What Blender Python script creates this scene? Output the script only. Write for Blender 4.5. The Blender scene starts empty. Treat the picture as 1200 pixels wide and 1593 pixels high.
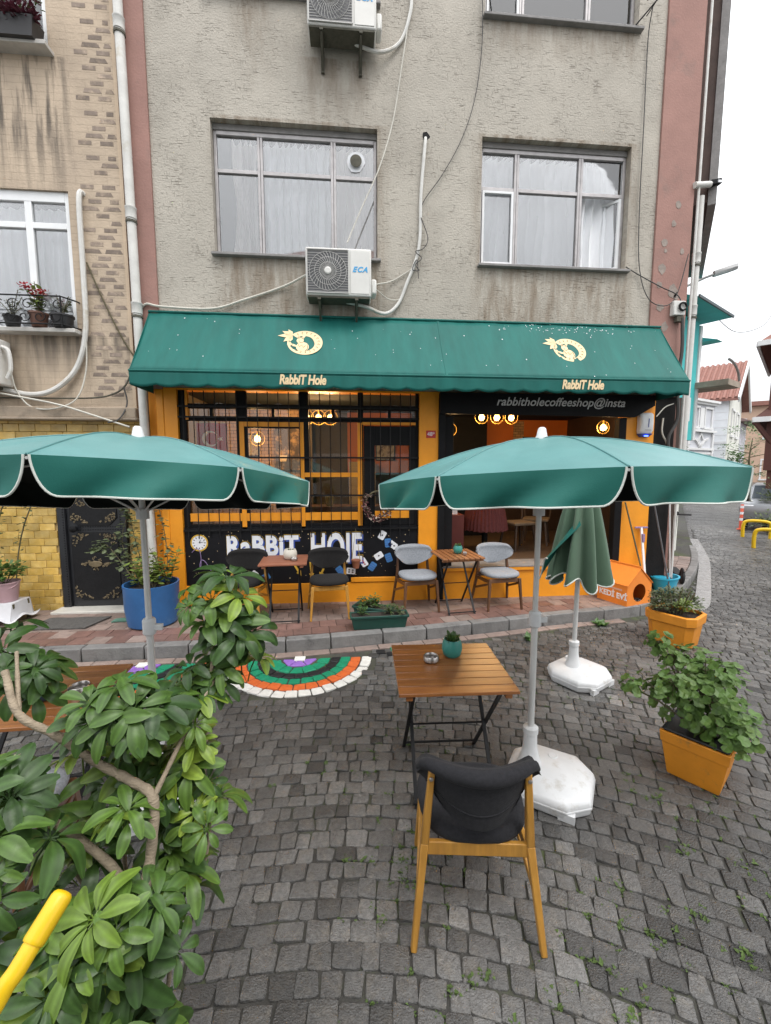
import bpy, bmesh, math, random
from math import sin, cos, pi, radians, sqrt, atan2
from mathutils import Vector, Matrix, noise
random.seed(11)
RND = random.random
U = random.uniform
SC = bpy.context.scene
COL = SC.collection

# ---------------------------------------------------------------- camera
cam = bpy.data.cameras.new('camera')
cam.sensor_fit = 'VERTICAL'; cam.sensor_height = 36.0; cam.lens = 36.0 * 660 / 1593
cam.clip_start = .05; cam.clip_end = 900
camo = bpy.data.objects.new('camera', cam); COL.objects.link(camo)
camo.location = (0, 0, 2.0); camo.rotation_euler = (radians(84.0), 0, radians(-5.05))
SC.camera = camo
# ---------------------------------------------------------------- sky: even overcast over a Nishita sky
SUN_EL, SUN_AZ = radians(62), radians(150)
w = bpy.data.worlds.new('World'); SC.world = w; w.use_nodes = True
nt = w.node_tree; nt.nodes.clear()
out = nt.nodes.new('ShaderNodeOutputWorld')
sky = nt.nodes.new('ShaderNodeTexSky'); sky.sky_type = 'NISHITA'; sky.sun_disc = False
sky.sun_elevation = SUN_EL; sky.sun_rotation = SUN_AZ; sky.dust_density = 4
b1 = nt.nodes.new('ShaderNodeBackground'); b1.inputs[1].default_value = .12
nt.links.new(sky.outputs[0], b1.inputs[0])
b2 = nt.nodes.new('ShaderNodeBackground'); b2.inputs[0].default_value = (.97, .985, 1, 1); b2.inputs[1].default_value = 1.05
tcw = nt.nodes.new('ShaderNodeTexCoord'); sxw = nt.nodes.new('ShaderNodeSeparateXYZ'); nt.links.new(tcw.outputs['Generated'], sxw.inputs[0])
ov = nt.nodes.new('ShaderNodeMapRange'); ov.inputs[3].default_value = .62; ov.inputs[4].default_value = 1.75      # overcast sky: zenith brighter than horizon, even all round
nt.links.new(sxw.outputs['Z'], ov.inputs[0]); nt.links.new(ov.outputs[0], b2.inputs[1])
mx = nt.nodes.new('ShaderNodeMixShader'); mx.inputs[0].default_value = .88
nt.links.new(b1.outputs[0], mx.inputs[1]); nt.links.new(b2.outputs[0], mx.inputs[2]); nt.links.new(mx.outputs[0], out.inputs[0])
sl = bpy.data.lights.new('sun', 'SUN'); sl.energy = .9; sl.angle = radians(25); sl.color = (1, .97, .93)
so = bpy.data.objects.new('sun', sl); COL.objects.link(so)
sd = Vector((sin(SUN_AZ) * cos(SUN_EL), cos(SUN_AZ) * cos(SUN_EL), sin(SUN_EL)))
so.rotation_euler = sd.to_track_quat('Z', 'Y').to_euler(); so.location = (0, 0, 20)
vs = SC.view_settings
vs.view_transform = 'Standard'; vs.look = 'None'; vs.gamma = 1; vs.use_curve_mapping = False; vs.exposure = .85

# ---------------------------------------------------------------- helpers
def lin(h):
    if not isinstance(h, str): return tuple(h)
    h = h.lstrip('#'); o = []
    for i in (0, 2, 4):
        c = int(h[i:i + 2], 16) / 255
        o.append(c / 12.92 if c <= .04045 else ((c + .055) / 1.055) ** 2.4)
    return tuple(o)

def pm(name, col, rough=.6, var=.12, vs=2.0, bump=.0, bs=60., metal=0., spec=.5, col2=None, c2s=1.5, c2t=(.5, .7),
       tone=False, rnd=0., emit=0., stretch=(1, 1, 1), coat=0., sheen=0., trans=0., bdist=.01, wet=0.):
    """procedural material: base colour broken up by noise, an optional second colour in patches, fine bump"""
    m = bpy.data.materials.new(name); m.use_nodes = True; n = m.node_tree; L = n.links.new; N = n.nodes
    b = N['Principled BSDF']; c = lin(col)
    tc = N.new('ShaderNodeTexCoord'); mp = N.new('ShaderNodeMapping'); mp.inputs['Scale'].default_value = stretch
    L(tc.outputs['Object'], mp.inputs[0]); src = mp.outputs[0]
    if rnd:
        oi = N.new('ShaderNodeObjectInfo'); ad = N.new('ShaderNodeVectorMath'); ad.operation = 'ADD'
        sc = N.new('ShaderNodeVectorMath'); sc.operation = 'SCALE'; sc.inputs[3].default_value = 37
        cb = N.new('ShaderNodeCombineXYZ')
        for i in range(3): L(oi.outputs['Random'], cb.inputs[i])
        L(cb.outputs[0], sc.inputs[0]); L(src, ad.inputs[0]); L(sc.outputs[0], ad.inputs[1]); src = ad.outputs[0]
    nz = N.new('ShaderNodeTexNoise'); nz.inputs['Scale'].default_value = vs; nz.inputs['Detail'].default_value = 6; nz.inputs['Roughness'].default_value = .65
    L(src, nz.inputs[0])
    mr = N.new('ShaderNodeMapRange'); mr.inputs[1].default_value = .25; mr.inputs[2].default_value = .75
    mr.inputs[3].default_value = 1 - var; mr.inputs[4].default_value = 1 + var
    L(nz.outputs[0], mr.inputs[0]); f = mr.outputs[0]
    if tone:
        at = N.new('ShaderNodeAttribute'); at.attribute_name = 'tone'
        mu = N.new('ShaderNodeMath'); mu.operation = 'MULTIPLY'; L(f, mu.inputs[0]); L(at.outputs['Fac'], mu.inputs[1]); f = mu.outputs[0]
    if rnd:
        r2 = N.new('ShaderNodeMapRange'); r2.inputs[3].default_value = 1 - rnd; r2.inputs[4].default_value = 1 + rnd
        L(oi.outputs['Random'], r2.inputs[0])
        mu = N.new('ShaderNodeMath'); mu.operation = 'MULTIPLY'; L(f, mu.inputs[0]); L(r2.outputs[0], mu.inputs[1]); f = mu.outputs[0]
    if col2 is not None:
        n2 = N.new('ShaderNodeTexNoise'); n2.inputs['Scale'].default_value = c2s; n2.inputs['Detail'].default_value = 8; n2.inputs['Roughness'].default_value = .7
        L(src, n2.inputs[0])
        rr = N.new('ShaderNodeMapRange'); rr.inputs[1].default_value = c2t[0]; rr.inputs[2].default_value = c2t[1]; L(n2.outputs[0], rr.inputs[0])
        mc = N.new('ShaderNodeMix'); mc.data_type = 'RGBA'; L(rr.outputs[0], mc.inputs[0])
        mc.inputs[6].default_value = (*c, 1); mc.inputs[7].default_value = (*lin(col2), 1); cs = mc.outputs[2]
    else:
        rg = N.new('ShaderNodeRGB'); rg.outputs[0].default_value = (*c, 1); cs = rg.outputs[0]
    vm = N.new('ShaderNodeVectorMath'); vm.operation = 'SCALE'; L(cs, vm.inputs[0]); L(f, vm.inputs[3])
    L(vm.outputs[0], b.inputs['Base Color'])
    b.inputs['Roughness'].default_value = rough; b.inputs['Metallic'].default_value = metal
    b.inputs['Specular IOR Level'].default_value = spec
    if wet:
        w2 = N.new('ShaderNodeMapRange'); w2.inputs[1].default_value = .4; w2.inputs[2].default_value = .62
        w2.inputs[3].default_value = rough; w2.inputs[4].default_value = max(.08, rough - wet)
        nw = N.new('ShaderNodeTexNoise'); nw.inputs['Scale'].default_value = 1.3; nw.inputs['Detail'].default_value = 5; L(src, nw.inputs[0])
        L(nw.outputs[0], w2.inputs[0]); L(w2.outputs[0], b.inputs['Roughness'])
    if coat: b.inputs['Coat Weight'].default_value = coat; b.inputs['Coat Roughness'].default_value = .25
    if sheen: b.inputs['Sheen Weight'].default_value = sheen; b.inputs['Sheen Roughness'].default_value = .5
    if emit: b.inputs['Emission Color'].default_value = (*c, 1); b.inputs['Emission Strength'].default_value = emit
    if bump:
        nb = N.new('ShaderNodeTexNoise'); nb.inputs['Scale'].default_value = bs; nb.inputs['Detail'].default_value = 5
        L(src, nb.inputs[0]); bp = N.new('ShaderNodeBump'); bp.inputs['Strength'].default_value = bump; bp.inputs['Distance'].default_value = bdist
        L(nb.outputs[0], bp.inputs['Height']); L(bp.outputs[0], b.inputs['Normal'])
    if trans:
        t = N.new('ShaderNodeBsdfTranslucent'); L(vm.outputs[0], t.inputs[0]); ms = N.new('ShaderNodeMixShader'); ms.inputs[0].default_value = trans
        L(b.outputs[0], ms.inputs[1]); L(t.outputs[0], ms.inputs[2]); L(ms.outputs[0], N['Material Output'].inputs[0])
    return m

def glass(name, tint=(.9, .95, .95), refl=.5, rough=.02):
    m = bpy.data.materials.new(name); m.use_nodes = True; n = m.node_tree; N = n.nodes; L = n.links.new
    N.remove(N['Principled BSDF'])
    t = N.new('ShaderNodeBsdfTransparent'); t.inputs[0].default_value = (*tint, 1)
    g = N.new('ShaderNodeBsdfGlossy'); g.inputs['Roughness'].default_value = rough
    lw = N.new('ShaderNodeFresnel'); lw.inputs[0].default_value = 1.5
    mr = N.new('ShaderNodeMapRange'); mr.inputs[1].default_value = 0; mr.inputs[2].default_value = 1
    mr.inputs[3].default_value = refl * .25; mr.inputs[4].default_value = 1; L(lw.outputs[0], mr.inputs[0])
    nz = N.new('ShaderNodeTexNoise'); nz.inputs['Scale'].default_value = 1.1; bp = N.new('ShaderNodeBump'); bp.inputs['Strength'].default_value = .06; bp.inputs['Distance'].default_value = .02
    L(nz.outputs[0], bp.inputs['Height']); L(bp.outputs[0], g.inputs['Normal'])
    ms = N.new('ShaderNodeMixShader'); L(mr.outputs[0], ms.inputs[0]); L(t.outputs[0], ms.inputs[1]); L(g.outputs[0], ms.inputs[2])
    L(ms.outputs[0], N['Material Output'].inputs[0]); return m

class MB:
    """collects shapes; build() links them as one mesh object"""
    def __init__(s): s.v = []; s.f = []; s.t = []
    def add(s, vs, fs, tone=1.0):
        o = len(s.v); s.v += [tuple(p) for p in vs]; s.f += [tuple(i + o for i in f) for f in fs]; s.t += [tone] * len(vs); return s
    def box(s, cx, cy, cz, sx, sy, sz, R=None):
        P = [Vector((x * sx / 2, y * sy / 2, z * sz / 2)) for z in (-1, 1) for y in (-1, 1) for x in (-1, 1)]
        if R is not None: P = [R @ p for p in P]
        c = Vector((cx, cy, cz))
        return s.add([p + c for p in P], [(0, 2, 3, 1), (4, 5, 7, 6), (0, 1, 5, 4), (2, 6, 7, 3), (0, 4, 6, 2), (1, 3, 7, 5)])
    def b2(s, x0, x1, y0, y1, z0, z1): return s.box((x0 + x1) / 2, (y0 + y1) / 2, (z0 + z1) / 2, x1 - x0, y1 - y0, z1 - z0)
    def bar(s, p, q, w, h, w2=None, h2=None, up=(0, 0, 1)):
        p = Vector(p); q = Vector(q); d = (q - p).normalized(); u = Vector(up)
        if abs(d.dot(u)) > .97: u = Vector((0, 1, 0))
        x = d.cross(u).normalized(); y = x.cross(d).normalized(); w2 = w if w2 is None else w2; h2 = h if h2 is None else h2
        P = [p + x * a * w / 2 + y * b * h / 2 for a, b in ((-1, -1), (1, -1), (1, 1), (-1, 1))] + [q + x * a * w2 / 2 + y * b * h2 / 2 for a, b in ((-1, -1), (1, -1), (1, 1), (-1, 1))]
        return s.add(P, [(3, 2, 1, 0), (4, 5, 6, 7), (0, 1, 5, 4), (1, 2, 6, 5), (2, 3, 7, 6), (3, 0, 4, 7)])
    def tube(s, path, r, n=8, cap=True):
        P = [Vector(p) for p in path]; m = len(P); rs = r if isinstance(r, (list, tuple)) else [r] * m; V = []; prev = None
        for i, p in enumerate(P):
            d = (P[min(i + 1, m - 1)] - P[max(i - 1, 0)]).normalized()
            if prev is None:
                a = Vector((0, 0, 1)) if abs(d.z) < .9 else Vector((1, 0, 0)); x = d.cross(a).normalized()
            else: x = (prev - d * prev.dot(d)).normalized()
            prev = x; y = d.cross(x)
            V += [p + (x * cos(2 * pi * k / n) + y * sin(2 * pi * k / n)) * rs[i] for k in range(n)]
        F = [(i * n + k, i * n + (k + 1) % n, (i + 1) * n + (k + 1) % n, (i + 1) * n + k) for i in range(m - 1) for k in range(n)]
        if cap: F += [tuple(range(n - 1, -1, -1)), tuple(range((m - 1) * n, m * n))]
        return s.add(V, F)
    def lathe(s, prof, n=24, c=(0, 0, 0), sx=1, sy=1, cap=True):
        V = []
        for r, z in prof: V += [(c[0] + r * sx * cos(2 * pi * k / n), c[1] + r * sy * sin(2 * pi * k / n), c[2] + z) for k in range(n)]
        m = len(prof)
        F = [(i * n + k, i * n + (k + 1) % n, (i + 1) * n + (k + 1) % n, (i + 1) * n + k) for i in range(m - 1) for k in range(n)]
        if cap: F += [tuple(range(n - 1, -1, -1)), tuple(range((m - 1) * n, m * n))]
        return s.add(V, F)
    def prism(s, poly, z0, z1, M=None, inset=0):
        """polygon in XY pushed from z0 to z1, then moved by matrix M"""
        n = len(poly); V = [Vector((x, y, z0)) for x, y in poly] + [Vector((x, y, z1)) for x, y in poly]
        if M is not None: V = [M @ p for p in V]
        return s.add(V, [tuple(range(n - 1, -1, -1)), tuple(range(n, 2 * n))] + [(k, (k + 1) % n, n + (k + 1) % n, n + k) for k in range(n)])
    def loft(s, rings, cap=True):
        n = len(rings[0]); V = [p for r in rings for p in r]; m = len(rings)
        F = [(i * n + k, i * n + (k + 1) % n, (i + 1) * n + (k + 1) % n, (i + 1) * n + k) for i in range(m - 1) for k in range(n)]
        if cap: F += [tuple(range(n - 1, -1, -1)), tuple(range((m - 1) * n, m * n))]
        return s.add(V, F)
    def sheet(s, fn, nu, nv):
        V = [fn(i / nu, j / nv) for j in range(nv + 1) for i in range(nu + 1)]
        return s.add(V, [(j * (nu + 1) + i, j * (nu + 1) + i + 1, (j + 1) * (nu + 1) + i + 1, (j + 1) * (nu + 1) + i) for j in range(nv) for i in range(nu)])
    def mesh(s, name, mat, smooth=False, ang=40, tone=False):
        me = bpy.data.meshes.new(name); me.from_pydata(s.v, [], s.f); me.materials.append(mat)
        if smooth:
            me.polygons.foreach_set('use_smooth', [True] * len(me.polygons)); me.set_sharp_from_angle(angle=radians(ang))
        if tone:
            a = me.attributes.new('tone', 'FLOAT', 'POINT'); a.data.foreach_set('value', s.t)
        me.update(); return me
    def build(s, name, mat, parent=None, smooth=False, bev=0, ang=40, tone=False, thick=0, sub=0, **k):
        o = link(name, s.mesh(name, mat, smooth or bev > 0, ang, tone), parent)
        if thick: md = o.modifiers.new('thickness', 'SOLIDIFY'); md.thickness = thick; md.offset = 0
        if bev: md = o.modifiers.new('bevel', 'BEVEL'); md.width = bev; md.segments = 2; md.limit_method = 'ANGLE'
        if sub: md = o.modifiers.new('sub', 'SUBSURF'); md.levels = sub; md.render_levels = sub
        return tag(o, **k) if k else o

def link(name, data, parent=None):
    o = bpy.data.objects.new(name, data); COL.objects.link(o); o.parent = parent; return o
def tag(o, label=None, cat=None, group=None, kind=None):
    if label: o['label'] = label
    if cat: o['category'] = cat
    if group: o['group'] = group
    if kind: o['kind'] = kind
    return o
def thing(name, label, cat, loc=(0, 0, 0), rz=0, group=None):
    o = link(name, None); o.empty_display_size = .1; o.location = loc; o.rotation_euler = (0, 0, radians(rz)); return tag(o, label, cat, group)
def copy_tree(o, parent=None):
    c = o.copy(); COL.objects.link(c); c.parent = parent
    for ch in [x for x in COL.objects if x.parent == o]: copy_tree(ch, c)
    return c
def again(o, label, loc, rz=0, group=None):
    c = copy_tree(o); c.location = loc; c.rotation_euler = (0, 0, radians(rz)); c['label'] = label
    if group: c['group'] = group
    return c
def rotz(d): return Matrix.Rotation(radians(d), 3, 'Z')
def spline(pts, n=6):
    """Catmull-Rom through the points"""
    P = [Vector(p) for p in pts]; P = [P[0] * 2 - P[1]] + P + [P[-1] * 2 - P[-2]]; o = []
    for i in range(1, len(P) - 2):
        a, b, c, d = P[i - 1:i + 3]
        for k in range(n):
            t = k / n; o.append(.5 * ((2 * b) + (c - a) * t + (2 * a - 5 * b + 4 * c - d) * t * t + (3 * b - a - 3 * c + d) * t ** 3))
    o.append(P[-2]); return o
WALLM = Matrix(((1, 0, 0, 0), (0, 0, -1, 0), (0, 1, 0, 0), (0, 0, 0, 1)))      # flat XY drawing -> upright, facing -Y
def text(name, s, size, mat, parent, M, shear=0, bold=0, depth=.001, align='CENTER', space=1.0):
    cu = bpy.data.curves.new(name, 'FONT'); cu.body = s; cu.size = size; cu.shear = shear; cu.offset = bold; cu.extrude = depth
    cu.align_x = align; cu.align_y = 'CENTER'; cu.space_character = space; cu.resolution_u = 4
    t = bpy.data.objects.new(name, cu); COL.objects.link(t)
    me = bpy.data.meshes.new_from_object(t.evaluated_get(bpy.context.evaluated_depsgraph_get()))
    bpy.data.objects.remove(t); bpy.data.curves.remove(cu)
    me.transform(M); me.materials.clear(); me.materials.append(mat); me.name = name
    return link(name, me, parent)
def wall_grid(xs, zs, holes, thick, M, mb=None):
    """upright slab with real openings: cells between the break lines, jambs round the holes. M maps (x, depth, z)"""
    mb = mb or MB()
    xs = sorted(set(xs + [h[0] for h in holes] + [h[1] for h in holes])); zs = sorted(set(zs + [h[2] for h in holes] + [h[3] for h in holes]))
    xs = [x for x in xs]; nx, nz = len(xs) - 1, len(zs) - 1
    def solid(i, j):
        if i < 0 or j < 0 or i >= nx or j >= nz: return False
        cx, cz = (xs[i] + xs[i + 1]) / 2, (zs[j] + zs[j + 1]) / 2
        return not any(h[0] < cx < h[1] and h[2] < cz < h[3] for h in holes)
    for i in range(nx):
        for j in range(nz):
            if not solid(i, j): continue
            x0, x1, z0, z1 = xs[i], xs[i + 1], zs[j], zs[j + 1]
            q = lambda *P: mb.add([M(*p) for p in P], [(0, 1, 2, 3)])
            q((x0, 0, z0), (x1, 0, z0), (x1, 0, z1), (x0, 0, z1)); q((x1, thick, z0), (x0, thick, z0), (x0, thick, z1), (x1, thick, z1))
            if not solid(i - 1, j): q((x0, thick, z0), (x0, 0, z0), (x0, 0, z1), (x0, thick, z1))
            if not solid(i + 1, j): q((x1, 0, z0), (x1, thick, z0), (x1, thick, z1), (x1, 0, z1))
            if not solid(i, j - 1): q((x0, thick, z0), (x1, thick, z0), (x1, 0, z0), (x0, 0, z0))
            if not solid(i, j + 1): q((x0, 0, z1), (x1, 0, z1), (x1, thick, z1), (x0, thick, z1))
    return mb
# ---------------------------------------------------------------- materials
M = {}
M['stone'] = pm('cobble_stone', (.112, .109, .105), .45, .42, 55, .9, 150, tone=True, col2=(.15, .135, .115), c2s=16, c2t=(.5, .75), bdist=.01, wet=.25, rnd=.002)
M['mortar'] = pm('joint_sand', (.05, .047, .042), .9, .4, 9, .6, 60, col2=(.06, .075, .028), c2s=1.6, c2t=(.5, .66))
for k, c in dict(white='#d8d6d0', orange='#c9612b', green='#0f7f5c', black='#1b1b1d', purple='#8a63b4').items():
    M['paint_' + k] = pm('road_paint_' + k, c, .55, .16, 22, .5, 60, col2=(.12, .11, .1), c2s=11, c2t=(.64, .8), bdist=.008)
M['paver'] = pm('pink_paver', (.235, .175, .15), .7, .25, 9, .4, 70, rnd=.16, col2=(.15, .12, .105), c2s=4, c2t=(.5, .8), wet=.2)
M['paver_red'] = pm('red_paver', (.17, .095, .078), .7, .25, 9, .4, 70, rnd=.16, col2=(.12, .08, .07), c2s=4, c2t=(.5, .8), wet=.2)
M['kerb'] = pm('kerb_concrete', (.175, .17, .165), .8, .25, 7, .5, 50, rnd=.12, col2=(.06, .06, .058), c2s=5, c2t=(.55, .72))
M['soil'] = pm('soil', (.035, .026, .02), .95, .4, 30, .8, 60)
M['moss'] = pm('moss', (.075, .12, .028), .8, .4, 20)
M['leaf'] = pm('leaf_green', (.062, .125, .028), .35, .25, 9, .1, 30, rnd=.35, trans=.22, spec=.5)
M['leaf_dark'] = pm('leaf_dark', (.075, .15, .04), .42, .3, 9, .1, 30, rnd=.2, trans=.2)
M['leaf_grey'] = pm('leaf_grey_green', (.095, .12, .055), .5, .35, 14, .1, 30, trans=.2)
M['leaf_light'] = pm('leaf_light', (.16, .22, .045), .45, .3, 9, .1, 30, trans=.25)
M['bark'] = pm('pale_bark', (.30, .24, .17), .8, .3, 14, .7, 60, stretch=(1, 1, 3))
M['twig'] = pm('twig', (.10, .085, .045), .8, .25, 20)

# ---------------------------------------------------------------- street, cobbles, kerb, pavement
KERB = [(-9, 4.43), (-4.5, 4.45), (-1.1, 4.49), (-.5, 4.53), (1.0, 4.73), (2.77, 5.06), (3.7, 5.2), (4.45, 5.46), (5.1, 5.97), (7.1, 7.9), (10.5, 12.1), (22, 26.2)]
def kerb_y(x):
    for (a, b), (c, d) in zip(KERB, KERB[1:]):
        if a <= x <= c: return b + (d - b) * (x - a) / (c - a)
    return 99
street = MB(); street.add([(-150, -60, -.03), (300, -60, -.03), (300, 400, -.03), (-150, 400, -.03)], [(0, 1, 2, 3)])
def street_mat():
    m = pm('street_setts', (.12, .114, .108), .5, .4, 5, 0, wet=.2); n = m.node_tree; N = n.nodes; L = n.links.new; b = N['Principled BSDF']
    tc = N.new('ShaderNodeTexCoord'); vo = N.new('ShaderNodeTexVoronoi'); vo.feature = 'DISTANCE_TO_EDGE'; vo.inputs['Scale'].default_value = 8.5; vo.inputs['Randomness'].default_value = .55
    L(tc.outputs['Object'], vo.inputs[0]); mr = N.new('ShaderNodeMapRange'); mr.inputs[2].default_value = .09; L(vo.outputs[0], mr.inputs[0])
    src = b.inputs['Base Color'].links[0].from_socket
    mc = N.new('ShaderNodeMix'); mc.data_type = 'RGBA'; mc.inputs[6].default_value = (.045, .042, .036, 1); L(src, mc.inputs[7]); L(mr.outputs[0], mc.inputs[0]); L(mc.outputs[2], b.inputs['Base Color'])
    bp = N.new('ShaderNodeBump'); bp.inputs['Strength'].default_value = .8; bp.inputs['Distance'].default_value = .03; L(mr.outputs[0], bp.inputs['Height']); L(bp.outputs[0], b.inputs['Normal'])
    return m
M['far_setts'] = street_mat()
ST = street.build('street', M['far_setts'], kind='structure', label='grey cobbled street running past the corner shop')
# dark bedding sand between the modelled setts
bed = MB(); bed.add([(-6, -.5, -.0105), (9.5, -.5, -.0105), (14.2, 9.4, -.0105), (12.4, 11.6, -.0105), (11.3, 12.9, -.0105), (6.2, 7.0, -.0105), (4.6, 5.7, -.0105), (3.2, 5.15, -.0105), (1, 4.8, -.0105), (-1, 4.6, -.0105), (-6, 4.55, -.0105)], [tuple(range(11))])
bed.build('joint_bed', M['mortar'], ST)
ARCS = [(-.52, 4.34), (-2.1, 4.34)]
def cobble(poly, top, tilt):
    """one sett: rough polygon with worn, rounded shoulders"""
    n = len(poly); cx = sum(p[0] for p in poly) / n; cy = sum(p[1] for p in poly) / n; V = []
    for k, (s, z) in enumerate(((1.0, -.03), (1.0, top - .0055), (.975, top - .0015), (.88, top))):
        for p in poly:
            dx, dy = p[0] - cx, p[1] - cy
            V.append((cx + dx * s, cy + dy * s, z + (tilt[0] * dx + tilt[1] * dy + U(-.0015, .0015)) * (k > 0)))
    F = [(i * n + k, i * n + (k + 1) % n, (i + 1) * n + (k + 1) % n, (i + 1) * n + k) for i in range(3) for k in range(n)] + [tuple(range(3 * n, 4 * n))]
    return V, F
def quad_to_poly(q, gap):
    """shrink a 4-corner cell by the joint and clip its corners a little"""
    cx = sum(p[0] for p in q) / 4; cy = sum(p[1] for p in q) / 4; o = []
    r = []
    for p in q:
        dx, dy = p[0] - cx, p[1] - cy; l = sqrt(dx * dx + dy * dy) or 1; k = max(.5, (l - gap) / l); r.append((cx + dx * k, cy + dy * k))
    for i in range(4):
        a, b, c = r[i - 1], r[i], r[(i + 1) % 4]; t = U(.03, .14)
        o += [(b[0] + (a[0] - b[0]) * t, b[1] + (a[1] - b[1]) * t), (b[0] + (c[0] - b[0]) * U(.03, .14), b[1] + (c[1] - b[1]) * t)]
    return o
stones = []                                     # (centre, V, F, tone)
CX, CY = -.5, -2.6
r = 2.6; ring = 0
while r < 23:
    dr = U(.084, .108); a = radians(4) + U(0, .05)
    while a < radians(160):
        da = U(.07, .132) / r; q = []
        am = a + da / 2; x, y = CX + cos(am) * (r + dr / 2), CY + sin(am) * (r + dr / 2); dist = sqrt(x * x + y * y)
        ang = math.degrees(atan2(x, y))
        ok = y > (.2 if dist < 5 else .75) and -60 < ang < (76 if dist < 5 else 56) and dist < (9.6 if ang < 36 else 17) and y < kerb_y(x) - .16 and not any((x - p) ** 2 + (y - s) ** 2 < .775 ** 2 for p, s in ARCS)
        if ok:
            wob = lambda aa, rr: (CX + cos(aa) * (rr + .03 * sin(7 * aa + rr)), CY + sin(aa) * (rr + .03 * sin(7 * aa + rr)))
            q = [wob(a, r), wob(a + da, r), wob(a + da, r + dr), wob(a, r + dr)]
            q = [(p[0] + U(-.008, .008), p[1] + U(-.008, .008)) for p in q]
            V, F = cobble(quad_to_poly(q, U(.002, .006)), U(-.004, .0035), (U(-.035, .035), U(-.035, .035)))
            t = max(.4, random.gauss(1.0, .24)) * (.88 + .5 * noise.noise((x * .7, y * .7, 0)))
            stones.append((dist, x, y, V, F, t))
        a += da
    r += dr
def seen(s): return s[2] > 1.05 and s[1] > -.42 - .0 * s[2] and s[1] / s[2] < .95
near = sorted([s for s in stones if seen(s)], key=lambda s: s[0])[:290]; ids = {id(s) for s in near}
for s in near:
    mb = MB(); mb.add([(p[0] - s[1], p[1] - s[2], p[2]) for p in s[3]], s[4], s[5]); o = mb.build('cobble', M['stone'], ST, smooth=True, ang=50, tone=True); o.location = (s[1], s[2], 0)
mb = MB()
for s in stones:
    if id(s) not in ids: mb.add(s[3], s[4], s[5])
mb.build('cobble_field', M['stone'], ST, smooth=True, ang=50, tone=True, kind='stuff')
# painted half-round fans of setts against the gutter
for (px, py), first in zip(ARCS, (True, False)):
    f = thing('painted_cobble_fan', 'half circle of cobbles painted white, orange, green, black and purple by the kerb' if first else
              'second painted cobble half circle, mostly behind leaves beside the table with the dark blue pot', 'painted stones')
    f.location = (px, py, 0)
    for r0, r1, k in ((.645, .755, 'white'), (.53, .645, 'orange'), (.425, .53, 'green'), (.325, .425, 'black'), (.19, .325, 'green'), (.06, .19, 'purple')):
        n = max(3, round(pi * (r0 + r1) / 2 / .115))
        for i in range(n):
            a0, a1 = pi + pi * i / n, pi + pi * (i + 1) / n
            q = [(r0 * cos(a0), r0 * sin(a0)), (r0 * cos(a1), r0 * sin(a1)), (r1 * cos(a1), r1 * sin(a1)), (r1 * cos(a0), r1 * sin(a0))]
            q = [(p[0] + U(-.006, .006), p[1] + U(-.006, .006)) for p in q]
            V, F = cobble(quad_to_poly(q[::-1] if False else q, .006), U(-.004, .006), (U(-.04, .04), U(-.04, .04)))
            MB().add(V, F).build('cobble', M['paint_' + k], f, smooth=True, ang=50)
    V, F = cobble([(-.055, -.045), (.055, -.045), (.055, .045), (-.055, .045)], .006, (0, 0)); MB().add(V, F).build('cobble', M['paint_white'], f, smooth=True, ang=50)
f = thing('painted_cobbles', 'short run of black and green painted cobbles at the table corner by the kerb', 'painted stones', (.5, 4.36, 0))
for x, y, k in ((-.16, .06, 'black'), (-.05, 0, 'black'), (.05, -.07, 'black'), (.13, -.14, 'black'), (.0, .11, 'green'), (.11, .08, 'green'), (.12, -.03, 'green'), (.22, .04, 'green')):
    V, F = cobble([(x - .045, y - .045), (x + .05, y - .04), (x + .045, y + .045), (x - .05, y + .04)], .012, (0, 0)); MB().add(V, F).build('cobble', M['paint_' + k], f, smooth=True, ang=50)
# kerb, gutter and pavers follow one line
def along(step, off, s0=0, smax=15.5):
    """frames along the kerb line: (point, tangent, normal towards the houses)"""
    P = spline([(x, y, 0) for x, y in KERB], 10); S = [0]
    for a, b in zip(P, P[1:]): S.append(S[-1] + (b - a).length)
    o = []; s = s0
    def at(s):
        for i in range(len(P) - 1):
            if S[i] <= s <= S[i + 1]:
                t = (s - S[i]) / (S[i + 1] - S[i]); d = (P[i + 1] - P[i]).normalized(); return P[i].lerp(P[i + 1], t), d, Vector((-d.y, d.x, 0))
    while s < smax:
        l = step() if callable(step) else step; a, d0, n0 = at(s); b, d1, n1 = at(min(s + l, smax + .5)); o.append((a + n0 * off, b + n1 * off, n0, n1)); s += l
    return o
PAVE = .13
pv = MB(); P = spline([(x, y, 0) for x, y in KERB], 6); nrm = []
for i, p in enumerate(P):
    d = (P[min(i + 1, len(P) - 1)] - P[max(i - 1, 0)]).normalized(); nrm.append(Vector((-d.y, d.x, 0)))
pv.loft([[p + n * .06 + Vector((0, 0, -.03)), p + n * .06 + Vector((0, 0, PAVE - .012)), p + n * 1.75 + Vector((0, 0, PAVE - .012)), p + n * 1.75 + Vector((0, 0, -.03))] for p, n in zip(P, nrm)])
SW = pv.build('pavement', M['mortar'], kind='structure', label='pink paved pavement along the shop fronts')
KB = thing('kerb', 'weathered grey concrete kerb edging the pink pavement', 'kerb'); KB['kind'] = 'structure'
del KB['category']
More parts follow.
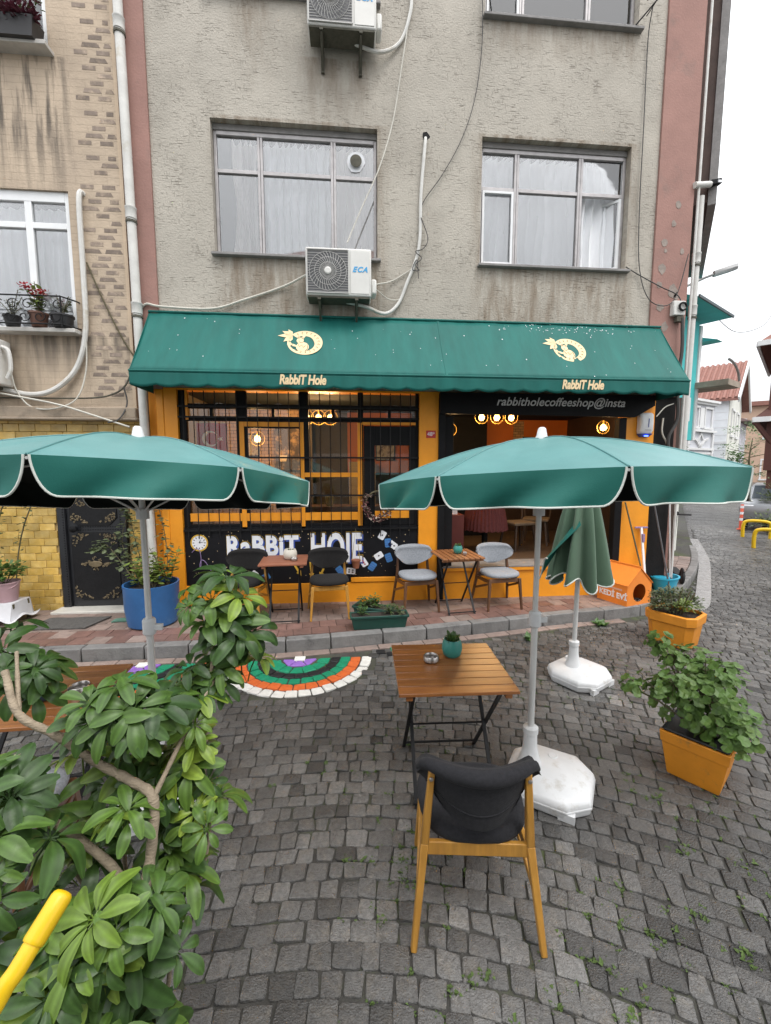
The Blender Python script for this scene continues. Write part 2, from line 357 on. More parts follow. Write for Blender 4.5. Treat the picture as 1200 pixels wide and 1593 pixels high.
def block(a, b, n0, n1, d0, d1, z0, z1, gap):
    t = (b - a).normalized() * gap; zz = Vector((0, 0, 1))
    lo = [a + t + n0 * d0, b - t + n1 * d0, b - t + n1 * d1, a + t + n0 * d1]
    j = [U(-.003, .003) for _ in lo]
    return [p + zz * z0 for p in lo] + [p + zz * (z1 + k) for p, k in zip(lo, j)], [(3, 2, 1, 0), (4, 5, 6, 7), (0, 1, 5, 4), (1, 2, 6, 5), (2, 3, 7, 6), (3, 0, 4, 7)]
for a, b, n0, n1 in along(lambda: U(.38, .62), 0, 3.6, 19):
    MB().add(*block(a, b, n0, n1, 0, .125, -.03, PAVE + .006, .006)).build('kerb_stone', M['kerb'], KB, bev=.012)
for a, b, n0, n1 in along(lambda: U(.24, .3), 0, 3.6, 12.6):
    MB().add(*block(a, b, n0, n1, -.125, -.012, -.03, .004, .004)).build('gutter_slab', M['paver'], KB, bev=.006)
for row in range(8):
    d0 = .135 + row * .2
    for a, b, n0, n1 in along(.2, 0, 4.6 + (row % 2) * .1, 17.2 if row < 3 else 12.6):
        m = (a + b) / 2 + n0 * (d0 + .1)
        if m.y > 5.88 and m.x < 4.75: continue
        MB().add(*block(a, b, n0, n1, d0, d0 + .195, PAVE - .03, PAVE, .0028)).build('paver', M['paver_red' if row < 2 and m.x < 3.2 and RND() > .12 else 'paver'], SW)
# covered drain channel round the corner
ch = MB(); PP = spline([(4.75, 5.38, 0), (5.15, 5.62, 0), (6.2, 6.75, 0), (7.75, 8.5, 0), (9.6, 10.9, 0)], 8)
for i in range(len(PP) - 1):
    d = (PP[i + 1] - PP[i]).normalized(); n = Vector((-d.y, d.x, 0)) * .1; up = Vector((0, 0, .02)); g = d * .004
    ch.loft([[PP[i] + g - n - up, PP[i] + g + n - up, PP[i] + g + n + up, PP[i] + g - n + up], [PP[i + 1] - g - n - up, PP[i + 1] - g + n - up, PP[i + 1] - g + n + up, PP[i + 1] - g - n + up]])
ch.build('drain_channel', pm('pale_wet_concrete', (.25, .24, .23), .35, .3, 6, .3, 40, wet=.2), bev=.004, kind='structure', label='pale concrete drain channel along the side street kerb')
# moss and weeds in the joints
def tuft(mb, x, y, n, h, sp):
    for _ in range(n):
        a = U(0, 2 * pi); rr = U(0, sp); px, py = x + cos(a) * rr, y + sin(a) * rr; b = U(0, 2 * pi); l = U(.4, 1) * h; w = l * .33
        t = Vector((cos(b), sin(b), 0)); s_ = Vector((-sin(b), cos(b), 0)); p = Vector((px, py, -.008)); u = Vector((0, 0, 1))
        mb.add([p, p + t * l * .4 + s_ * w + u * l * .5, p + t * l + u * l * U(.3, .8), p + t * l * .4 - s_ * w + u * l * .5], [(0, 1, 2, 3)])
mb = MB()
for s in stones:
    if s[0] < 5 and s[1] > -.5:
        k = noise.noise((s[1] * 1.3 + 5, s[2] * 1.3, 3)) + .25 * noise.noise((s[1] * 5, s[2] * 5, 1))
        if k > .12 and RND() < .6:
            p = s[3][random.randrange(8)]; q = s[3][random.randrange(8)]
            for t in (0, .33, .66): tuft(mb, p[0] + (q[0] - p[0]) * t * .4, p[1] + (q[1] - p[1]) * t * .4, 7, .018, .018)
for x, y, n in ((.83, 1.5, 40), (.98, 1.42, 30), (1.25, 1.75, 30), (1.5, 1.6, 40), (.25, 1.85, 60), (.1, 1.7, 40), (.32, 1.95, 40), (1.05, 1.3, 40), (1.7, 1.9, 40), (.65, 1.28, 30), (2.0, 1.75, 40), (1.35, 1.5, 50), (1.6, 1.4, 50), (.8, 1.35, 40), (.45, 1.42, 40), (1.15, 1.6, 30), (1.9, 1.6, 40), (-.1, 1.3, 40), (.05, 1.95, 40), (1.8, 2.2, 30)):
    for _ in range(n // 4): tuft(mb, x + U(-.09, .09), y + U(-.05, .05), 5, U(.015, .03), .02)
mb.build('weeds', M['moss'], kind='stuff', label='tiny green weeds and moss growing in the cobble joints')
for x, y in ((-1.2, 4.36), (3.2, 4.98), (2.1, 4.62)):
    mb = MB()
    for _ in range(6): tuft(mb, x + U(-.04, .04), y + U(-.03, .03), 8, .09, .03)
    mb.build('weed', M['leaf_dark'], label={-1.2: 'leafy weed at the kerb foot left of the painted cobble fan', 3.2: 'weed sprouting at the kerb foot behind the closed parasol', 2.1: 'small weed at the kerb foot behind the open parasol pole'}[x], cat='weed')
# ---------------------------------------------------------------- materials of the shop building
def plaster_mat():
    """dragged plaster: short dark trowel scores, rain stains below the sills"""
    m = pm('scored_plaster', (.44, .405, .35), .85, .14, 1.2, 0, col2=(.34, .31, .265), c2s=.8, c2t=(.45, .75)); n = m.node_tree; N = n.nodes; L = n.links.new; b = N['Principled BSDF']
    tc = N.new('ShaderNodeTexCoord'); hs = []
    for sc, seed in (((9, 1, 66), 0), ((58, 1, 13), 9)):
        mp = N.new('ShaderNodeMapping'); mp.inputs['Scale'].default_value = sc; mp.inputs['Location'].default_value = (seed, 0, seed); L(tc.outputs['Object'], mp.inputs[0])
        nz = N.new('ShaderNodeTexNoise'); nz.inputs['Scale'].default_value = 1; nz.inputs['Detail'].default_value = 2.5; nz.inputs['Distortion'].default_value = .15; L(mp.outputs[0], nz.inputs[0])
        r = N.new('ShaderNodeMapRange'); r.inputs[1].default_value = .59; r.inputs[2].default_value = .69; r.inputs[4].default_value = 1 if seed == 0 else .55; L(nz.outputs[0], r.inputs[0]); hs.append(r.outputs[0])
    mask = N.new('ShaderNodeTexNoise'); mask.inputs['Scale'].default_value = 2.6; mask.inputs['Detail'].default_value = 4; L(tc.outputs['Object'], mask.inputs[0])
    mr = N.new('ShaderNodeMapRange'); mr.inputs[1].default_value = .38; mr.inputs[2].default_value = .64; mr.inputs[3].default_value = .08; mr.inputs[4].default_value = 1; L(mask.outputs[0], mr.inputs[0])
    mxm = N.new('ShaderNodeMath'); mxm.operation = 'MAXIMUM'; L(hs[0], mxm.inputs[0]); L(hs[1], mxm.inputs[1])
    mu = N.new('ShaderNodeMath'); mu.operation = 'MULTIPLY'; L(mxm.outputs[0], mu.inputs[0]); L(mr.outputs[0], mu.inputs[1])
    src = b.inputs['Base Color'].links[0].from_socket
    fa = N.new('ShaderNodeMath'); fa.operation = 'MULTIPLY'; fa.inputs[1].default_value = .72; L(mu.outputs[0], fa.inputs[0])
    mc = N.new('ShaderNodeMix'); mc.data_type = 'RGBA'; L(fa.outputs[0], mc.inputs[0]); L(src, mc.inputs[6]); mc.inputs[7].default_value = (.17, .145, .115, 1); col = mc.outputs[2]
    # rain and damp stains with their own outline under each sill
    sx = N.new('ShaderNodeSeparateXYZ'); L(tc.outputs['Object'], sx.inputs[0])
    def rng(sock, a, b_, c, d):
        q = N.new('ShaderNodeMapRange'); q.inputs[1].default_value = a; q.inputs[2].default_value = b_; q.inputs[3].default_value = c; q.inputs[4].default_value = d; L(sock, q.inputs[0]); return q.outputs[0]
    def mul(a, b_):
        q = N.new('ShaderNodeMath'); q.operation = 'MULTIPLY'; L(a, q.inputs[0]); L(b_, q.inputs[1]); return q.outputs[0]
    st = None
    smp = N.new('ShaderNodeMapping'); smp.inputs['Scale'].default_value = (6, 1, 1.1); L(tc.outputs['Object'], smp.inputs[0])
    sn = N.new('ShaderNodeTexNoise'); sn.inputs['Scale'].default_value = 1.4; sn.inputs['Detail'].default_value = 7; sn.inputs['Roughness'].default_value = .7; L(smp.outputs[0], sn.inputs[0]); sv = rng(sn.outputs[0], .36, .66, 0, 1)
    for x0, x1, zt, zl in ((-1.5, .4, 4.66, .62), (1.85, 3.75, 4.66, .62), (1.75, 3.85, 7.62, .5), (-.5, .35, 7.0, .9), (-1.3, -.9, 7.7, 1.2), (-1.6, .5, 6.28, -.12), (1.7, 3.9, 6.28, -.12)):
        t = mul(mul(rng(sx.outputs[0], x0 - .1, x0 + .1, 0, 1), rng(sx.outputs[0], x1 - .1, x1 + .1, 1, 0)), mul(rng(sx.outputs[2], zt - zl, zt, 0 if zl > 0 else 0, 1), rng(sx.outputs[2], zt, zt + .02, 1, 0)))
        t = mul(t, sv)
        if st is None: st = t
        else:
            q = N.new('ShaderNodeMath'); q.operation = 'MAXIMUM'; L(st, q.inputs[0]); L(t, q.inputs[1]); st = q.outputs[0]
    f2 = N.new('ShaderNodeMath'); f2.operation = 'MULTIPLY'; f2.inputs[1].default_value = .75; L(st, f2.inputs[0])
    mc2 = N.new('ShaderNodeMix'); mc2.data_type = 'RGBA'; L(f2.outputs[0], mc2.inputs[0]); L(col, mc2.inputs[6]); mc2.inputs[7].default_value = (.17, .12, .075, 1); L(mc2.outputs[2], b.inputs['Base Color'])
    iv = N.new('ShaderNodeMath'); iv.operation = 'SUBTRACT'; iv.inputs[0].default_value = 1; L(mu.outputs[0], iv.inputs[1])
    fn = N.new('ShaderNodeTexNoise'); fn.inputs['Scale'].default_value = 45; fn.inputs['Detail'].default_value = 6; L(tc.outputs['Object'], fn.inputs[0])
    ad = N.new('ShaderNodeMath'); ad.operation = 'ADD'; L(iv.outputs[0], ad.inputs[0]); L(fn.outputs[0], ad.inputs[1])
    bp = N.new('ShaderNodeBump'); bp.inputs['Strength'].default_value = .7; bp.inputs['Distance'].default_value = .012; L(ad.outputs[0], bp.inputs['Height']); L(bp.outputs[0], b.inputs['Normal'])
    return m
M['plaster'] = plaster_mat()
M['pink'] = pm('pink_render', (.33, .185, .155), .85, .16, 2, .35, 50, col2=(.27, .17, .145), c2s=3, c2t=(.55, .7))
M['flake'] = pm('bare_flaked_render', (.30, .25, .22), .9, .3, 8, .5, 40)
M['orange'] = pm('orange_paint', (.80, .30, .012), .5, .12, 2.2, .18, 30, col2=(.66, .22, .012), c2s=1.5, c2t=(.55, .8))
M['black'] = pm('black_paint', (.008, .008, .009), .6, .3, 5, .1, 30, spec=.15)
M['iron'] = pm('black_iron', (.01, .01, .011), .5, .3, 20, .2, 60, spec=.25)
M['alu'] = pm('weathered_aluminium', (.42, .40, .40), .45, .2, 9, .1, 60, metal=.35)
M['white_pvc'] = pm('white_window_frame', (.78, .79, .80), .35, .05, 4)
M['curtain'] = pm('pale_curtain', (.9, .91, .93), .9, .05, 3, .1, 120, trans=.08, stretch=(6, 1, 1))
M['curtain_beige'] = pm('beige_curtain', (.78, .74, .71), .9, .08, 3, .1, 120, trans=.08, stretch=(6, 1, 1))
M['glass'] = glass('window_glass', (.98, .985, .99), .48)
M['shop_glass'] = glass('shop_glass', (.95, .95, .93), .1)
M['dark_room'] = pm('dark_room', (.03, .03, .033), .9, spec=.1)
M['sill'] = pm('grey_sill', (.23, .22, .215), .7, .25, 8, .3, 40)
M['pipe_white'] = pm('white_pipe', (.62, .61, .58), .5, .15, 6, .1, 40, col2=(.42, .36, .24), c2s=2.4, c2t=(.56, .74))
M['cable_white'] = pm('white_cable', (.55, .53, .47), .6, .15, 8)
M['cable_dark'] = pm('dark_cable', (.05, .048, .046), .6, .15, 8)
M['ac'] = pm('cream_white_metal', (.66, .65, .62), .45, .08, 4, col2=(.5, .47, .42), c2s=3, c2t=(.62, .8))
M['ac_dark'] = pm('grey_grille', (.10, .10, .105), .5, .2, 12)
M['rust'] = pm('mossy_bracket', (.085, .08, .06), .8, .35, 18, .3, 40)
M['cream'] = pm('cream_print', (.78, .60, .36), .7, .08, 9)
M['blue_print'] = pm('blue_print', (.06, .33, .62), .5, .05)
M['white_print'] = pm('white_print', (.78, .79, .82), .6, .06, 9)
M['red_print'] = pm('red_print', (.45, .03, .03), .6)
M['navy_print'] = pm('navy_print', (.04, .08, .32), .6, .2, 9)
M['yellow_print'] = pm('yellow_print', (.62, .38, .04), .6, .2, 9)
M['violet_print'] = pm('violet_print', (.25, .18, .34), .6, .2, 9)
M['blue_card'] = pm('blue_card_print', (.05, .18, .42), .6, .2, 9)

WY = 5.82
front = lambda x, d, z: (x, WY + d, z)
B = thing('corner_building', 'grey plastered corner building with pink edges over an orange shop front', 'building', (0, 0, 0))
WIN = [(-1.64, .41, 4.68, 6.25), (1.77, 3.81, 4.68, 6.25), (-1.64, .41, 7.64, 9.2), (1.77, 3.81, 7.64, 9.2)]
wall_grid([-2.35, 4.2], [3.02, 10.6], WIN, .22, front).build('plaster_wall', M['plaster'], B)
mb = MB(); mb.b2(-2.6, -2.352, WY - .03, WY + .5, 3.0, 10.6); mb.build('pilaster', M['pink'], B)
mb = MB(); mb.b2(4.202, 4.72, WY - .03, WY + .24, 3.0, 10.6); mb.build('pilaster', M['pink'], B)
for x, z, s in ((4.32, 4.72, .07), (4.3, 4.5, .05), (4.33, 4.2, .06), (4.5, 4.42, .09), (4.56, 4.36, .05), (4.34, 5.05, .05), (4.45, 5.3, .04), (4.5, 5.55, .05), (4.36, 4.95, .03), (4.6, 4.95, .04), (4.42, 3.95, .06)):
    n = 9; fl = MB(); fl.prism([(x + s * U(.6, 1.1) * cos(2 * pi * k / n), z + s * 1.2 * U(.6, 1.1) * sin(2 * pi * k / n)) for k in range(n)], 0, .004, Matrix.Translation((0, WY - .03, 0)) @ WALLM).build('flaked_patch', M['flake'], B)
# side wall along the side street and its jutting bay
SD = Vector((.622, .783, 0)); SN = Vector((.783, -.622, 0)); K0 = Vector((4.72, WY - .03, 0))
side = lambda x, d, z: tuple(K0 + SD * x - SN * (d + .01) + Vector((0, 0, z)))
wall_grid([0.02, 4.6], [0.1, 10.6], [(1.0, 1.9, 4.7, 6.2)], .15, side).build('side_wall', M['pink'], B)
mb = MB(); o = [K0 + SD * .25 + SN * -.0, K0 + SD * .25 + SN * .16, K0 + SD * 3 + SN * .16, K0 + SD * 3 + SN * -.0]
mb.loft([[p + Vector((0, 0, z)) for p in o] for z in (5.66, 10.6)]); mb.build('side_bay', pm('brown_cladding', (.09, .06, .05), .7, .3, 6, .3, 30), B)
mb = MB(); o = [K0 + SD * .22 + SN * .165, K0 + SD * .22 + SN * .26, K0 + SD * 3 + SN * .26, K0 + SD * 3 + SN * .165]
mb.loft([[p + Vector((0, 0, z)) for p in o] for z in (5.6, 10.6)]); mb.build('bay_edge', M['sill'], B)

def curtain(x0, x1, y, z0, z1, amp=.03, folds=9, mat='curtain', parent=None, pinch=0.):
    ph = U(0, 6)
    def fn(u, v):
        k = 1 - pinch * (1 - abs(v - .5) * 2); xx = x0 + (x1 - x0) * ((u - .5) * k + .5); q = u * folds * 2 * pi + ph + 1.1 * sin(v * 2 + u * 7) + .8 * sin(u * 17)
        return (xx + .015 * sin(ph + 9 * v + u * 5) + .3 * amp * cos(q), y + 1.25 * amp * (2 * abs(sin(q / 2)) - 1) + .3 * amp * sin(u * folds * 5.1 + ph), z0 + (z1 - z0) * v)
    return MB().sheet(fn, folds * 14, 6).build('curtain', M[mat], parent, smooth=True, ang=80)
def old_window(x0, x1, z0, z1, mull, tz, sashes, curt, openright=False):
    """aluminium window set back in its opening: frame, mullions, transom, panes, sashes, sill, curtains"""
    y = WY + .1; t = .04; f = MB(); e = .004
    f.b2(x0 + e, x0 + t, y, y + .06, z0, z1 - .07); f.b2(x1 - t, x1 - e, y, y + .06, z0, z1 - .07); f.b2(x0 + t, x1 - t, y, y + .06, z0, z0 + .05); f.b2(x0 + t, x1 - t, y - .005, y + .06, z1 - .12, z1 - .07)
    for m in mull:
        f.b2(m - .033, m - .002, y - .004, y + .055, z0 + .05, z1 - .12); f.b2(m + .002, m + .033, y - .002, y + .055, z0 + .05, z1 - .12)
    ed = [x0 + t] + [q for m in mull for q in (m - .033, m + .033)] + [x1 - t]
    for i in range(0, len(ed), 2): f.b2(ed[i], ed[i + 1], y + .002, y + .052, tz - .025, tz + .02)
    wn = f.build('window', M['alu'], B, bev=.004)
    mb = MB(); mb.b2(x0 + e, x1 - e, y - .02, y + .08, z1 - .07, z1 - .004); mb.build('head_box', M['sill'], wn)
    mb = MB(); mb.b2(x0 - .03, x1 + .04, WY - .07, WY + .1, z0 - .035, z0 - .003); mb.build('sill', M['sill'], wn, bev=.005)
    for i in range(0, len(ed), 2):
        a, b = ed[i], ed[i + 1]
        MB().b2(a, b, y + .026, y + .03, tz + .02, z1 - .12).build('pane', M['glass'], wn)
        if openright and i == len(ed) - 2:
            h = Vector((b - .02, y + .02, 0)); an = radians(38); d = Vector((-cos(an), sin(an), 0)) * (b - a - .03)
            s = MB(); zz = (z0 + .06, tz - .03)
            for p, q in (((0, zz[0]), (0, zz[1])), ((1, zz[0]), (1, zz[1])), ((0, zz[0] + .02), (1, zz[0] + .02)), ((0, zz[1] - .02), (1, zz[1] - .02))): s.bar(h + d * p[0] + Vector((0, 0, p[1])), h + d * q[0] + Vector((0, 0, q[1])), .035, .035)
            so_ = s.build('open_sash', M['white_pvc'], wn); MB().add([h + d * .05 + Vector((0, 0, zz[0])), h + d * .95 + Vector((0, 0, zz[0])), h + d * .95 + Vector((0, 0, zz[1])), h + d * .05 + Vector((0, 0, zz[1]))], [(0, 1, 2, 3)]).build('pane', M['glass'], wn)
            continue
        MB().b2(a, b, y + .026, y + .03, z0 + .05, tz - .025).build('pane', M['glass'], wn)
        if i // 2 in sashes:
            s = MB(); zz = (z0 + .055, tz - .03); a2, b2 = a + .004, b - .004
            s.b2(a2, a2 + .03, y - .012, y + .02, *zz); s.b2(b2 - .03, b2, y - .012, y + .02, *zz); s.b2(a2 + .03, b2 - .03, y - .012, y + .02, zz[0], zz[0] + .03); s.b2(a2 + .03, b2 - .03, y - .012, y + .02, zz[1] - .03, zz[1]); s.build('sash', M['white_pvc'], wn, bev=.003)
    for c in curt: curtain(c[0], c[1], y + .16, z0 + .02, z1 - .1, *c[2:], parent=wn)
    r = MB(); r.b2(x0 - .3, x1 + .3, y + .5, y + .52, z0 - .3, z1 + .3); r.build('room_back', M['dark_room'], wn)
    return wn
w1 = old_window(*WIN[0], [-1.07, -.15], 5.72, [], [(-1.5, -1.1, .04, 5, 'curtain_beige', None, .3), (-1.12, -.2, .025, 11, 'curtain'), (-.24, .38, .03, 7, 'curtain_beige')][:0])
for c in ((-1.46, -1.12, .05, 4, 'curtain_beige', w1, .3), (-1.12, -.2, .045, 10, 'curtain', w1), (-.2, .38, .045, 6, 'curtain_beige', w1)): curtain(c[0], c[1], WY + .24, 4.7, 6.16, *c[2:])
mb = MB(); mb.lathe([(.072, 0), (.075, .012), (.02, .016)], 20); v = mb.build('vent_fan', M['rust'], w1); v.rotation_euler = (pi / 2, 0, 0); v.location = (.14, WY + .095, 5.92)
mb = MB(); mb.prism([(.14 + s * .115 * cos(2 * pi * k / 12), 5.92 + s * .135 * sin(2 * pi * k / 12)) for k in range(12) for s in [U(.85, 1.1)]], 0, .004, Matrix.Translation((0, WY + .12, 0)) @ WALLM); mb.build('vent_patch', M['white_print'], w1)
w2 = old_window(*WIN[1], [2.28, 3.17], 5.69, [0], [], openright=True)
for c in ((1.8, 2.3, .045, 6, 'curtain', w2), (2.26, 3.2, .055, 8, 'curtain', w2), (3.15, 3.75, .03, 5, 'curtain', w2, .1)): curtain(c[0], c[1], WY + .24, 4.7, 6.16, *c[2:])
w3 = old_window(*WIN[2], [-1.07, -.15], 8.7, [], []); curtain(-1.6, .38, WY + .24, 7.66, 9.1, .03, 18, 'curtain', w3)
w4 = old_window(*WIN[3], [2.28, 3.17], 8.7, [0], []); curtain(1.8, 3.78, WY + .24, 7.66, 9.1, .03, 18, 'curtain', w4)
mb = MB(); Y0 = WY - .22
for z in (7.8, 7.98): mb.tube([(1.72, WY - .02, z), (1.72, Y0, z), (3.9, Y0, z), (3.9, WY - .02, z)], .007, 6)
mb.bar((3.9, Y0, 7.8), (3.72, WY - .05, 7.63), .012, .012); mb.bar((1.72, Y0, 7.8), (1.84, WY - .05, 7.63), .012, .012)
mb.build('flower_rail', M['iron'], w4)

# ---------------------------------------------------------------- shop front
SY = WY - .02
shop = lambda x, d, z: (x, SY + d, z)
wall_grid([-2.35, 4.37], [.05, 3.018], [(-2.19, .975, .4, 3.0), (1.31, 3.95, .56, 2.99)], .2, shop).build('orange_shop_wall', M['orange'], B)
mb = MB(); mb.b2(4.372, 4.74, SY + .03, SY + .3, .05, 3.0); mb.build('black_corner_wall', pm('sooty_black_wall', (.012, .011, .011), .8, .4, 5, .4, 20, spec=.2), B)
mb = MB(); mb.b2(-2.45, -2.352, SY - .01, SY + .2, .1, 3.0); mb.b2(-2.56, -2.452, SY + .05, SY + .2, .1, 3.0); mb.build('orange_column', M['orange'], B, bev=.01)
mb = MB(); mb.b2(.03, .972, SY - .015, SY + .02, .41, .475); mb.b2(1.312, 3.948, SY - .03, SY + .1, .535, .585); mb.build('shop_step', M['orange'], B, bev=.006)
mb = MB(); mb.b2(1.312, 3.948, SY - .036, SY + .4, .587, .602); mb.build('threshold', M['sill'], B)
# black frames
f = MB(); y0, y1 = SY + .05, SY + .11
for a, b in ((-2.188, -2.1), (-1.46, -1.33), (-.64, -.52), (.14, .215), (.93, .973)): f.b2(a, b, y0, y1, 1.2, 2.998)
for i, (a, b) in enumerate(((-2.1, -1.46), (-1.33, -.64), (-.52, .14), (.215, .93))):
    f.b2(a, b, y0, y1, 2.77, 2.83); f.b2(a, b, y0 + .004, y1, 2.61, 2.65); f.b2((a + b) / 2 - .02, (a + b) / 2 + .02, y0 + .002, y1 - .002, 2.65, 2.77); f.b2(a, b, y0 + .002, y1, 1.2, 1.235)
f.b2(-1.33, -.64, y0 + .001, y1 - .001, 2.52, 2.61)
SF = f.build('shop_window', M['black'], B, bev=.003)
o = MB(); oy = SY + .035
for a in (-1.425, -.645, .135): o.b2(a, a + .06, oy, oy + .05, 1.17, 2.6)
for a, b in ((-2.1, -1.427), (-1.363, -.647), (-.583, .133)): o.b2(a, b, oy + .003, oy + .05, 1.28, 1.385)
o.b2(-1.363, -.647, oy + .003, oy + .05, 2.54, 2.6); o.b2(-.583, .133, oy + .003, oy + .05, 1.87, 1.93); o.b2(.2, .93, oy + .003, oy + .05, 2.575, 2.61); o.b2(-2.1, -2.07, oy, oy + .05, 2.62, 3.0)
o.build('orange_glazing_bar', M['orange'], SF)
for a, b, z0, z1 in ((-2.1, -1.46, 2.83, 2.99), (-1.33, -.64, 2.83, 2.99), (-.52, .14, 2.83, 2.99), (.215, .93, 2.83, 2.99), (-2.1, -1.46, 2.65, 2.77), (-1.33, -.64, 2.65, 2.77), (-.52, .14, 2.65, 2.77), (.215, .93, 2.65, 2.77),
                     (-2.1, -1.46, 1.235, 2.61), (-1.33, -.64, 1.235, 2.52), (-.52, .14, 1.235, 2.61)):
    MB().b2(a, b, y0 + .03, y0 + .034, z0, z1).build('pane', M['shop_glass'], SF)
dr = MB(); dy = SY + .04
dr.b2(.22, .37, dy, dy + .05, 1.2, 2.56); dr.b2(.845, .928, dy, dy + .05, 1.2, 2.56); dr.b2(.37, .845, dy, dy + .05, 2.3, 2.56); dr.b2(.37, .845, dy, dy + .05, 1.2, 1.3)
DR = dr.build('shop_door', M['black'], B, bev=.006); MB().b2(.37, .845, dy + .02, dy + .024, 1.3, 2.3).build('pane', M['shop_glass'], DR)
o = MB(); o.b2(.37, .845, dy - .004, dy + .019, 1.3, 1.4); o.build('orange_rail', M['orange'], DR)
gr = MB(); gy = SY + .005
for z in (2.79, 2.655, 2.13, 1.62, 1.16): gr.b2(-2.185, .97, gy, gy + .012, z - .011, z + .011)
GR = gr.build('window_grille', M['iron'], B)
x = -2.12
while x < .96: MB().tube([(x, gy - .006, 1.05), (x, gy - .006, 2.985)], .0065, 6).build('bar', M['iron'], GR); x += .135
# mural boards under the window with their painted lettering, cards and stars
mu = MB(); mu.b2(-2.188, .973, SY + .035, SY + .07, .402, 1.198); MU = mu.build('mural_board', pm('black_mural_paint', (.008, .008, .01), .55, .3, 6, spec=.2), B)
TW = lambda x, z, d=0: Matrix.Translation((x, SY + .033 - d, z)) @ WALLM
for s, x, z, size in (('RaBBiT', -1.17, .92, .31), ('HOlE', -.17, .87, .345)):
    sx = Matrix.Diagonal((.97, 1.2, 1, 1)) if s == 'RaBBiT' else Matrix.Diagonal((.86, 1.6, 1, 1))
    text('lettering', s, size, M['yellow_print'], MU, TW(x + .005, z, .0005) @ sx, bold=.022, space=1.09)
    text('lettering', s, size, M['black'], MU, TW(x + .005, z, .0015) @ sx, bold=.0185, space=1.09)
    text('lettering', s, size, M['navy_print'], MU, TW(x + .02, z - .025, .0028) @ sx, bold=.0115, space=1.09)
    text('lettering', s, size, M['white_print'], MU, TW(x, z, .0042) @ sx, bold=.012, space=1.09)
def disc(n, r, x, z, d, mat, par, name='painted_spot', sz=1): 
    return MB().prism([(r * cos(2 * pi * k / n), r * sz * sin(2 * pi * k / n)) for k in range(n)], 0, .001, TW(x, z, d)).build(name, mat, par)
disc(28, .115, -2.0, .99, .001, M['yellow_print'], MU, 'painted_watch'); disc(28, .095, -2.0, .99, .0022, M['white_print'], MU, 'painted_watch')
wt = MB()
for k in range(12):
    a = 2 * pi * k / 12; wt.prism([(-2.0 + r * cos(a + e), .99 + r * sin(a + e)) for r, e in ((.065, -.08), (.085, -.06), (.085, .06), (.065, .08))], 0, .001, TW(0, 0, .0034))
for a, l in ((.2, .075), (1.1, .055)): wt.prism([(-2.0 + .006 * sin(a), .99 - .006 * cos(a)), (-2.0 + l * cos(a), .99 + l * sin(a)), (-2.0 - .006 * sin(a), .99 + .006 * cos(a))], 0, .001, TW(0, 0, .0046))
wt.build('painted_dial', M['black'], MU)
lp = MB(); P = [(-2.1 + .3 * t + .05 * sin(9 * t), SY + .03, .86 - .33 * t + .09 * sin(13 * t)) for t in [k / 40 for k in range(41)]]; lp.tube(P, .005, 4); lp.build('painted_chain', M['violet_print'], MU)
def card(x, z, r, mat, pips=None):
    R = Matrix.Rotation(radians(r), 4, 'Z'); w_, h_ = .045, .062
    poly = [(sx * (w_ - c), sy * h_) if q else (sx * w_, sy * (h_ - c)) for sx, sy, q in ((1, 1, 1), (-1, 1, 1), (-1, 1, 0), (-1, -1, 0), (-1, -1, 1), (1, -1, 1), (1, -1, 0), (1, 1, 0)) for c in [.012]]
    cd = MB().prism(poly, 0, .001, TW(x, z, .002) @ R).build('painted_card', mat, MU)
    if pips:
        p = MB()
        for a, b in pips[1]: p.prism([(a + .011 * cos(k * pi / 3), b + .013 * sin(k * pi / 3)) for k in range(6)], 0, .001, TW(x, z, .0035) @ R)
        p.build('painted_pips', M[pips[0]], cd)
    elif mat == M['blue_card']:
        p = MB()
        for k in (-1, 0, 1): p.prism([(-.04, k * .03 - .003), (.04, k * .03 - .003), (.04, k * .03 + .003), (-.04, k * .03 + .003)], 0, .001, TW(x, z, .0035) @ R)
        p.build('painted_stripe', M['navy_print'], cd)
for c in ((.47, 1.06, -30, 'white_print', ('black', [(0, 0)])), (.62, .92, 52, 'white_print', ('black', [(0, .02), (0, -.02)])), (.42, .77, -58, 'white_print', ('black', [(0, 0)])), (.21, .68, 32, 'white_print', ('red_print', [(0, .03), (0, 0), (0, -.03)])),
          (.55, .95, 5, 'blue_card', None), (.33, .62, -35, 'blue_card', None), (.56, .74, 20, 'blue_card', None), (-1.3, .53, -40, 'white_print', ('black', [(-.01, .02), (.01, -.02)])), (-1.14, .5, -60, 'blue_card', None), (.03, .56, 85, 'white_print', ('black', [(-.015, .025), (.015, -.025), (.015, .025), (-.015, -.025)])), (-.12, .57, 35, 'blue_card', None)):
    card(c[0], c[1], c[2], M[c[3]], c[4])
for x, z, a in ((-.72, .62, -60), (-.52, .6, -85), (-.35, .6, -115)):
    R = Matrix.Rotation(radians(a), 4, 'Z'); MB().prism([(-.1, -.012), (.06, -.014), (.06, -.035), (.13, 0), (.06, .035), (.06, .014), (-.1, .016)], 0, .001, TW(x, z, .002) @ R).build('painted_arrow', M['yellow_print'], MU)
sp = MB()
for _ in range(110):
    x, z, r_ = U(-2.15, .93), U(.43, 1.17), U(.003, .008); sp.prism([(x + r_ * cos(k * 1.257), z + r_ * sin(k * 1.257)) for k in range(5)], 0, .0008, TW(0, 0, .0008))
sp.build('painted_stars', M['cream'], MU)
# number plate
mb = MB(); mb.b2(1.07, 1.2, SY - .008, SY - .001, 2.40, 2.5); NP = mb.build('house_number', M['red_print'], B, bev=.003); text('lettering', '48*', .075, M['white_print'], NP, Matrix.Translation((1.135, SY - .0095, 2.45)) @ WALLM)
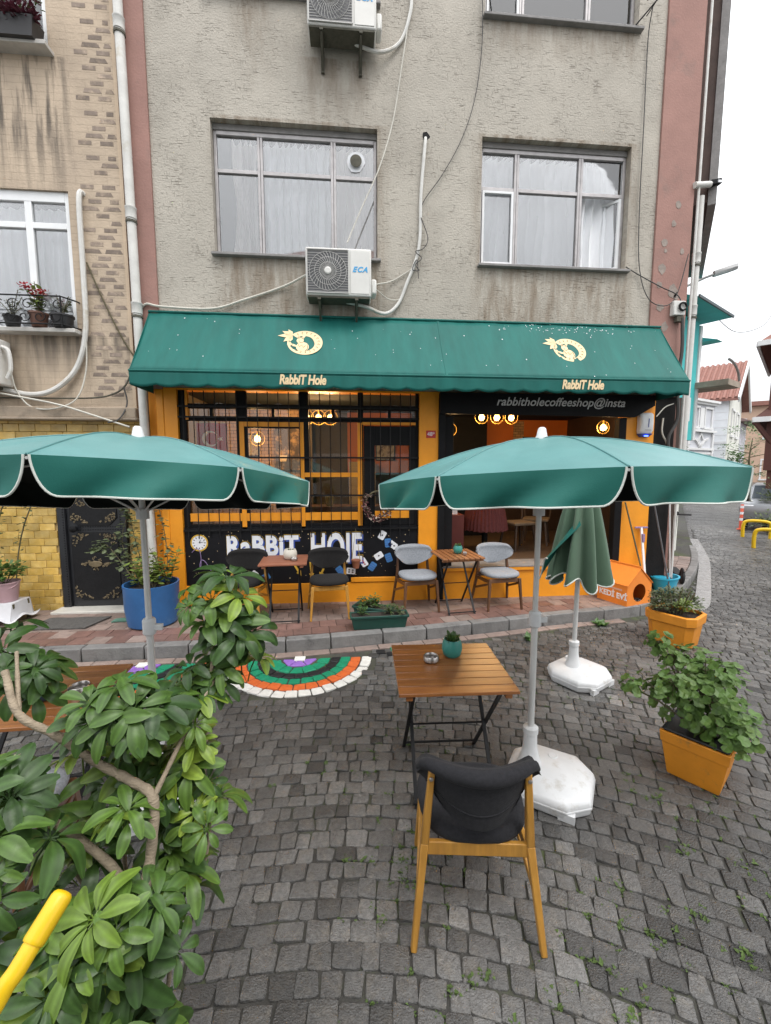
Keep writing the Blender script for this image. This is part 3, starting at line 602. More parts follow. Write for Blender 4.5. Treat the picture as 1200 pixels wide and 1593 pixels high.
# open half: black jambs, sign board
f = MB()
f.b2(1.24, 1.33, SY - .035, SY + .1, .135, 3.0); f.b2(1.332, 1.46, SY + .03, SY + .12, .603, 2.7); f.build('black_jamb', M['black'], B, bev=.004); MB().b2(3.84, 3.948, SY - .01, SY + .1, .603, 2.7).build('black_jamb', M['black'], B, bev=.004)
mb = MB(); mb.prism([(1.24, 2.72), (4.02, 2.70), (4.30, 2.86), (4.30, 3.0), (1.24, 3.0)], 0, .05, Matrix.Translation((0, SY - .037, 0)) @ WALLM); SB = mb.build('sign_board', M['black'], B)
text('lettering', 'rabbitholecoffeeshop@insta', .158, pm('chalk_grey', (.62, .62, .62), .7, .15, 20), SB, Matrix.Translation((2.93, SY - .0895, 2.885)) @ WALLM, shear=.28, bold=.0022, space=1.02)
# sanitiser box on the orange column
D_ = thing('soap_dispenser', 'white wall dispenser with a glowing blue underside on the orange column', 'dispenser', (4.2, SY - .002, 2.43))
mb = MB(); mb.loft([[(sx * a, y, z) for sx, y in ((-1, 0), (1, 0), (1, -d), (.8, -d - .02), (-.8, -d - .02), (-1, -d))] for a, d, z in ((.085, .05, .04), (.1, .075, .08), (.095, .085, .2), (.1, .07, .31), (.088, .05, .335))]); mb.build('body', M['white_pvc'], D_, bev=.008)
mb = MB(); mb.loft([[(sx * a, y, z) for sx, y in ((-1, 0), (1, 0), (1, -d), (-1, -d))] for a, d, z in ((.06, .05, .0), (.098, .09, .045))]); mb.build('nozzle', M['navy_print'], D_, bev=.006)
mb = MB(); mb.box(.0, -.075, .012, .05, .02, .012); mb.build('indicator_light', pm('blue_light', (.08, .15, .9), .4, 0, emit=4), D_)
MB().prism([(0, .13), (.012, .13), (.016, .25), (.004, .25)], 0, .001, Matrix.Translation((0, -.107, 0)) @ WALLM).build('print_line', M['navy_print'], D_); mb = MB(); mb.prism([(-.05, .09), (.05, .09), (.05, .094), (-.05, .094)], 0, .001, Matrix.Translation((0, -.107, 0)) @ WALLM); mb.build('print_line', M['black'], D_)

# ---------------------------------------------------------------- inside the shop
IN = thing('shop_interior', 'lit orange and brick room seen through the shop window and opening', 'room'); del IN['category']; IN['kind'] = 'structure'
def brick_mat(name, c1, c2, mo, sc=4.5):
    m = pm(name, c1, .75, .2, 5); n = m.node_tree; N = n.nodes; L = n.links.new; b = N['Principled BSDF']; tc = N.new('ShaderNodeTexCoord'); mp = N.new('ShaderNodeMapping'); mp.inputs['Rotation'].default_value = (pi / 2, 0, 0); L(tc.outputs['Object'], mp.inputs[0])
    br = N.new('ShaderNodeTexBrick'); br.inputs['Color1'].default_value = (*c1, 1); br.inputs['Color2'].default_value = (*c2, 1); br.inputs['Mortar'].default_value = (*mo, 1); br.inputs['Scale'].default_value = sc; br.inputs['Mortar Size'].default_value = .018; L(mp.outputs[0], br.inputs[0]); L(br.outputs[0], b.inputs['Base Color'])
    bp = N.new('ShaderNodeBump'); bp.inputs['Strength'].default_value = .6; bp.inputs['Distance'].default_value = .02; L(br.outputs['Fac'], bp.inputs['Height']); bp.invert = True; L(bp.outputs[0], b.inputs['Normal']); return m
M['brick'] = brick_mat('interior_brick', (.55, .33, .15), (.42, .24, .11), (.12, .08, .05))
M['in_orange'] = pm('interior_orange', (.62, .16, .02), .6, .1, 2)
M['in_floor'] = pm('interior_boards', (.11, .075, .05), .45, .3, 3, .2, 40, stretch=(1, 9, 1))
mb = MB(); mb.b2(-2.3, 4.9, WY + .17, 9.3, .45, .58); mb.build('floor', M['in_floor'], IN)
mb = MB(); mb.b2(-2.3, 4.9, WY + .23, 9.3, 3.03, 3.1); mb.build('ceiling', M['dark_room'], IN)
mb = MB(); mb.b2(-2.3, -.75, 7.35, 7.45, .58, 3.03); mb.build('brick_wall', M['brick'], IN)
mb = MB(); mb.b2(-.745, -.6, 7.3, 7.45, .58, 3.03); mb.b2(-.6, .0, 8.2, 8.3, .58, 3.03); mb.b2(-2.32, -2.25, WY + .2, 9.3, .58, 3.03); mb.b2(-2.32, 4.95, 9.32, 9.4, .45, 3.1); mb.build('dark_wall', pm('brown_wall', (.10, .075, .05), .7, .2, 3), IN)
mb = MB(); mb.b2(0, 1.25, 8.2, 8.3, 1.9, 3.03); mb.b2(2.85, 4.9, 9.15, 9.3, 2.05, 3.03); mb.build('orange_wall', M['in_orange'], IN); mb = MB(); mb.b2(0, 1.25, 8.2, 8.3, .58, 1.9); mb.b2(2.85, 4.9, 9.15, 9.3, .58, 2.05); mb.b2(4.85, 4.95, WY + .2, 9.15, .58, 3.03); mb.build('dimmed_wall', pm('dimmed_wall_brown', (.05, .03, .02), .6, .3, 4, stretch=(8, 8, 1)), IN)  # lower and side walls coloured dark: dimness of the room put into colour
mb = MB(); mb.b2(1.25, 2.85, 8.6, 8.7, .58, 3.03); mb.b2(1.22, 1.27, 7.2, 8.6, .58, 3.03); mb.build('black_wall', M['black'], IN)
mb = MB()
for k in range(12): 
    a = U(0, 6.3); x, z = 1.62 + U(-.14, .14), 2.52 + U(-.35, .3); R = Matrix.Translation((x, 8.598, z)) @ WALLM @ Matrix.Rotation(a, 4, 'Z'); mb.prism([(-.1, 0), (-.03, .035), (.1, 0), (-.03, -.035)], 0, .004, R)
mb.build('gold_leaf_painting', M['yellow_print'], IN)
mb = MB(); mb.b2(3.62, 3.85, 9.13, 9.149, 2.3, 3.0); mb.build('brick_strip', M['brick'], IN)
# flag on the brick wall
fl_ = thing('flag', 'red flag with a white crescent hanging behind the shop window', 'flag', (-1.9, 6.25, 2.1))
MB().sheet(lambda u, v: (.42 * (u - .5), .02 * sin(u * 9), .52 * v), 12, 4).build('cloth', pm('red_flag_cloth', (.42, .02, .04), .8, .1, 5), fl_, smooth=True)
n = 24; P = [(.11 * cos(.55 + (2 * pi - 1.1) * k / n), .11 * sin(.55 + (2 * pi - 1.1) * k / n)) for k in range(n + 1)] + [(.024 + .086 * cos(.62 + (2 * pi - 1.24) * k / n), .086 * sin(.62 + (2 * pi - 1.24) * k / n)) for k in range(n, -1, -1)]
MB().prism(P, 0, .003, Matrix.Translation((-.02, -.026, .3)) @ WALLM).build('crescent', M['white_print'], fl_)
mb = MB(); s5 = [(.04 * (1 if k % 2 == 0 else .4) * cos(pi + k * pi / 5), .04 * (1 if k % 2 == 0 else .4) * sin(pi + k * pi / 5)) for k in range(10)]; mb.prism(s5, 0, .003, Matrix.Translation((.12, -.026, .3)) @ WALLM); mb.build('star', M['white_print'], fl_)
# cup painting, cabinet, counter things
mb = MB(); mb.b2(-1.2, -.76, 7.3, 7.33, 1.95, 2.65); PT = mb.build('picture', pm('dark_picture', (.09, .06, .045), .6, .4, 6, col2=(.33, .2, .09), c2s=6, c2t=(.5, .6)), label='dark wall painting with a cream cup behind the shop window', cat='picture')
mb = MB(); P = [(-.07, .05), (-.05, -.05), (.05, -.05), (.07, .05)]; mb.prism(P, 0, .004, Matrix.Translation((-1.08, 7.3, 2.15)) @ WALLM); mb.build('cup', M['cream'], PT)
mb = MB(); mb.b2(.02, .5, 7.75, 8.15, .58, 2.1); mb.b2(.04, .25, 7.735, 7.75, .7, 2.0); mb.b2(.27, .48, 7.735, 7.75, .7, 2.0); mb.build('cupboard', pm('ochre_cupboard', (.30, .21, .085), .6, .2, 5, stretch=(1, 1, 6)), label='ochre wooden cupboard standing behind the shop window', cat='cupboard', bev=.004)
mb = MB(); mb.b2(-.6, .9, 6.35, 6.75, 1.35, 1.42); mb.b2(-.5, .8, 6.45, 6.7, .58, 1.35); mb.build('counter', pm('dark_counter', (.07, .035, .025), .5, .3, 6), label='dark counter running behind the shop window', cat='counter', bev=.004)
mb = MB(); mb.lathe([(.05, 0), (.055, .02), (.06, .14), (.05, .16)], 14, (-.28, 6.45, 1.42)); mb.build('jar', pm('glass_jar', (.18, .17, .1), .2, .3, 20), label='glass jar standing on the counter behind the window', cat='jar')
mb = MB(); mb.b2(1.5, 1.86, 6.65, 7.0, .582, 1.24); CB = mb.build('cabinet', pm('dark_red_cabinet', (.14, .028, .022), .5, .25, 5), label='dark red cabinet inside the opening carrying the wifi card', cat='cabinet', bev=.006)
mb = MB(); mb.box(0, 0, 0, .2, .006, .26, Matrix.Rotation(radians(-12), 3, 'X')); WC = mb.build('wifi_card', M['white_print'], label='white wifi notice card on the dark red cabinet', cat='card'); WC.location = (1.66, 6.72, 1.372)
R_ = Matrix.Translation((0, -.006, 0)) @ Matrix.Rotation(radians(-12), 4, 'X') @ WALLM
text('lettering', 'WIFI', .06, M['black'], WC, R_ @ Matrix.Translation((0, .05, 0)), bold=.002); 
mb = MB()
for z, a in ((.1, .07), (-.01, .08), (-.035, .06), (-.06, .075)): mb.prism([(-a, z), (a, z), (a, z + .008), (-a, z + .008)], 0, .001, R_)
mb.build('print_line', M['ac_dark'], WC)
# fringed round side table and stools
t = thing('fringed_table', 'small round table with a dark red fringed skirt inside the shop', 'table', (2.32, 7.0, .582))
MB().lathe([(.05, 0), (.05, .55), (.08, .6)], 12).build('leg', M['black'], t)
nn = 72; MB().loft([[((r_ + (.018 if k % 2 else 0)) * cos(2 * pi * k / nn), (r_ + (.018 if k % 2 else 0)) * sin(2 * pi * k / nn), z + (.015 * (k % 3) if z < .5 else 0)) for k in range(nn)] for r_, z in ((.37, .36), (.35, .5), (.3, .74), (.28, .76))]).build('skirt', pm('dark_red_fringe', (.12, .03, .03), .9, .3, 30), t)
def stool(label, x, y, rz):
    t = thing('cafe_chair', label, 'chair', (x, y, .582), rz); wd = pm('dark_stained_wood', (.06, .04, .028), .5, .2, 5)
    for a, b in ((-1, -1), (1, -1), (-1, 1), (1, 1)): MB().bar((a * .22, b * .22, 0), (a * .17, b * .17, .44), .03, .03).build('leg', wd, t)
    MB().box(0, 0, .46, .46, .44, .05).build('seat', pm('cane_seat', (.16, .12, .08), .8, .2, 20), t, bev=.015)
    MB().tube(spline([(-.22, .19, .45), (-.22, .22, .68), (0, .26, .74), (.22, .22, .68), (.22, .19, .45)], 5), .017, 8).build('backrest', wd, t, smooth=True); return t
stool('dark wooden chair inside the shop beside the fringed table', 2.95, 7.1, 15); stool('dark wooden chair deep inside the shop by the orange wall', 3.5, 7.6, -30)
def lamp(label, pts, zc, drop, hoop=True):
    x0 = sum(p[0] for p in pts) / len(pts); y0 = pts[0][1]; t = thing('pendant_lamp', label, 'lamp', (x0, y0, zc)); br_ = pm('brass', (.45, .28, .07), .35, .1, metal=.8)
    MB().tube([(0, 0, .12), (0, 0, drop)], .005, 6).build('cord', M['black'], t)
    mb = MB()
    if len(pts) > 1: mb.bar((pts[0][0] - x0 - .1, 0, .12), (pts[-1][0] - x0 + .1, 0, .12), .015, .015)
    for p in pts: mb.tube([(p[0] - x0, 0, .04), (p[0] - x0, 0, .12)], .015, 8)
    for p in pts:
        for e in (0, pi / 2): mb.tube([(p[0] - x0 + .11 * cos(a) * cos(e), .11 * cos(a) * sin(e), .11 * sin(a)) for a in [2 * pi * k / 20 for k in range(21)]], .004, 5, cap=False)
    mb.build('cage', br_, t)
    for p in pts:
        MB().lathe([(.004, -.06), (.036, -.048), (.05, -.006), (.036, .032), (.013, .055)], 12, (p[0] - x0, 0, 0)).build('bulb', pm('lit_bulb', (1, .62, .2), .3, 0, emit=5), t, smooth=True)
        l = bpy.data.lights.new('bulb_light', 'POINT'); l.energy = 12; l.color = (1, .62, .28); l.shadow_soft_size = .06; lo = bpy.data.objects.new('bulb_light', l); COL.objects.link(lo); lo.parent = t; lo.location = (p[0] - x0, -.09, -.02)
lamp('brass three bulb lamp hanging in the open shop doorway', [(2.22, 7.0), (2.48, 7.0), (2.73, 7.0)], 2.83, .2)
lamp('single caged bulb hanging by the black wall with gold painting', [(1.69, 7.0)], 2.62, .41)
lamp('single caged bulb hanging before the orange back wall', [(4.35, 7.0)], 2.68, .35)
lamp('brass three bulb lamp hanging behind the grilled window', [(-.62, 6.7), (-.44, 6.7), (-.26, 6.7)], 2.76, .27)
lamp('single bulb glowing in front of the brick wall behind the window', [(-1.38, 6.75)], 2.44, .59)
def frame_pic(label, x, y, z, w_, h_, c1, c2):
    t = thing('picture', label, 'picture', (x, y, z)); MB().b2(-w_ / 2, w_ / 2, -.012, 0, 0, h_).build('print', pm('framed_print', c1, .6, .3, 9, col2=c2, c2s=9, c2t=(.48, .58)), t)
    f = MB(); f.b2(-w_ / 2 - .02, -w_ / 2, -.02, 0, -.02, h_ + .02); f.b2(w_ / 2, w_ / 2 + .02, -.02, 0, -.02, h_ + .02); f.b2(-w_ / 2, w_ / 2, -.02, 0, -.02, 0); f.b2(-w_ / 2, w_ / 2, -.02, 0, h_, h_ + .02); f.build('frame', M['black'], t)
frame_pic('small framed print on the brick wall behind the grilled window', -1.62, 7.34, 2.2, .26, .34, (.5, .42, .28), (.2, .1, .05)); frame_pic('pale framed print beside the ochre cupboard in the shop', .72, 8.19, 2.15, .34, .4, (.45, .4, .3), (.1, .06, .04)); frame_pic('dark framed print on the orange wall deep in the shop', 4.05, 9.14, 2.3, .4, .34, (.03, .03, .03), (.2, .12, .05))

# ---------------------------------------------------------------- awning
M['awning'] = pm('awning_canvas', (.007, .112, .096), .6, .2, 1.4, .12, 160, stretch=(3.5, .8, .8), col2=(.011, .125, .107), c2s=1, c2t=(.45, .7), spec=.3)
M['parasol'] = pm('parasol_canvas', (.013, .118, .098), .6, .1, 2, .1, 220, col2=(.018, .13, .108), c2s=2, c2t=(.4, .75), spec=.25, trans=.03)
M['parasol_top'] = pm('sky_lit_parasol_canvas', (.095, .25, .25), .42, .12, 3, .12, 220, col2=(.13, .29, .29), c2s=1.6, c2t=(.4, .75), spec=.5, trans=.03)  # paler copy of the valance canvas: sky light on top put into the colour
M['shade_sheet'] = pm('parasol_underside_shade', (.008, .012, .011), .8, .1, 3, spec=.1)  # dark sheets added under the canvas: shade of the underside put into colour
M['parasol_old'] = pm('faded_parasol_canvas', (.075, .135, .085), .7, .14, 3, .12, 200, sheen=.2)
M['welt'] = pm('white_welt', (.62, .64, .6), .7, .1, 9)
AX0, AX1, AT, AF, ZT, ZF = -2.47, 4.36, WY - .02, 5.2, 3.94, 3.1
A = thing('awning', 'long green canvas awning with cream carrot emblems over the shop', 'awning', (0, 0, 0))
def canopy(u, v):
    x = AX0 + (AX1 - AX0) * u; s = .02 * sin(pi * v) * (1 + .5 * sin(x * 1.85 + .8)) + .006 * sin(x * 5 + v * 3) * sin(pi * v) + .004 * sin(x * 13 + 4 * v + 2 * sin(x * 2)) * (1 - v) + .0025 * sin(x * 31 + 2 * v)
    return (x, AT + (AF - AT) * v, ZT + (ZF - ZT) * v - s)
MB().sheet(canopy, 200, 12).build('canopy', M['awning'], A, smooth=True, thick=.006)
for x in (AX0, AX1):
    e = .004 if x == AX0 else -.004
    MB().add([(x + e, AT, ZT), (x + e, AF, ZF), (x + e, AF + .02, ZF - .16), (x + e, AT, ZF - .16)], [(0, 1, 2, 3)]).build('end_panel', M['awning'], A, thick=.005)
def val(u, v):
    x = AX0 + (AX1 - AX0) * u; return (x, AF - .004 - .004 * sin(x * 21) * v, ZF - .004 - v * (.165 + .028 * (abs(sin(pi * (x - AX0) / .29)) - .5)))
MB().sheet(val, 330, 5).build('valance', M['awning'], A, smooth=True, thick=.004)
mb = MB(); mb.tube([(AX0, AF - .004, ZF), (AX1, AF - .004, ZF)], .014, 8); mb.tube([(AX0, AT - .01, ZT + .005), (AX1, AT - .01, ZT + .005)], .016, 8); mb.build('hem_roll', M['awning'], A, smooth=True)
mb = MB(); mb.sheet(lambda u, v: tuple(Vector(canopy((1.2 + .02 * u - AX0) / (AX1 - AX0), v)) + Vector((0, -.005, .005))), 1, 10); mb.build('seam', M['awning'], A, thick=.003)
mb = MB()
for x in (AX0 + .05, 1.2, AX1 - .05): mb.bar((x, AT, ZF - .02), (x, AF + .03, ZF - .02), .025, .025)
mb.bar((AX0, AF + .03, ZF - .01), (AX1, AF + .03, ZF - .01), .025, .025); mb.build('frame', M['iron'], A)
slope = atan2(ZT - ZF, AT - AF)
def on_awning(x, v, lift=.0): p = Vector(canopy((x - AX0) / (AX1 - AX0), v)); n = Vector((0, -sin(slope), cos(slope))); return Matrix.Translation(p + n * (.008 + lift)) @ Matrix.Rotation(slope, 4, 'X')
def emblem(x, k):
    """curled carrot with leaves round a sitting rabbit"""
    Mx = on_awning(x, .47) @ Matrix.Diagonal((k, k * 1.28, 1, 1)); e = MB(); n = 40
    O = [(.05 + .235 * cos(a), .185 * sin(a)) for a in [radians(140 - 335 * i / n) for i in range(n + 1)]]
    I = [(.05 + (.235 - t_) * cos(a), (.185 - t_ * .8) * sin(a) + .0) for a, t_ in [(radians(140 - 335 * i / n), .012 + .105 * min(1, (1 - i / n) * 1.6) * (.75 + .25 * sin(pi * i / n))) for i in range(n, -1, -1)]]
    for i in range(n): e.add([Mx @ Vector((*p, 0)) for p in (O[i], O[i + 1], I[n - 1 - i], I[n - i])], [(0, 1, 2, 3)])
    for a, l, w in ((150, .16, .035), (178, .2, .03), (215, .15, .035), (118, .12, .028), (245, .1, .028)):
        R = Mx @ Matrix.Translation((-.12, .1, 0)) @ Matrix.Rotation(radians(a), 4, 'Z'); e.add([R @ Vector(p) for p in ((0, 0, .0006), (l * .5, w, .0006), (l, .01, .0006), (l * .5, -w, .0006))], [(0, 1, 2, 3)])
    ell = lambda cx, cy, a, b, r=0: e.add([Mx @ Matrix.Translation((cx, cy, .0012)) @ Matrix.Rotation(radians(r), 4, 'Z') @ Vector((a * cos(q), b * sin(q), 0)) for q in [2 * pi * i / 18 for i in range(18)]], [tuple(range(18))])
    ell(.02, -.07, .085, .075); ell(-.015, .03, .048, .045, 20); ell(-.045, .095, .015, .05, 18); ell(.03, .09, .016, .055, -35); ell(-.1, -.045, .05, .016, -20); ell(-.15, -.03, .025, .03)
    em = e.build('emblem', M['cream'], A); d = MB()
    for i in range(16):
        a = radians(120 - 19 * i); r_ = .185; c_ = Vector((.05 + r_ * cos(a), r_ * .8 * sin(a), .0022)); d.tube([Mx @ (c_ + Vector((.014 * cos(q), .014 * sin(q), 0))) for q in [a + .5 * j for j in range(7)]], .0022, 4)
    for q in (((-.03, .02), (-.02, .012)), ((-.04, .09), (-.035, .06)), ((.02, .08), (.01, .055)), ((-.04, -.03), (-.02, -.07), (.01, -.04), (.03, -.08), (.06, -.05)), ((.08, -.03), (.09, -.09), (.06, -.13)), ((-.02, .0), (0, -.01), (.02, 0))): d.tube([Mx @ Vector((*p, .0024)) for p in q], .0025, 4)
    d.build('emblem_line', M['black'], em)
for x, xt in ((-.56, -.52), (2.86, 2.93)):
    emblem(x, .92); t = text('lettering', 'RabbiT Hole', .135, M['cream'], A, Matrix.Translation((xt, AF - .0125, ZF - .08)) @ WALLM @ Matrix.Diagonal((.82, 1.12, 1, 1)), shear=.18, bold=.0055, space=.96)
mb = MB()
for _ in range(130):
    x = random.gauss(3.0, .55) if RND() < .7 else U(AX0, AX1); v = abs(random.gauss(.09, .05)) if 2 < x < 4 and RND() < .85 else U(.05, .98)
    if AX0 + .05 < x < AX1 - .05:
        r_ = U(.003, .009); Mx = on_awning(x, v, .0008); mb.add([Mx @ Vector((r_ * cos(k * 1.05) * U(.6, 1), r_ * 1.5 * sin(k * 1.05) * U(.6, 1), 0)) for k in range(6)], [tuple(range(6))])
mb.build('droppings', M['white_print'], A, kind='stuff')
# ---------------------------------------------------------------- air conditioners
def aircon(label, x, z):
    t = thing('air_conditioner', label, 'air conditioner', (x, WY - .32, z), group='air conditioners on the plaster wall')
    w_, h_, d_ = .8, .56, .27; mb = MB(); mb.b2(-w_ / 2, w_ / 2, -.0, d_, 0, h_); body = mb.build('body', M['ac'], t, bev=.018)
    mb = MB(); mb.b2(.402, .47, .06, .24, .06, .24); mb.build('valve_cover', M['ac'], t, bev=.02)
    mb = MB(); mb.b2(-w_ / 2 + .02, w_ / 2 - .02, .01, d_ - .02, -.02, -.002); mb.build('base_tray', M['rust'], t)
    cx, cz, R = -.13, h_ / 2, .225; mb = MB(); mb.prism([(cx + sx * .25, cz + sz * .25) for sx, sz in ((-1, -1), (1, -1), (1, 1), (-1, 1))], 0, .006, Matrix.Translation((0, -.001, 0)) @ WALLM); mb.build('recess', M['ac_dark'], t)
    g = MB()
    for k in range(34):
        a = 2 * pi * k / 34; g.tube([(cx + r_ * cos(a + .55 * (r_ / R)), -.016 - .01 * sin(pi * r_ / R), cz + r_ * sin(a + .55 * (r_ / R))) for r_ in (.04, .09, .14, .19, R)], .0028, 4)
    for r_ in (R, .16, .1): g.tube([(cx + r_ * cos(a), -.014 - .01 * sin(pi * r_ / R), cz + r_ * sin(a)) for a in [2 * pi * k / 32 for k in range(33)]], .003, 4, cap=False)
    for k in range(17):
        zz = cz - .235 + .47 * k / 16; L_ = sqrt(max(0, R * R - (zz - cz) ** 2))
        for s in (-1, 1):
            if .245 - L_ > .01: g.bar((cx + s * (L_ + .004), -.011, zz), (cx + s * .245, -.011, zz), .003, .003)
    for s in (-1, 1): g.bar((cx + s * .25, -.012, cz - .25), (cx + s * .25, -.012, cz + .25), .012, .01); g.bar((cx - .25, -.012, cz + s * .25), (cx + .25, -.012, cz + s * .25), .012, .01)
    g.build('fan_grille', pm('light_grille', (.5, .49, .47), .5, .1), t)
    hub = MB().lathe([(.042, 0), (.042, .01), (.03, .016)], 20).build('hub', M['ac'], t); hub.rotation_euler = (pi / 2, 0, 0); hub.location = (cx, -.024, cz)
    mb = MB(); mb.b2(.145, .375, -.006, -.001, .03, h_ - .03); pn = mb.build('panel', M['ac'], t, bev=.004)
    text('lettering', 'ECA', .085, M['blue_print'], t, Matrix.Translation((.26, -.0075, .31)) @ WALLM, shear=.35, bold=.004, space=1.25)
    for s in (-.24, .22):
        mb = MB(); mb.b2(s - .02, s + .02, .0, .3, -.045, -.021); mb.b2(s - .02, s + .02, .285, .315, -.26, -.046); mb.bar((s, .02, -.05), (s, .29, -.24), .025, .01); mb.build('bracket', M['rust'], t)
    return t
aircon('lower air conditioner mounted just above the green awning', -.09, 4.1); aircon('upper air conditioner high on the plaster wall between the windows', -.02, 7.08)
# ---------------------------------------------------------------- pipes and cables on the wall
def run(name, label, cat, pts, r, mat, n=8, sm=5): return MB().tube(spline(pts, sm), r, n).build(name, M[mat], smooth=True, label=label, cat=cat)
y = WY - .03
run('drain_hose', 'white insulated hose curving from the wall hole to the lower air conditioner', 'hose', [(1.03, WY + .05, 6.16), (1.02, y, 6.12), (.97, y, 5.5), (.96, y, 4.95), (.9, y, 4.66), (.8, y, 4.42), (.68, y, 4.14), (.5, y - .05, 3.99), (.25, y - .1, 4.05), (.0, y - .1, 4.1), (-.2, y - .1, 4.12)], .021, 'pipe_white')
run('drain_hose', 'white insulated hose looping beside the upper air conditioner', 'hose', [(.84, y, 9.5), (.84, y, 7.9), (.8, y, 7.5), (.68, y, 7.22), (.45, y - .05, 7.06), (.2, y - .1, 7.06), (-.02, y - .1, 7.14)], .021, 'pipe_white')
run('cable', 'cream cable slanting from the upper hose down to the lower air conditioner', 'cable', [(.8, y, 7.5), (.72, y - .02, 7.0), (.6, y - .03, 6.3), (.42, y - .1, 5.7), (.2, y - .16, 5.2), (.02, y - .2, 4.77)], .008, 'cable_white', 6)
run('cable', 'cream cable sagging from the awning corner to the lower air conditioner', 'cable', [(-2.62, y, 3.85), (-2.5, y - .02, 4.02), (-2.3, y - .02, 4.0), (-1.7, y, 4.0), (-1.3, y, 4.12), (-.8, y, 4.3), (-.48, y - .1, 4.42)], .014, 'cable_white', 6)
run('cable', 'thin cream cable from the lower air conditioner to the tied hose', 'cable', [(.38, y - .12, 4.32), (.6, y, 4.42), (.86, y, 4.58)], .008, 'cable_white', 6)
run('cable', 'thin white cable drooping below the lower air conditioner valve', 'cable', [(.38, y - .1, 4.27), (.55, y - .03, 4.18), (.7, y, 4.2), (.77, y, 4.34)], .006, 'cable_white', 6)
run('cable', 'long dark cable arcing down from the upper window to the hose', 'cable', [(1.72, y, 7.95), (1.73, y, 7.3), (1.66, y, 6.7), (1.5, y, 6.2), (1.25, y, 5.75), (1.0, y, 5.4), (.97, y, 5.2)], .0055, 'cable_dark', 6)
run('cable', 'tangle of dark wire tied round the white hose', 'cable', [(.97, y - .02, 5.2), (1.06, y - .03, 4.95), (1.0, y - .03, 4.82), (.9, y - .03, 4.78), (.98, y - .03, 4.7), (.9, y - .03, 4.62), (.95, y - .03, 4.55), (.86, y - .03, 4.56), (.92, y - .03, 4.68), (.94, y - .03, 4.45)], .0055, 'cable_dark', 6)
run('cable', 'straight dark cable dropping from the upper rail past the right window', 'cable', [(3.9, y - .1, 7.8), (3.93, y, 7.5), (3.94, y, 6.5), (3.95, y, 5.4), (4.0, y, 4.7), (4.15, y - .02, 4.3), (4.4, y - .04, 4.22), (4.55, y - .04, 4.4), (4.66, y - .05, 4.9)], .006, 'cable_dark', 6)
run('cable', 'dark cable sagging from the right window sill to the corner box', 'cable', [(3.8, y, 4.72), (4.0, y, 4.62), (4.3, y - .04, 4.46), (4.55, y - .04, 4.36), (4.63, y - .05, 4.2)], .007, 'cable_dark', 6)
hole = MB(); hole.prism([(1.03 + .06 * cos(k * .7) * U(.6, 1.2), 6.2 + .05 * sin(k * .7) * U(.6, 1.2)) for k in range(9)], 0, .004, Matrix.Translation((0, WY, 0)) @ WALLM); hole.build('pipe_hole', M['black'], B)
def downpipe(label, x0, yy, z0, z1, r_, joints, lean=0):
    t = thing('downpipe', label, 'pipe', (x0, yy, z0)); MB().tube([(0, 0, 0), (lean, 0, z1 - z0)], r_, 14).build('pipe', M['pipe_white'], t, smooth=True)
    for z in joints: MB().lathe([(r_ + .002, -.07), (r_ + .009, -.065), (r_ + .009, .045), (r_ + .013, .05), (r_ + .013, .065), (r_ + .001, .07)], 14, (lean * (z - z0) / (z1 - z0), 0, z - z0)).build('collar', M['pipe_white'], t, smooth=True)
    for z in joints: MB().lathe([(r_ + .004, -.012), (r_ + .012, -.012), (r_ + .012, .012), (r_ + .004, .012)], 12, (lean * (z - z0) / (z1 - z0), 0, z - z0 - .1)).build('clamp', M['rust'], t)
    return t
downpipe('tall white rain pipe beside the pink strip between the two houses', -2.555, WY - .1, .2, 10, .052, (3.95, 5.05, 7.1), -.05)
for k, (d_, o, lab) in enumerate(((.03, .05, 'thin white conduit running up the corner edge'), (.14, .08, 'grey white rain pipe standing on the side street wall'))):
    p = K0 + SD * d_ + SN * o; downpipe(lab, p.x, p.y, .2 if k == 0 else 2.2, 5.7 if k else 10, .016 if k == 0 else .045, () if k == 0 else (4.2, 4.9))
# corner floodlight, junction box, street lamp
t = thing('floodlight', 'black floodlight on a short white arm at the building corner', 'lamp', tuple(K0 + Vector((0, 0, 5.82))))
MB().tube([(-.02, -.02, -.03), (.24, .02, .02)], .04, 10).build('arm', M['pipe_white'], t, smooth=True); MB().box(.31, .03, .045, .15, .1, .07, Matrix.Rotation(radians(-12), 3, 'Y')).build('head', M['black'], t, bev=.01); MB().box(.345, -.025, .04, .06, .01, .03).build('lens', M['white_print'], t)
t = thing('junction_box', 'white electric box with a black loop on the pink corner strip', 'electric box', (4.56, WY - .035, 4.1)); MB().box(0, -.04, .08, .17, .08, .19).build('box', M['ac'], t, bev=.01); MB().tube([(.03 + .05 * cos(a), -.1, .09 + .05 * sin(a)) for a in [.4 * k for k in range(15)]], .014, 6).build('cable_loop', M['black'], t, smooth=True); MB().box(.03, -.04, -.06, .1, .06, .07).build('plug', M['rust'], t)
run('cable', 'thick dark cable bundle hanging at the corner below the electric box', 'cable', [(4.62, y - .07, 4.05), (4.64, y - .08, 3.6), (4.6, y - .08, 3.2), (4.66, y - .06, 2.7), (4.55, y - .05, 2.4), (4.62, y - .05, 2.0)], .022, 'cable_dark', 6)
run('cable', 'loose pale cable crossing the black corner wall', 'cable', [(4.38, SY - .02, 2.72), (4.5, SY - .02, 2.85), (4.62, SY - .03, 2.9)], .008, 'cable_white', 6)
run('cable', 'short pale cables dangling on the black corner wall', 'cable', [(4.5, SY, 2.7), (4.48, SY - .02, 2.5), (4.56, SY - .02, 2.35), (4.6, SY - .02, 2.2)], .011, 'cable_white', 6)

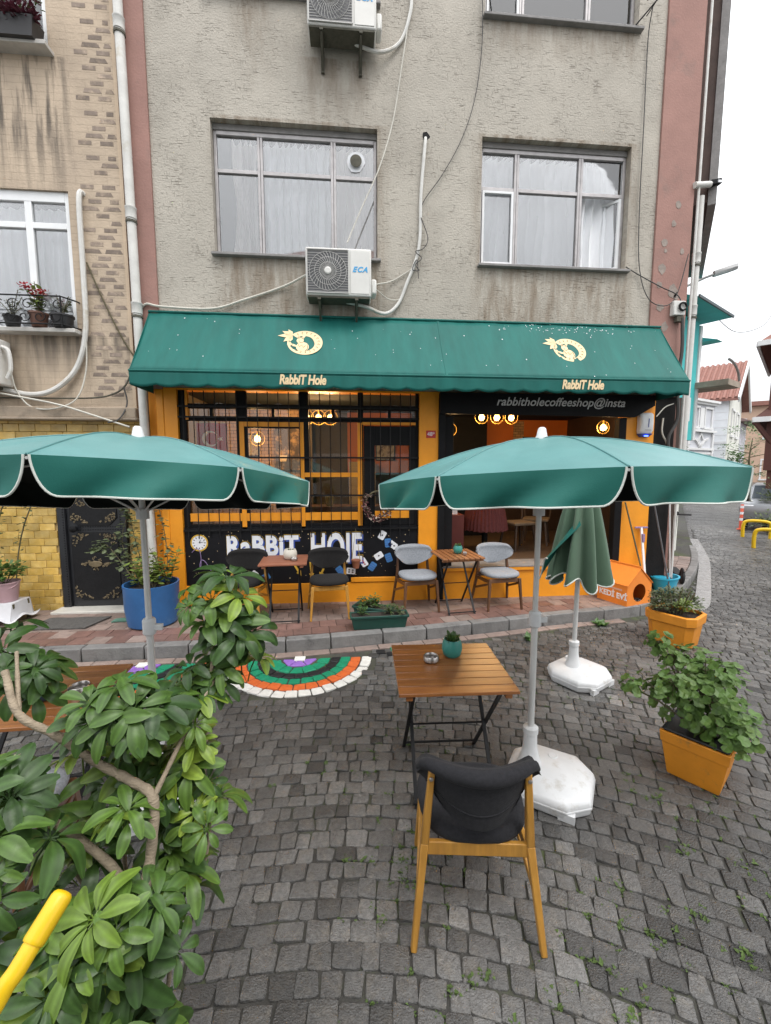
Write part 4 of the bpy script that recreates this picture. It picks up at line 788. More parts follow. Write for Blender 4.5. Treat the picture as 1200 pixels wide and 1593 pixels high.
# ---------------------------------------------------------------- neighbouring house
NB = thing('tiled_house', 'beige neighbour house with dark dashes on its wall and yellow tiles below', 'house')
def neighbour_mat():
    m = pm('beige_tile_render', (.50, .40, .30), .85, .14, 3, 0, col2=(.40, .32, .245), c2s=1.6, c2t=(.45, .75)); n = m.node_tree; N = n.nodes; L = n.links.new; b = N['Principled BSDF']
    tc = N.new('ShaderNodeTexCoord'); sx = N.new('ShaderNodeSeparateXYZ'); L(tc.outputs['Object'], sx.inputs[0])
    mp = N.new('ShaderNodeMapping'); mp.inputs['Rotation'].default_value = (pi / 2, 0, 0); L(tc.outputs['Object'], mp.inputs[0])
    br = N.new('ShaderNodeTexBrick'); br.inputs['Scale'].default_value = 1; br.inputs['Brick Width'].default_value = .36; br.inputs['Row Height'].default_value = .082; br.inputs['Mortar Size'].default_value = .0035; L(mp.outputs[0], br.inputs[0])
    src = b.inputs['Base Color'].links[0].from_socket; mc = N.new('ShaderNodeMix'); mc.data_type = 'RGBA'; f = N.new('ShaderNodeMath'); f.operation = 'MULTIPLY'; f.inputs[1].default_value = .22; L(br.outputs['Fac'], f.inputs[0]); L(f.outputs[0], mc.inputs[0]); L(src, mc.inputs[6]); mc.inputs[7].default_value = (.2, .15, .11, 1)
    smp = N.new('ShaderNodeMapping'); smp.inputs['Scale'].default_value = (9, 1, .8); L(tc.outputs['Object'], smp.inputs[0]); nz = N.new('ShaderNodeTexNoise'); nz.inputs['Scale'].default_value = 1.2; nz.inputs['Detail'].default_value = 6; L(smp.outputs[0], nz.inputs[0])
    def rng(s, a, b_, c, d): q = N.new('ShaderNodeMapRange'); q.inputs[1].default_value = a; q.inputs[2].default_value = b_; q.inputs[3].default_value = c; q.inputs[4].default_value = d; L(s, q.inputs[0]); return q.outputs[0]
    def op(o_, a, b_): q = N.new('ShaderNodeMath'); q.operation = o_; L(a, q.inputs[0]); L(b_, q.inputs[1]); return q.outputs[0]
    s1 = op('MULTIPLY', op('MULTIPLY', rng(sx.outputs[2], 5.4, 6.3, .25, 1), rng(sx.outputs[2], 6.78, 6.8, 1, 0)), op('MULTIPLY', rng(nz.outputs[0], .48, .62, 0, 1), rng(sx.outputs[0], -3.4, -3.2, 1, 0)))
    s2 = op('MULTIPLY', op('MULTIPLY', rng(sx.outputs[2], 3.1, 3.62, 0, 1), rng(sx.outputs[2], 3.62, 3.65, 1, 0)), rng(nz.outputs[0], .4, .62, 0, .8)); st = op('MAXIMUM', s1, s2)
    m2 = N.new('ShaderNodeMix'); m2.data_type = 'RGBA'; L(st, m2.inputs[0]); L(mc.outputs[2], m2.inputs[6]); m2.inputs[7].default_value = (.07, .06, .05, 1); L(m2.outputs[2], b.inputs['Base Color'])
    fn = N.new('ShaderNodeTexNoise'); fn.inputs['Scale'].default_value = 40; fn.inputs['Detail'].default_value = 5; L(tc.outputs['Object'], fn.inputs[0]); sb = op('SUBTRACT', fn.outputs[0], br.outputs['Fac'])
    bp = N.new('ShaderNodeBump'); bp.inputs['Strength'].default_value = .5; bp.inputs['Distance'].default_value = .01; L(sb, bp.inputs['Height']); L(bp.outputs[0], b.inputs['Normal']); return m
NY = WY + .0
nb = lambda x, d, z: (x, NY + d, z)
wall_grid([-7.5, -2.73], [2.75, 10.6], [(-4.9, -3.34, 3.68, 5.32), (-4.9, -3.44, 6.83, 8.4)], .22, nb).build('upper_wall', neighbour_mat(), NB)
mb = MB(); mb.b2(-2.73, -2.69, NY - .01, NY + .3, 2.75, 10.6); mb.build('corner_strip', pm('cream_corner', (.55, .43, .31), .8, .15, 3, .2, 40), NB)
mb = MB(); mb.b2(-2.69, -2.6, NY + .12, NY + .3, 2.6, 10.6); mb.build('joint_strip', pm('dull_joint', (.12, .085, .07), .9, .3, 4), NB)
dash = pm('dark_wall_dash', (.24, .19, .155), .85, .3, 14, .3, 60, rnd=.22, col2=(.42, .33, .25), c2s=9, c2t=(.5, .66))
for i in range(70):
    z = 2.9 + i * .082; n_ = 0
    for a0 in (0, 1, 2, 3):
        ph = (i * .085) % .25; x0 = -3.24 + a0 * .25 + ph - .25; x1 = x0 + .15 + .03 * (i % 2)
        x0 = max(x0, -3.2 + (.05 * (i % 3))); x1 = min(x1, -2.76)
        if x1 - x0 < .05 or (z > 5.35 and x0 < -3.1 and i % 2): continue
        if RND() < .06: continue
        sl_ = .03 if i % 2 else -.0
        MB().prism([(x0, z), (x1 + sl_, z), (x1, z + .046), (x0 + sl_ * .5, z + .046)], 0, .0025, Matrix.Translation((0, NY + .0, 0)) @ WALLM).build('wall_tile', dash, NB)
def pvc(x0, x1, z0, z1, mull, tz, label_=None):
    f = MB(); yy = NY + .03; t_ = .06
    f.b2(x0, x0 + t_, yy, yy + .07, z0, z1); f.b2(x1 - t_, x1, yy, yy + .07, z0, z1); f.b2(x0 + t_, x1 - t_, yy, yy + .07, z0, z0 + t_); f.b2(x0 + t_, x1 - t_, yy, yy + .07, z1 - t_ - .06, z1); f.b2(mull - .04, mull + .04, yy, yy + .07, z0 + t_, z1 - .12)
    for a, b in ((x0 + t_, mull - .04), (mull + .04, x1 - t_)): f.b2(a, b, yy, yy + .07, tz - .035, tz + .035)
    wn = f.build('window', M['white_pvc'], NB, bev=.006)
    for a, b in ((x0 + t_, mull - .04), (mull + .04, x1 - t_)):
        MB().b2(a, b, yy + .03, yy + .034, z0 + t_, tz - .035).build('pane', M['glass'], wn); MB().b2(a, b, yy + .03, yy + .034, tz + .035, z1 - .12).build('pane', M['glass'], wn)
    curtain(x0 + .03, x1 - .03, yy + .2, z0 + .02, z1 - .1, .02, 12, 'curtain', wn)
    MB().b2(x0 - .3, x1 + .3, yy + .5, yy + .52, z0 - .2, z1 + .2).build('room_back', M['dark_room'], wn)
    s = MB(); s.b2(x0 - .05, x1 + .06, NY - .16, NY + .03, z0 - .05, z0 - .003); s.build('sill', pm('pale_stone_sill', (.5, .48, .45), .7, .2, 6, .2, 40), wn, bev=.006); return wn
pvc(-4.9, -3.34, 3.68, 5.32, -3.83, 4.93); pvc(-4.9, -3.44, 6.83, 8.4, -4.0, 8.0)
mb = MB(); mb.b2(-7.5, -2.66, NY - .12, NY + .25, 2.62, 2.75); mb.b2(-7.5, -2.64, NY - .15, NY + .25, 2.585, 2.622); mb.build('cornice', pm('stained_cornice', (.36, .29, .22), .85, .25, 3, .3, 30, col2=(.14, .115, .09), c2s=3, c2t=(.48, .7)), NB, bev=.012)
wall_grid([-7.5, -2.57], [.05, 2.585], [(-3.76, -2.9, .05, 2.25)], .25, lambda x, d, z: (x, NY + .03 + d, z)).build('lower_wall', pm('ochre_grout', (.38, .27, .12), .85, .2, 6), NB)
M['tile_a'] = pm('ochre_tile', (.56, .36, .085), .32, .2, 9, rnd=.26, col2=(.66, .48, .18), c2s=6, c2t=(.45, .7)); 
row = 0; z = .1
while z < 2.56:
    h = .098; x = -4.9 + (row % 3) * .07
    while x < -2.6:
        w_ = .19; a, b = x, min(x + w_, -2.6)
        for a1, b1 in ((a, min(b, -3.78)), (max(a, -2.88), b)) if z < 2.24 else ((a, b),):
            if b1 - a1 > .03: o = MB().b2(a1 + .002, b1 - .002, NY + U(.008, .016), NY + .04, z + .002, z + h - .002).build('tile', M['tile_a'], NB, bev=.004)
        x += w_
    z += h; row += 1
# ornate black door
d = MB(); d.b2(-3.755, -3.66, NY - .02, NY + .06, .16, 2.24); d.b2(-2.99, -2.905, NY - .02, NY + .06, .16, 2.24); d.b2(-3.66, -2.99, NY - .02, NY + .06, 2.15, 2.24); d.b2(-3.66, -2.99, NY + .02, NY + .06, .16, 2.15)
DO = d.build('door', pm('black_door_steel', (.016, .017, .02), .38, .2, 6, .1, 40), NB, bev=.006)
pnl = MB()
for z0, z1 in ((.24, 1.16), (1.24, 2.05)): pnl.prism([(-3.62 + c, z0) if e else (-3.62, z0 + c) for c, e in ((.1, 0), (.1, 1))] + [(-3.13, z0), (-3.03, z0 + .1), (-3.03, z1 - .1), (-3.13, z1), (-3.52, z1), (-3.62, z1 - .1)], 0, .014, Matrix.Translation((0, NY + .022, 0)) @ WALLM)
pnl.build('panel', M['iron'], DO, bev=.006)
br_ = pm('old_brass', (.21, .165, .10), .5, .3, 20, .3, 60, metal=.6)
def scroll(mb, cx, cz, a, b, n_):
    for k in range(n_): u, v = U(-1, 1), U(-1, 1); q = U(0, 6.3); mb.tube([(cx + a * u + .016 * (1 - j / 9) * cos(q + j * .7), NY + .004 + U(-.003, .003), cz + b * v * (1 - abs(u)) + .016 * (1 - j / 9) * sin(q + j * .7)) for j in range(8)], .0045, 5)
mb = MB(); scroll(mb, -3.33, .73, .17, .1, 46); mb.build('medallion', br_, DO, kind='stuff'); MB().prism([(-3.33 + .085 * cos(k * pi / 8), .73 + .04 * sin(k * pi / 8)) for k in range(16)], 0, .018, Matrix.Translation((0, NY + .01, 0)) @ WALLM).build('medallion_plate', br_, DO, bev=.004)
for sx, cz, up in ((-1, .27, 1), (1, .27, 1), (-1, 1.13, -1), (-1, 1.5, 1), (1, 1.13, -1), (-1, 1.28, 1), (1, 1.28, 1)):
    mb = MB(); cx = -3.33 + sx * .27
    for k in range(26): u = RND() ** 1.3; v = RND() * (1 - u); q = U(0, 6.3); mb.tube([(cx - sx * u * .2 + .013 * (1 - j / 9) * cos(q + j * .7), NY + .006, cz + up * v * .17 + .013 * (1 - j / 9) * sin(q + j * .7)) for j in range(8)], .0045, 5)
    mb.build('corner_ornament', br_, DO, kind='stuff')
MB().lathe([(.02, 0), (.02, .03), (.04, .045), (.045, .06), (.02, .075)], 14).build('handle', M['black'], DO, smooth=True); h = [o for o in COL.objects if o.parent == DO and o.name.startswith('handle')][0]; h.rotation_euler = (pi / 2, 0, 0); h.location = (-3.56, NY + .02, 1.2)
mb = MB()
for x in (-3.68, -2.975): 
    for k in range(58): mb.box(x, NY - .022, .2 + k * .034, .012, .008, .012)
for zz in (1.185, 1.225):
    for k in range(20): mb.box(-3.62 + k * .031, NY + .016, zz, .011, .008, .011)
mb.build('studs', M['black'], DO)
mb = MB(); mb.b2(-3.8, -2.86, NY - .22, NY + .02, .12, .158); mb.build('door_step', pm('marble_step', (.55, .53, .48), .5, .15, 5), NB, bev=.008)
# balcony rail, flower pots, cables of the neighbour house
def scrollrail(label, x0, x1, z, yy):
    t = thing('window_rail', label, 'railing', (0, 0, 0)); mb = MB()
    for zz in (z + .02, z + .34): mb.tube([(x0, yy, zz), (x1 - .1, yy, zz), (x1, yy + .12, zz - .01), (x1, NY, zz)], .009, 6)
    for x in (x0, x1 - .1): mb.tube([(x, yy, z - .02), (x, yy, z + .34)], .009, 6)
    mb.build('rail', M['iron'], t); s = MB(); x = x0 + .06
    while x < x1 - .16:
        s.tube([(x + (.02 + .06 * k / 14) * cos(k * .55), yy, z + .1 + (.02 + .05 * k / 14) * sin(k * .55)) for k in range(15)], .006, 5); s.tube([(x + .05 + (.015 + .055 * k / 14) * cos(2 - k * .55), yy, z + .24 + (.015 + .05 * k / 14) * sin(2 - k * .55)) for k in range(15)], .006, 5); x += .17
    s.build('scroll', M['iron'], t)
scrollrail('black wrought iron rail with scrolls at the white framed window', -4.9, -3.3, 3.69, NY - .2)
def sprig(mb, base, h, n, spread, ls, lw=.5):
    """small plant: stems with leaf blades"""
    base = Vector(base); tips = []
    for _ in range(n):
        a = U(0, 2 * pi); l = U(.5, 1) * h; top = base + Vector((cos(a) * spread * U(.1, 1), sin(a) * spread * U(.1, 1), l)); tips.append(top); k = max(3, int(l / ls * 2.2))
        for j in range(k):
            t_ = .25 + .75 * j / k; p = base.lerp(top, t_) + Vector((U(-.4, .4) * ls, U(-.4, .4) * ls, 0)); leaf_blade(mb, p, U(0, 6.3), U(-.5, .6), ls * U(.7, 1.2), lw)
    return tips
def leaf_blade(mb, p, az, el, l, w=.5):
    d_ = Vector((cos(az) * cos(el), sin(az) * cos(el), sin(el))); s_ = Vector((-sin(az), cos(az), 0)); u = d_.cross(s_); b_ = U(-.25, .1)
    mb.add([p, p + d_ * l * .35 + s_ * l * w * .5 - u * l * .06, p + d_ * l * .8 + s_ * l * w * .38 + u * b_ * l * .2, p + d_ * l + u * b_ * l * .4, p + d_ * l * .8 - s_ * l * w * .38 + u * b_ * l * .2, p + d_ * l * .35 - s_ * l * w * .5 - u * l * .06, p + d_ * l * .45 - u * l * -.05], [(0, 1, 6), (1, 2, 6), (2, 3, 6), (3, 4, 6), (4, 5, 6), (5, 0, 6)])
def stems(mb, base, tips, r_=.004):
    for t_ in tips: b_ = Vector(base); mb.tube([b_, b_.lerp(t_, .5) + Vector((0, 0, .02)), t_], r_, 5)
M['terracotta'] = pm('brown_plastic_pot', (.13, .06, .04), .6, .2, 6); M['black_pot'] = pm('black_pot', (.025, .024, .026), .5, .2, 6)
def potted(label, loc, r_, h, pot, leaf, ph, n, spread, ls, flowers=None, cat='potted plant', lw=.5, group=None):
    t = thing('potted_plant', label, cat, loc, group=group); MB().lathe([(r_ * .72, 0), (r_ * .76, .01), (r_ * .97, h * .86), (r_ * 1.06, h * .87), (r_ * 1.06, h), (r_ * .94, h), (r_ * .9, h * .85)], 20).build('pot', M[pot], t, smooth=True, ang=30)
    MB().lathe([(r_ * .93, h * .86), (.001, h * .9)], 14, cap=False).build('soil', M['soil'], t)
    lf = MB(); tp = sprig(lf, (0, 0, h * .88), ph, n, spread, ls, lw); lf.build('foliage', M[leaf], t, kind='stuff'); sm = MB(); stems(sm, (0, 0, h * .85), tp); sm.build('stems', M['twig'], t, kind='stuff')
    if flowers:
        f = MB()
        for p in tp[:flowers[1]]:
            for _ in range(26): leaf_blade(f, p + Vector((U(-.045, .045), U(-.06, .02), U(-.02, .05))), U(0, 6.3), U(-.3, 1), .032, .9)
        f.build('flowers', M[flowers[0]], t, kind='stuff')
    return t
M['red_flower'] = pm('red_petals', (.42, .015, .03), .6, .2, 30, trans=.2); M['purple_leaf'] = pm('purple_leaf', (.10, .025, .04), .5, .4, 12, trans=.15)
potted('red geranium in a brown pot on the neighbour window sill', (-3.72, NY - .1, 3.69), .1, .17, 'terracotta', 'leaf_light', .36, 9, .16, .055, ('red_flower', 4), lw=.9)
potted('black pot with thin grey sprigs on the window sill end', (-3.45, NY - .1, 3.69), .12, .15, 'black_pot', 'leaf_grey', .3, 7, .15, .035)
potted('trailing grey green pot plant on the window sill behind the rail', (-4.02, NY - .1, 3.69), .09, .13, 'black_pot', 'leaf_grey', .32, 9, .2, .035)
t = thing('flower_box', 'dark flower box of purple leaves under the upper neighbour window', 'flower box', (-3.72, NY - .13, 6.81)); MB().loft([[(-a, -b, z), (a, -b, z), (a, b, z), (-a, b, z)] for a, b, z in ((.24, .08, 0), (.27, .1, .2), (.26, .09, .2), (.255, .085, .16))]).build('box', M['black_pot'], t)
lf = MB()
for k in range(16): sprig(lf, (-.26 + .035 * k, -.06, .14 + .07 * (k % 2)), .16, 5, .16, .1, .3)
lf.build('foliage', M['purple_leaf'], t, kind='stuff'); lf = MB()
for k in range(6): sprig(lf, (-.2 + .08 * k, .02, .22), .28, 3, .1, .08, .3)
lf.build('grass_leaves', M['leaf_grey'], t, kind='stuff')
y = NY - .05
run('drain_hose', 'grey hose hanging from the neighbour wall and curving to its left', 'hose', [(-3.16, NY + .02, 5.3), (-3.19, y, 5.22), (-3.2, y, 4.4), (-3.22, y, 3.7), (-3.35, y, 3.25), (-3.6, y - .02, 2.98), (-3.9, y - .02, 2.9), (-4.3, y - .02, 2.98), (-4.6, y, 3.05)], .03, 'pipe_white')
run('cable', 'white cable looping across the neighbour wall below the sill', 'cable', [(-4.25, y - .1, 3.5), (-4.1, y - .06, 3.2), (-4.05, y - .05, 2.95), (-3.9, y - .05, 2.75), (-3.6, y - .1, 2.72), (-3.35, y - .06, 2.85), (-3.25, y, 3.2), (-3.22, y, 3.6)], .009, 'cable_white', 6)
run('cable', 'pale cable running along the cornice down to the parasol side', 'cable', [(-4.5, y - .13, 2.95), (-4.0, y - .14, 2.86), (-3.5, y - .15, 2.76), (-3.0, y - .15, 2.6), (-2.7, y - .15, 2.5)], .012, 'cable_white', 6)
run('cable', 'rusty cable along the cornice rising to the awning corner', 'cable', [(-4.6, y, 2.86), (-3.8, y, 2.86), (-3.2, y, 2.87), (-2.95, y, 2.92), (-2.8, y, 3.02), (-2.7, y, 3.2), (-2.6, y, 3.32)], .011, 'rust', 6)
run('cable', 'brown cable slanting over the dashes down to the awning', 'cable', [(-3.17, y + .03, 4.5), (-3.0, y + .03, 4.05), (-2.8, y + .03, 3.6), (-2.62, y + .03, 3.3)], .009, 'twig', 6)
run('cable', 'black cable dropping beside the rusty cable at the cornice end', 'cable', [(-2.8, y - .02, 3.0), (-2.77, y - .03, 2.8), (-2.82, y - .14, 2.6), (-2.95, y - .16, 2.55)], .009, 'cable_dark', 6)
t = thing('air_conditioner', 'grey side of an air conditioner beside the neighbour window sill', 'air conditioner', (-4.5, NY - .33, 2.98)); MB().b2(-.4, .4, 0, .28, 0, .54).build('body', M['ac'], t, bev=.02); MB().tube(spline([(.41, .12, .45), (.48, .12, .4), (.49, .12, .2), (.44, .12, .08)], 5), .022, 8).build('hose', M['pipe_white'], t, smooth=True); MB().b2(-.3, -.26, .0, .3, -.04, -.002).b2(.26, .3, .0, .3, -.04, -.002).build('bracket', M['rust'], t)
# ---------------------------------------------------------------- parasols
M['pole'] = pm('pale_painted_pole', (.66, .66, .65), .4, .1, 6, metal=.2)
M['plastic'] = pm('white_plastic', (.66, .67, .68), .45, .1, 5, .08, 60, col2=(.42, .39, .34), c2s=6, c2t=(.55, .74))
def tank(t, rz, off=(0, 0)):
    """water filled foot: cut-corner tank with a raised hub"""
    R = rotz(rz); ox, oy = off; P = [(.93 * a, .93 * b) for a, b in ((-.14, -.27), (.14, -.27), (.27, -.15), (.27, .13), (.15, .26), (-.15, .26), (-.27, .13), (-.27, -.15))]
    rings = []
    for s, z in ((.93, .0), (.98, .02), (1.0, .075), (.97, .1), (.82, .125), (.5, .145), (.2, .155)): rings.append([R @ Vector((x * s, y * s, z)) + Vector((ox, oy, 0)) for x, y in P])
    MB().loft(rings).build('foot_tank', M['plastic'], t, bev=.012)
    MB().lathe([(.026, .12), (.03, .135), (.03, .15), (.024, .156)], 14, tuple(R @ Vector((.12, .12, 0)))).build('filler_cap', M['plastic'], t, smooth=True, ang=40); MB().loft([[R @ Vector((x * s * 1.006, y * s * 1.006, z)) + Vector((ox, oy, 0)) for x, y in P] for s, z in ((.995, .05), (1.004, .054), (1.004, .062), (.995, .066))], cap=False).build('seam', M['plastic'], t)
    MB().lathe([(.075, .14), (.055, .2), (.043, .26), (.04, .34), (.046, .345), (.046, .38), (.03, .39)], 18).build('hub', M['plastic'], t, smooth=True)
    for x, y in ((-.13, -.256), (.13, -.256)): f = MB(); f.add([R @ Vector((x + a * .045, y + .012 + b, z)) + Vector((ox, oy, 0)) for a, b, z in ((-1, 0, .0), (1, 0, .0), (1, -.004, .05), (-1, -.004, .05), (-1, .03, 0), (1, .03, 0), (1, .03, .05), (-1, .03, .05))], [(0, 1, 2, 3), (5, 4, 7, 6), (3, 2, 6, 7), (1, 5, 6, 2), (4, 0, 3, 7)]).build('lug', M['plastic'], t)
def weld(o):
    bm = bmesh.new(); bm.from_mesh(o.data); bmesh.ops.remove_doubles(bm, verts=bm.verts, dist=.0008); bm.to_mesh(o.data); bm.free()
def parasol(label, x, y, R, rot, zb=1.97, peak=2.17, brz=0, lean=(0, 0), tilt=(0, 0), off=(0, 0)):
    t = thing('parasol', label, 'parasol', (x, y, 0), group='open green parasols'); tank(t, brz, off)
    top = Vector((lean[0], lean[1], 0))
    MB().tube([(0, 0, .3), (top.x * .5, top.y * .5, 1.1)], .02, 12).build('lower_pole', M['pole'], t, smooth=True); MB().tube([(top.x * .5, top.y * .5, 1.08), (top.x, top.y, peak + .01)], .0165, 12).build('upper_pole', M['pole'], t, smooth=True)
    k = MB().lathe([(.028, 0), (.036, .01), (.036, .09), (.028, .1)], 14, (top.x * .5, top.y * .5, 1.03)); k.box(.05 + top.x * .5, 0, 1.075, .05, .025, .035); k.build('clamp', M['plastic'], t, bev=.003)
    MB().lathe([(.04, -.012), (.04, .0), (.03, .02), (.022, .06), (.012, .068)], 16, (top.x, top.y, peak)).build('finial', M['plastic'], t, smooth=True)
    C = [Vector((top.x + R * cos(rot + i * pi / 4), top.y + R * sin(rot + i * pi / 4), zb + R * (tilt[0] * cos(rot + i * pi / 4) + tilt[1] * sin(rot + i * pi / 4)))) for i in range(8)]; pk = Vector((top.x, top.y, peak)); cv = MB(); li = MB(); sm = []; nu, nv = 14, 10
    for i in range(8):
        a, b = C[i], C[(i + 1) % 8]; ph = U(0, 6)
        def fn(u, v):
            p = pk.lerp(a.lerp(b, u), v); e = 4 * u * (1 - u); p = p.copy()
            p.z += .05 * sin(pi * v ** .9) * (1 - .25 * e) + .004 * e * v * v + (.03 * e * sin(ph + 9 * u + 5 * v) + .014 * e * sin(ph * 3 + 23 * u)) * v * v * (1 - v); return p
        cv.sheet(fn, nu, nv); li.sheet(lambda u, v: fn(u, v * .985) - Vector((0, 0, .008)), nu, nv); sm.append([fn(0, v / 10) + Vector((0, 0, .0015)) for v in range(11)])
    co = cv.build('canopy', M['parasol_top'], t, smooth=True, ang=85); weld(co); li.build('shade_sheet', M['shade_sheet'], t, smooth=True)
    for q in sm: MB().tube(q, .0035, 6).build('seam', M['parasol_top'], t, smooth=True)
    for i in range(8):
        a, b = C[i], C[(i + 1) % 8]; d = (b - a).normalized(); n = Vector((d.y, -d.x, 0)); ph = U(0, 6); H = .145
        def edge(u):
            e = min(1, min(u, 1 - u) / .115); return H * (1 - (1 - e) ** 2.3) ** .6
        def fl(u, v):
            uu = u * 1.0; p = a.lerp(b, .012 + .976 * uu); e = 4 * u * (1 - u); h = edge(u) * v
            z = p.z + .004 * e - h; bow = .03 * e * v ** .7 + .034 * v * sin(ph + 7 * u + 2 * v) * e + .022 * v * v * sin(ph * 2 + 15 * u + 4 * v) * e
            return (p.x + n.x * (bow + .004), p.y + n.y * (bow + .004), z)
        vf = MB().sheet(fl, 36, 6).build('valance_flap', M['parasol'], t, smooth=True, ang=80); MB().sheet(lambda u, v: tuple(Vector(fl(u, v)) - n * .004), 36, 6).build('shade_sheet', M['shade_sheet'], vf, smooth=True, ang=80)
        us = [.5 - .5 * cos(pi * k / 40) for k in range(41)]; MB().tube([fl(u, 1.0) for u in us], .0042, 6).build('welt', M['welt'], t, smooth=True)
        rb = MB(); rb.tube([(top.x, top.y, peak - .04), tuple(C[i] + Vector((0, 0, -.012)))], .006, 6); rb.build('rib', M['pole'], t)
        MB().tube([(top.x, top.y, peak - .42), tuple(pk.lerp(C[i], .55) + Vector((0, 0, -.02)))], .005, 6).build('strut', M['pole'], t)
    MB().lathe([(.024, -.03), (.034, -.03), (.034, .03), (.024, .03)], 12, (top.x, top.y, peak - .42)).build('runner', M['plastic'], t)
    return t
parasol('open green parasol standing beside the table with the teal pot', 1.13, 2.42, .95, -.11, 1.925, 2.165, -35, tilt=(.02, -.085), off=(.115, -.04))
parasol('open green parasol standing by the table with the dark blue pot', -1.16, 2.5, .93, .85, 1.93, 2.16, 20, tilt=(-.01, -.125))
t = thing('folded_parasol', 'folded faded green parasol in a white foot near the kerb', 'parasol', (2.1, 3.66, 0)); tank(t, 30, (.06, 0))
MB().tube([(0, 0, .3), (.02, .01, 1.95)], .021, 12).build('pole', M['pole'], t, smooth=True)
n = 96
def pleat(k, f):
    a = 2 * pi * k / n; fold = .5 + .5 * cos(8 * a); zz = f
    r0 = .035 + .19 * (zz ** .75) * 1.25; r = r0 * (.52 + .5 * fold + .08 * sin(3 * a + 2 * zz)); z = 2.0 - 1.02 * zz * (1 + .045 * cos(8 * a + 1.0) * zz + .03 * sin(3 * a) * zz)
    return (.02 + r * cos(a) * 1.1, r * sin(a), z)
fc = MB(); V = [pleat(k, j / 14) for j in range(15) for k in range(n)]; fc.add(V, [(j * n + k, j * n + (k + 1) % n, (j + 1) * n + (k + 1) % n, (j + 1) * n + k) for j in range(14) for k in range(n)]); fc.build('canopy', M['parasol_old'], t, smooth=True, ang=80)
MB().tube([pleat(k, 1.0) for k in range(n + 1)], .007, 6, cap=False).build('welt', M['welt'], t, smooth=True)
MB().sheet(lambda u, v: (-.08 - .27 * v + .03 * u, -.16 + .2 * u + .05 * v, 1.5 - .3 * v - .2 * v * u + .04 * sin(5 * u)), 8, 6).build('loose_flap', M['parasol'], t, smooth=True)
MB().tube([(-.35 + .03 * u, -.11 + .2 * u, 1.2 - .2 * u + .04 * sin(5 * u)) for u in [k / 8 for k in range(9)]], .007, 6).build('welt', M['welt'], t, smooth=True)
MB().lathe([(.03, 0), (.022, .06)], 12, (.02, .01, 1.97)).build('finial', M['plastic'], t, smooth=True)

# ---------------------------------------------------------------- tables
def wood(name, c, c2, ax=(1, 14, 1), rough=.4, coat=.0, rnd=.15): return pm(name, c, rough, .22, 3.2, .12, 40, col2=c2, c2s=2.6, c2t=(.42, .68), stretch=ax, rnd=rnd, coat=coat)
M['table_wood'] = wood('varnished_table_wood', (.30, .115, .032), (.20, .068, .02), (1.2, 16, 16), .3, .5)
M['table_wood_y'] = wood('slat_table_wood', (.29, .12, .045), (.19, .075, .028), (16, 1.2, 16), .45, .1)
M['table_red'] = wood('reddish_table_wood', (.27, .10, .055), (.2, .075, .04), (1.2, 14, 14), .45)
def table(label, x, y, z, rz, top_h, sx, sy, mat, n, alongx=True, gap=.004):
    t = thing('folding_table', label, 'table', (x, y, z), rz); w_ = (sy if alongx else sx) / n
    for k in range(n):
        c = -(sy if alongx else sx) / 2 + w_ * (k + .5); mb = MB()
        if alongx: mb.box(0, c, top_h - .011 + U(-.0008, .0008), sx - .002 * (k % 2), w_ - gap, .02)
        else: mb.box(c, 0, top_h - .011 + U(-.0008, .0008), w_ - gap, sy, .02)
        mb.build('slat', M[mat], t, bev=.003)
    for s in (-1, 1):
        mb = MB()
        if alongx: mb.box(s * (sx / 2 - .06), 0, top_h - .036, .04, sy - .02, .028)
        else: mb.box(0, s * (sy / 2 - .06), top_h - .036, sx - .02, .04, .028)
        mb.build('batten', M[mat], t, bev=.003)
    for s in (-1, 1):
        for q in (-1, 1):
            xx = s * (sx / 2 - .09 - (.02 if q > 0 else 0)); mb = MB(); mb.bar((xx, -q * (sy / 2 - .05), 0), (xx, q * (sy / 2 - .07), top_h - .05), .014, .022, up=(1, 0, 0)); mb.build('leg', M['iron'], t)
    for q in (-1, 1): MB().tube([(-sx / 2 + .09, q * (sy / 2 - .055), .03), (sx / 2 - .09, q * (sy / 2 - .055), .03)], .008, 8).build('stretcher', M['iron'], t)
    MB().tube([(-sx / 2 + .08, 0, top_h * .47), (sx / 2 - .08, 0, top_h * .47)], .006, 8).build('pivot_rod', M['iron'], t)
    return t
table('varnished wooden folding table with teal pot and ashtray on the cobbles', .63, 2.555, 0, -2.0, .74, .69, .67, 'table_wood', 8, True, .003)
table('wooden folding table with the dark blue pot beside the leafy bush', -1.74, 2.42, 0, 2, .74, .72, .66, 'table_wood', 8, True, .003)
table('small slatted folding table between the two light grey chairs', 1.41, 5.4, PAVE, 6, .74, .56, .62, 'table_wood_y', 8, False, .012)
table('reddish folding table between the dark chairs below the shop lettering', -.79, 5.24, PAVE, 3, .74, .56, .56, 'table_red', 5, True, .003)
M['teal_pot'] = pm('teal_pot_glaze', (.045, .25, .215), .35, .1, 5); M['navy_pot'] = pm('navy_pot_glaze', (.02, .055, .085), .4, .15, 8, .2, 60, stretch=(1, 1, 20)); M['white_pot'] = pm('cream_pot_glaze', (.6, .57, .5), .4, .1, 6)
M['steel'] = pm('ashtray_steel', (.45, .42, .4), .28, .1, 5, metal=.9)
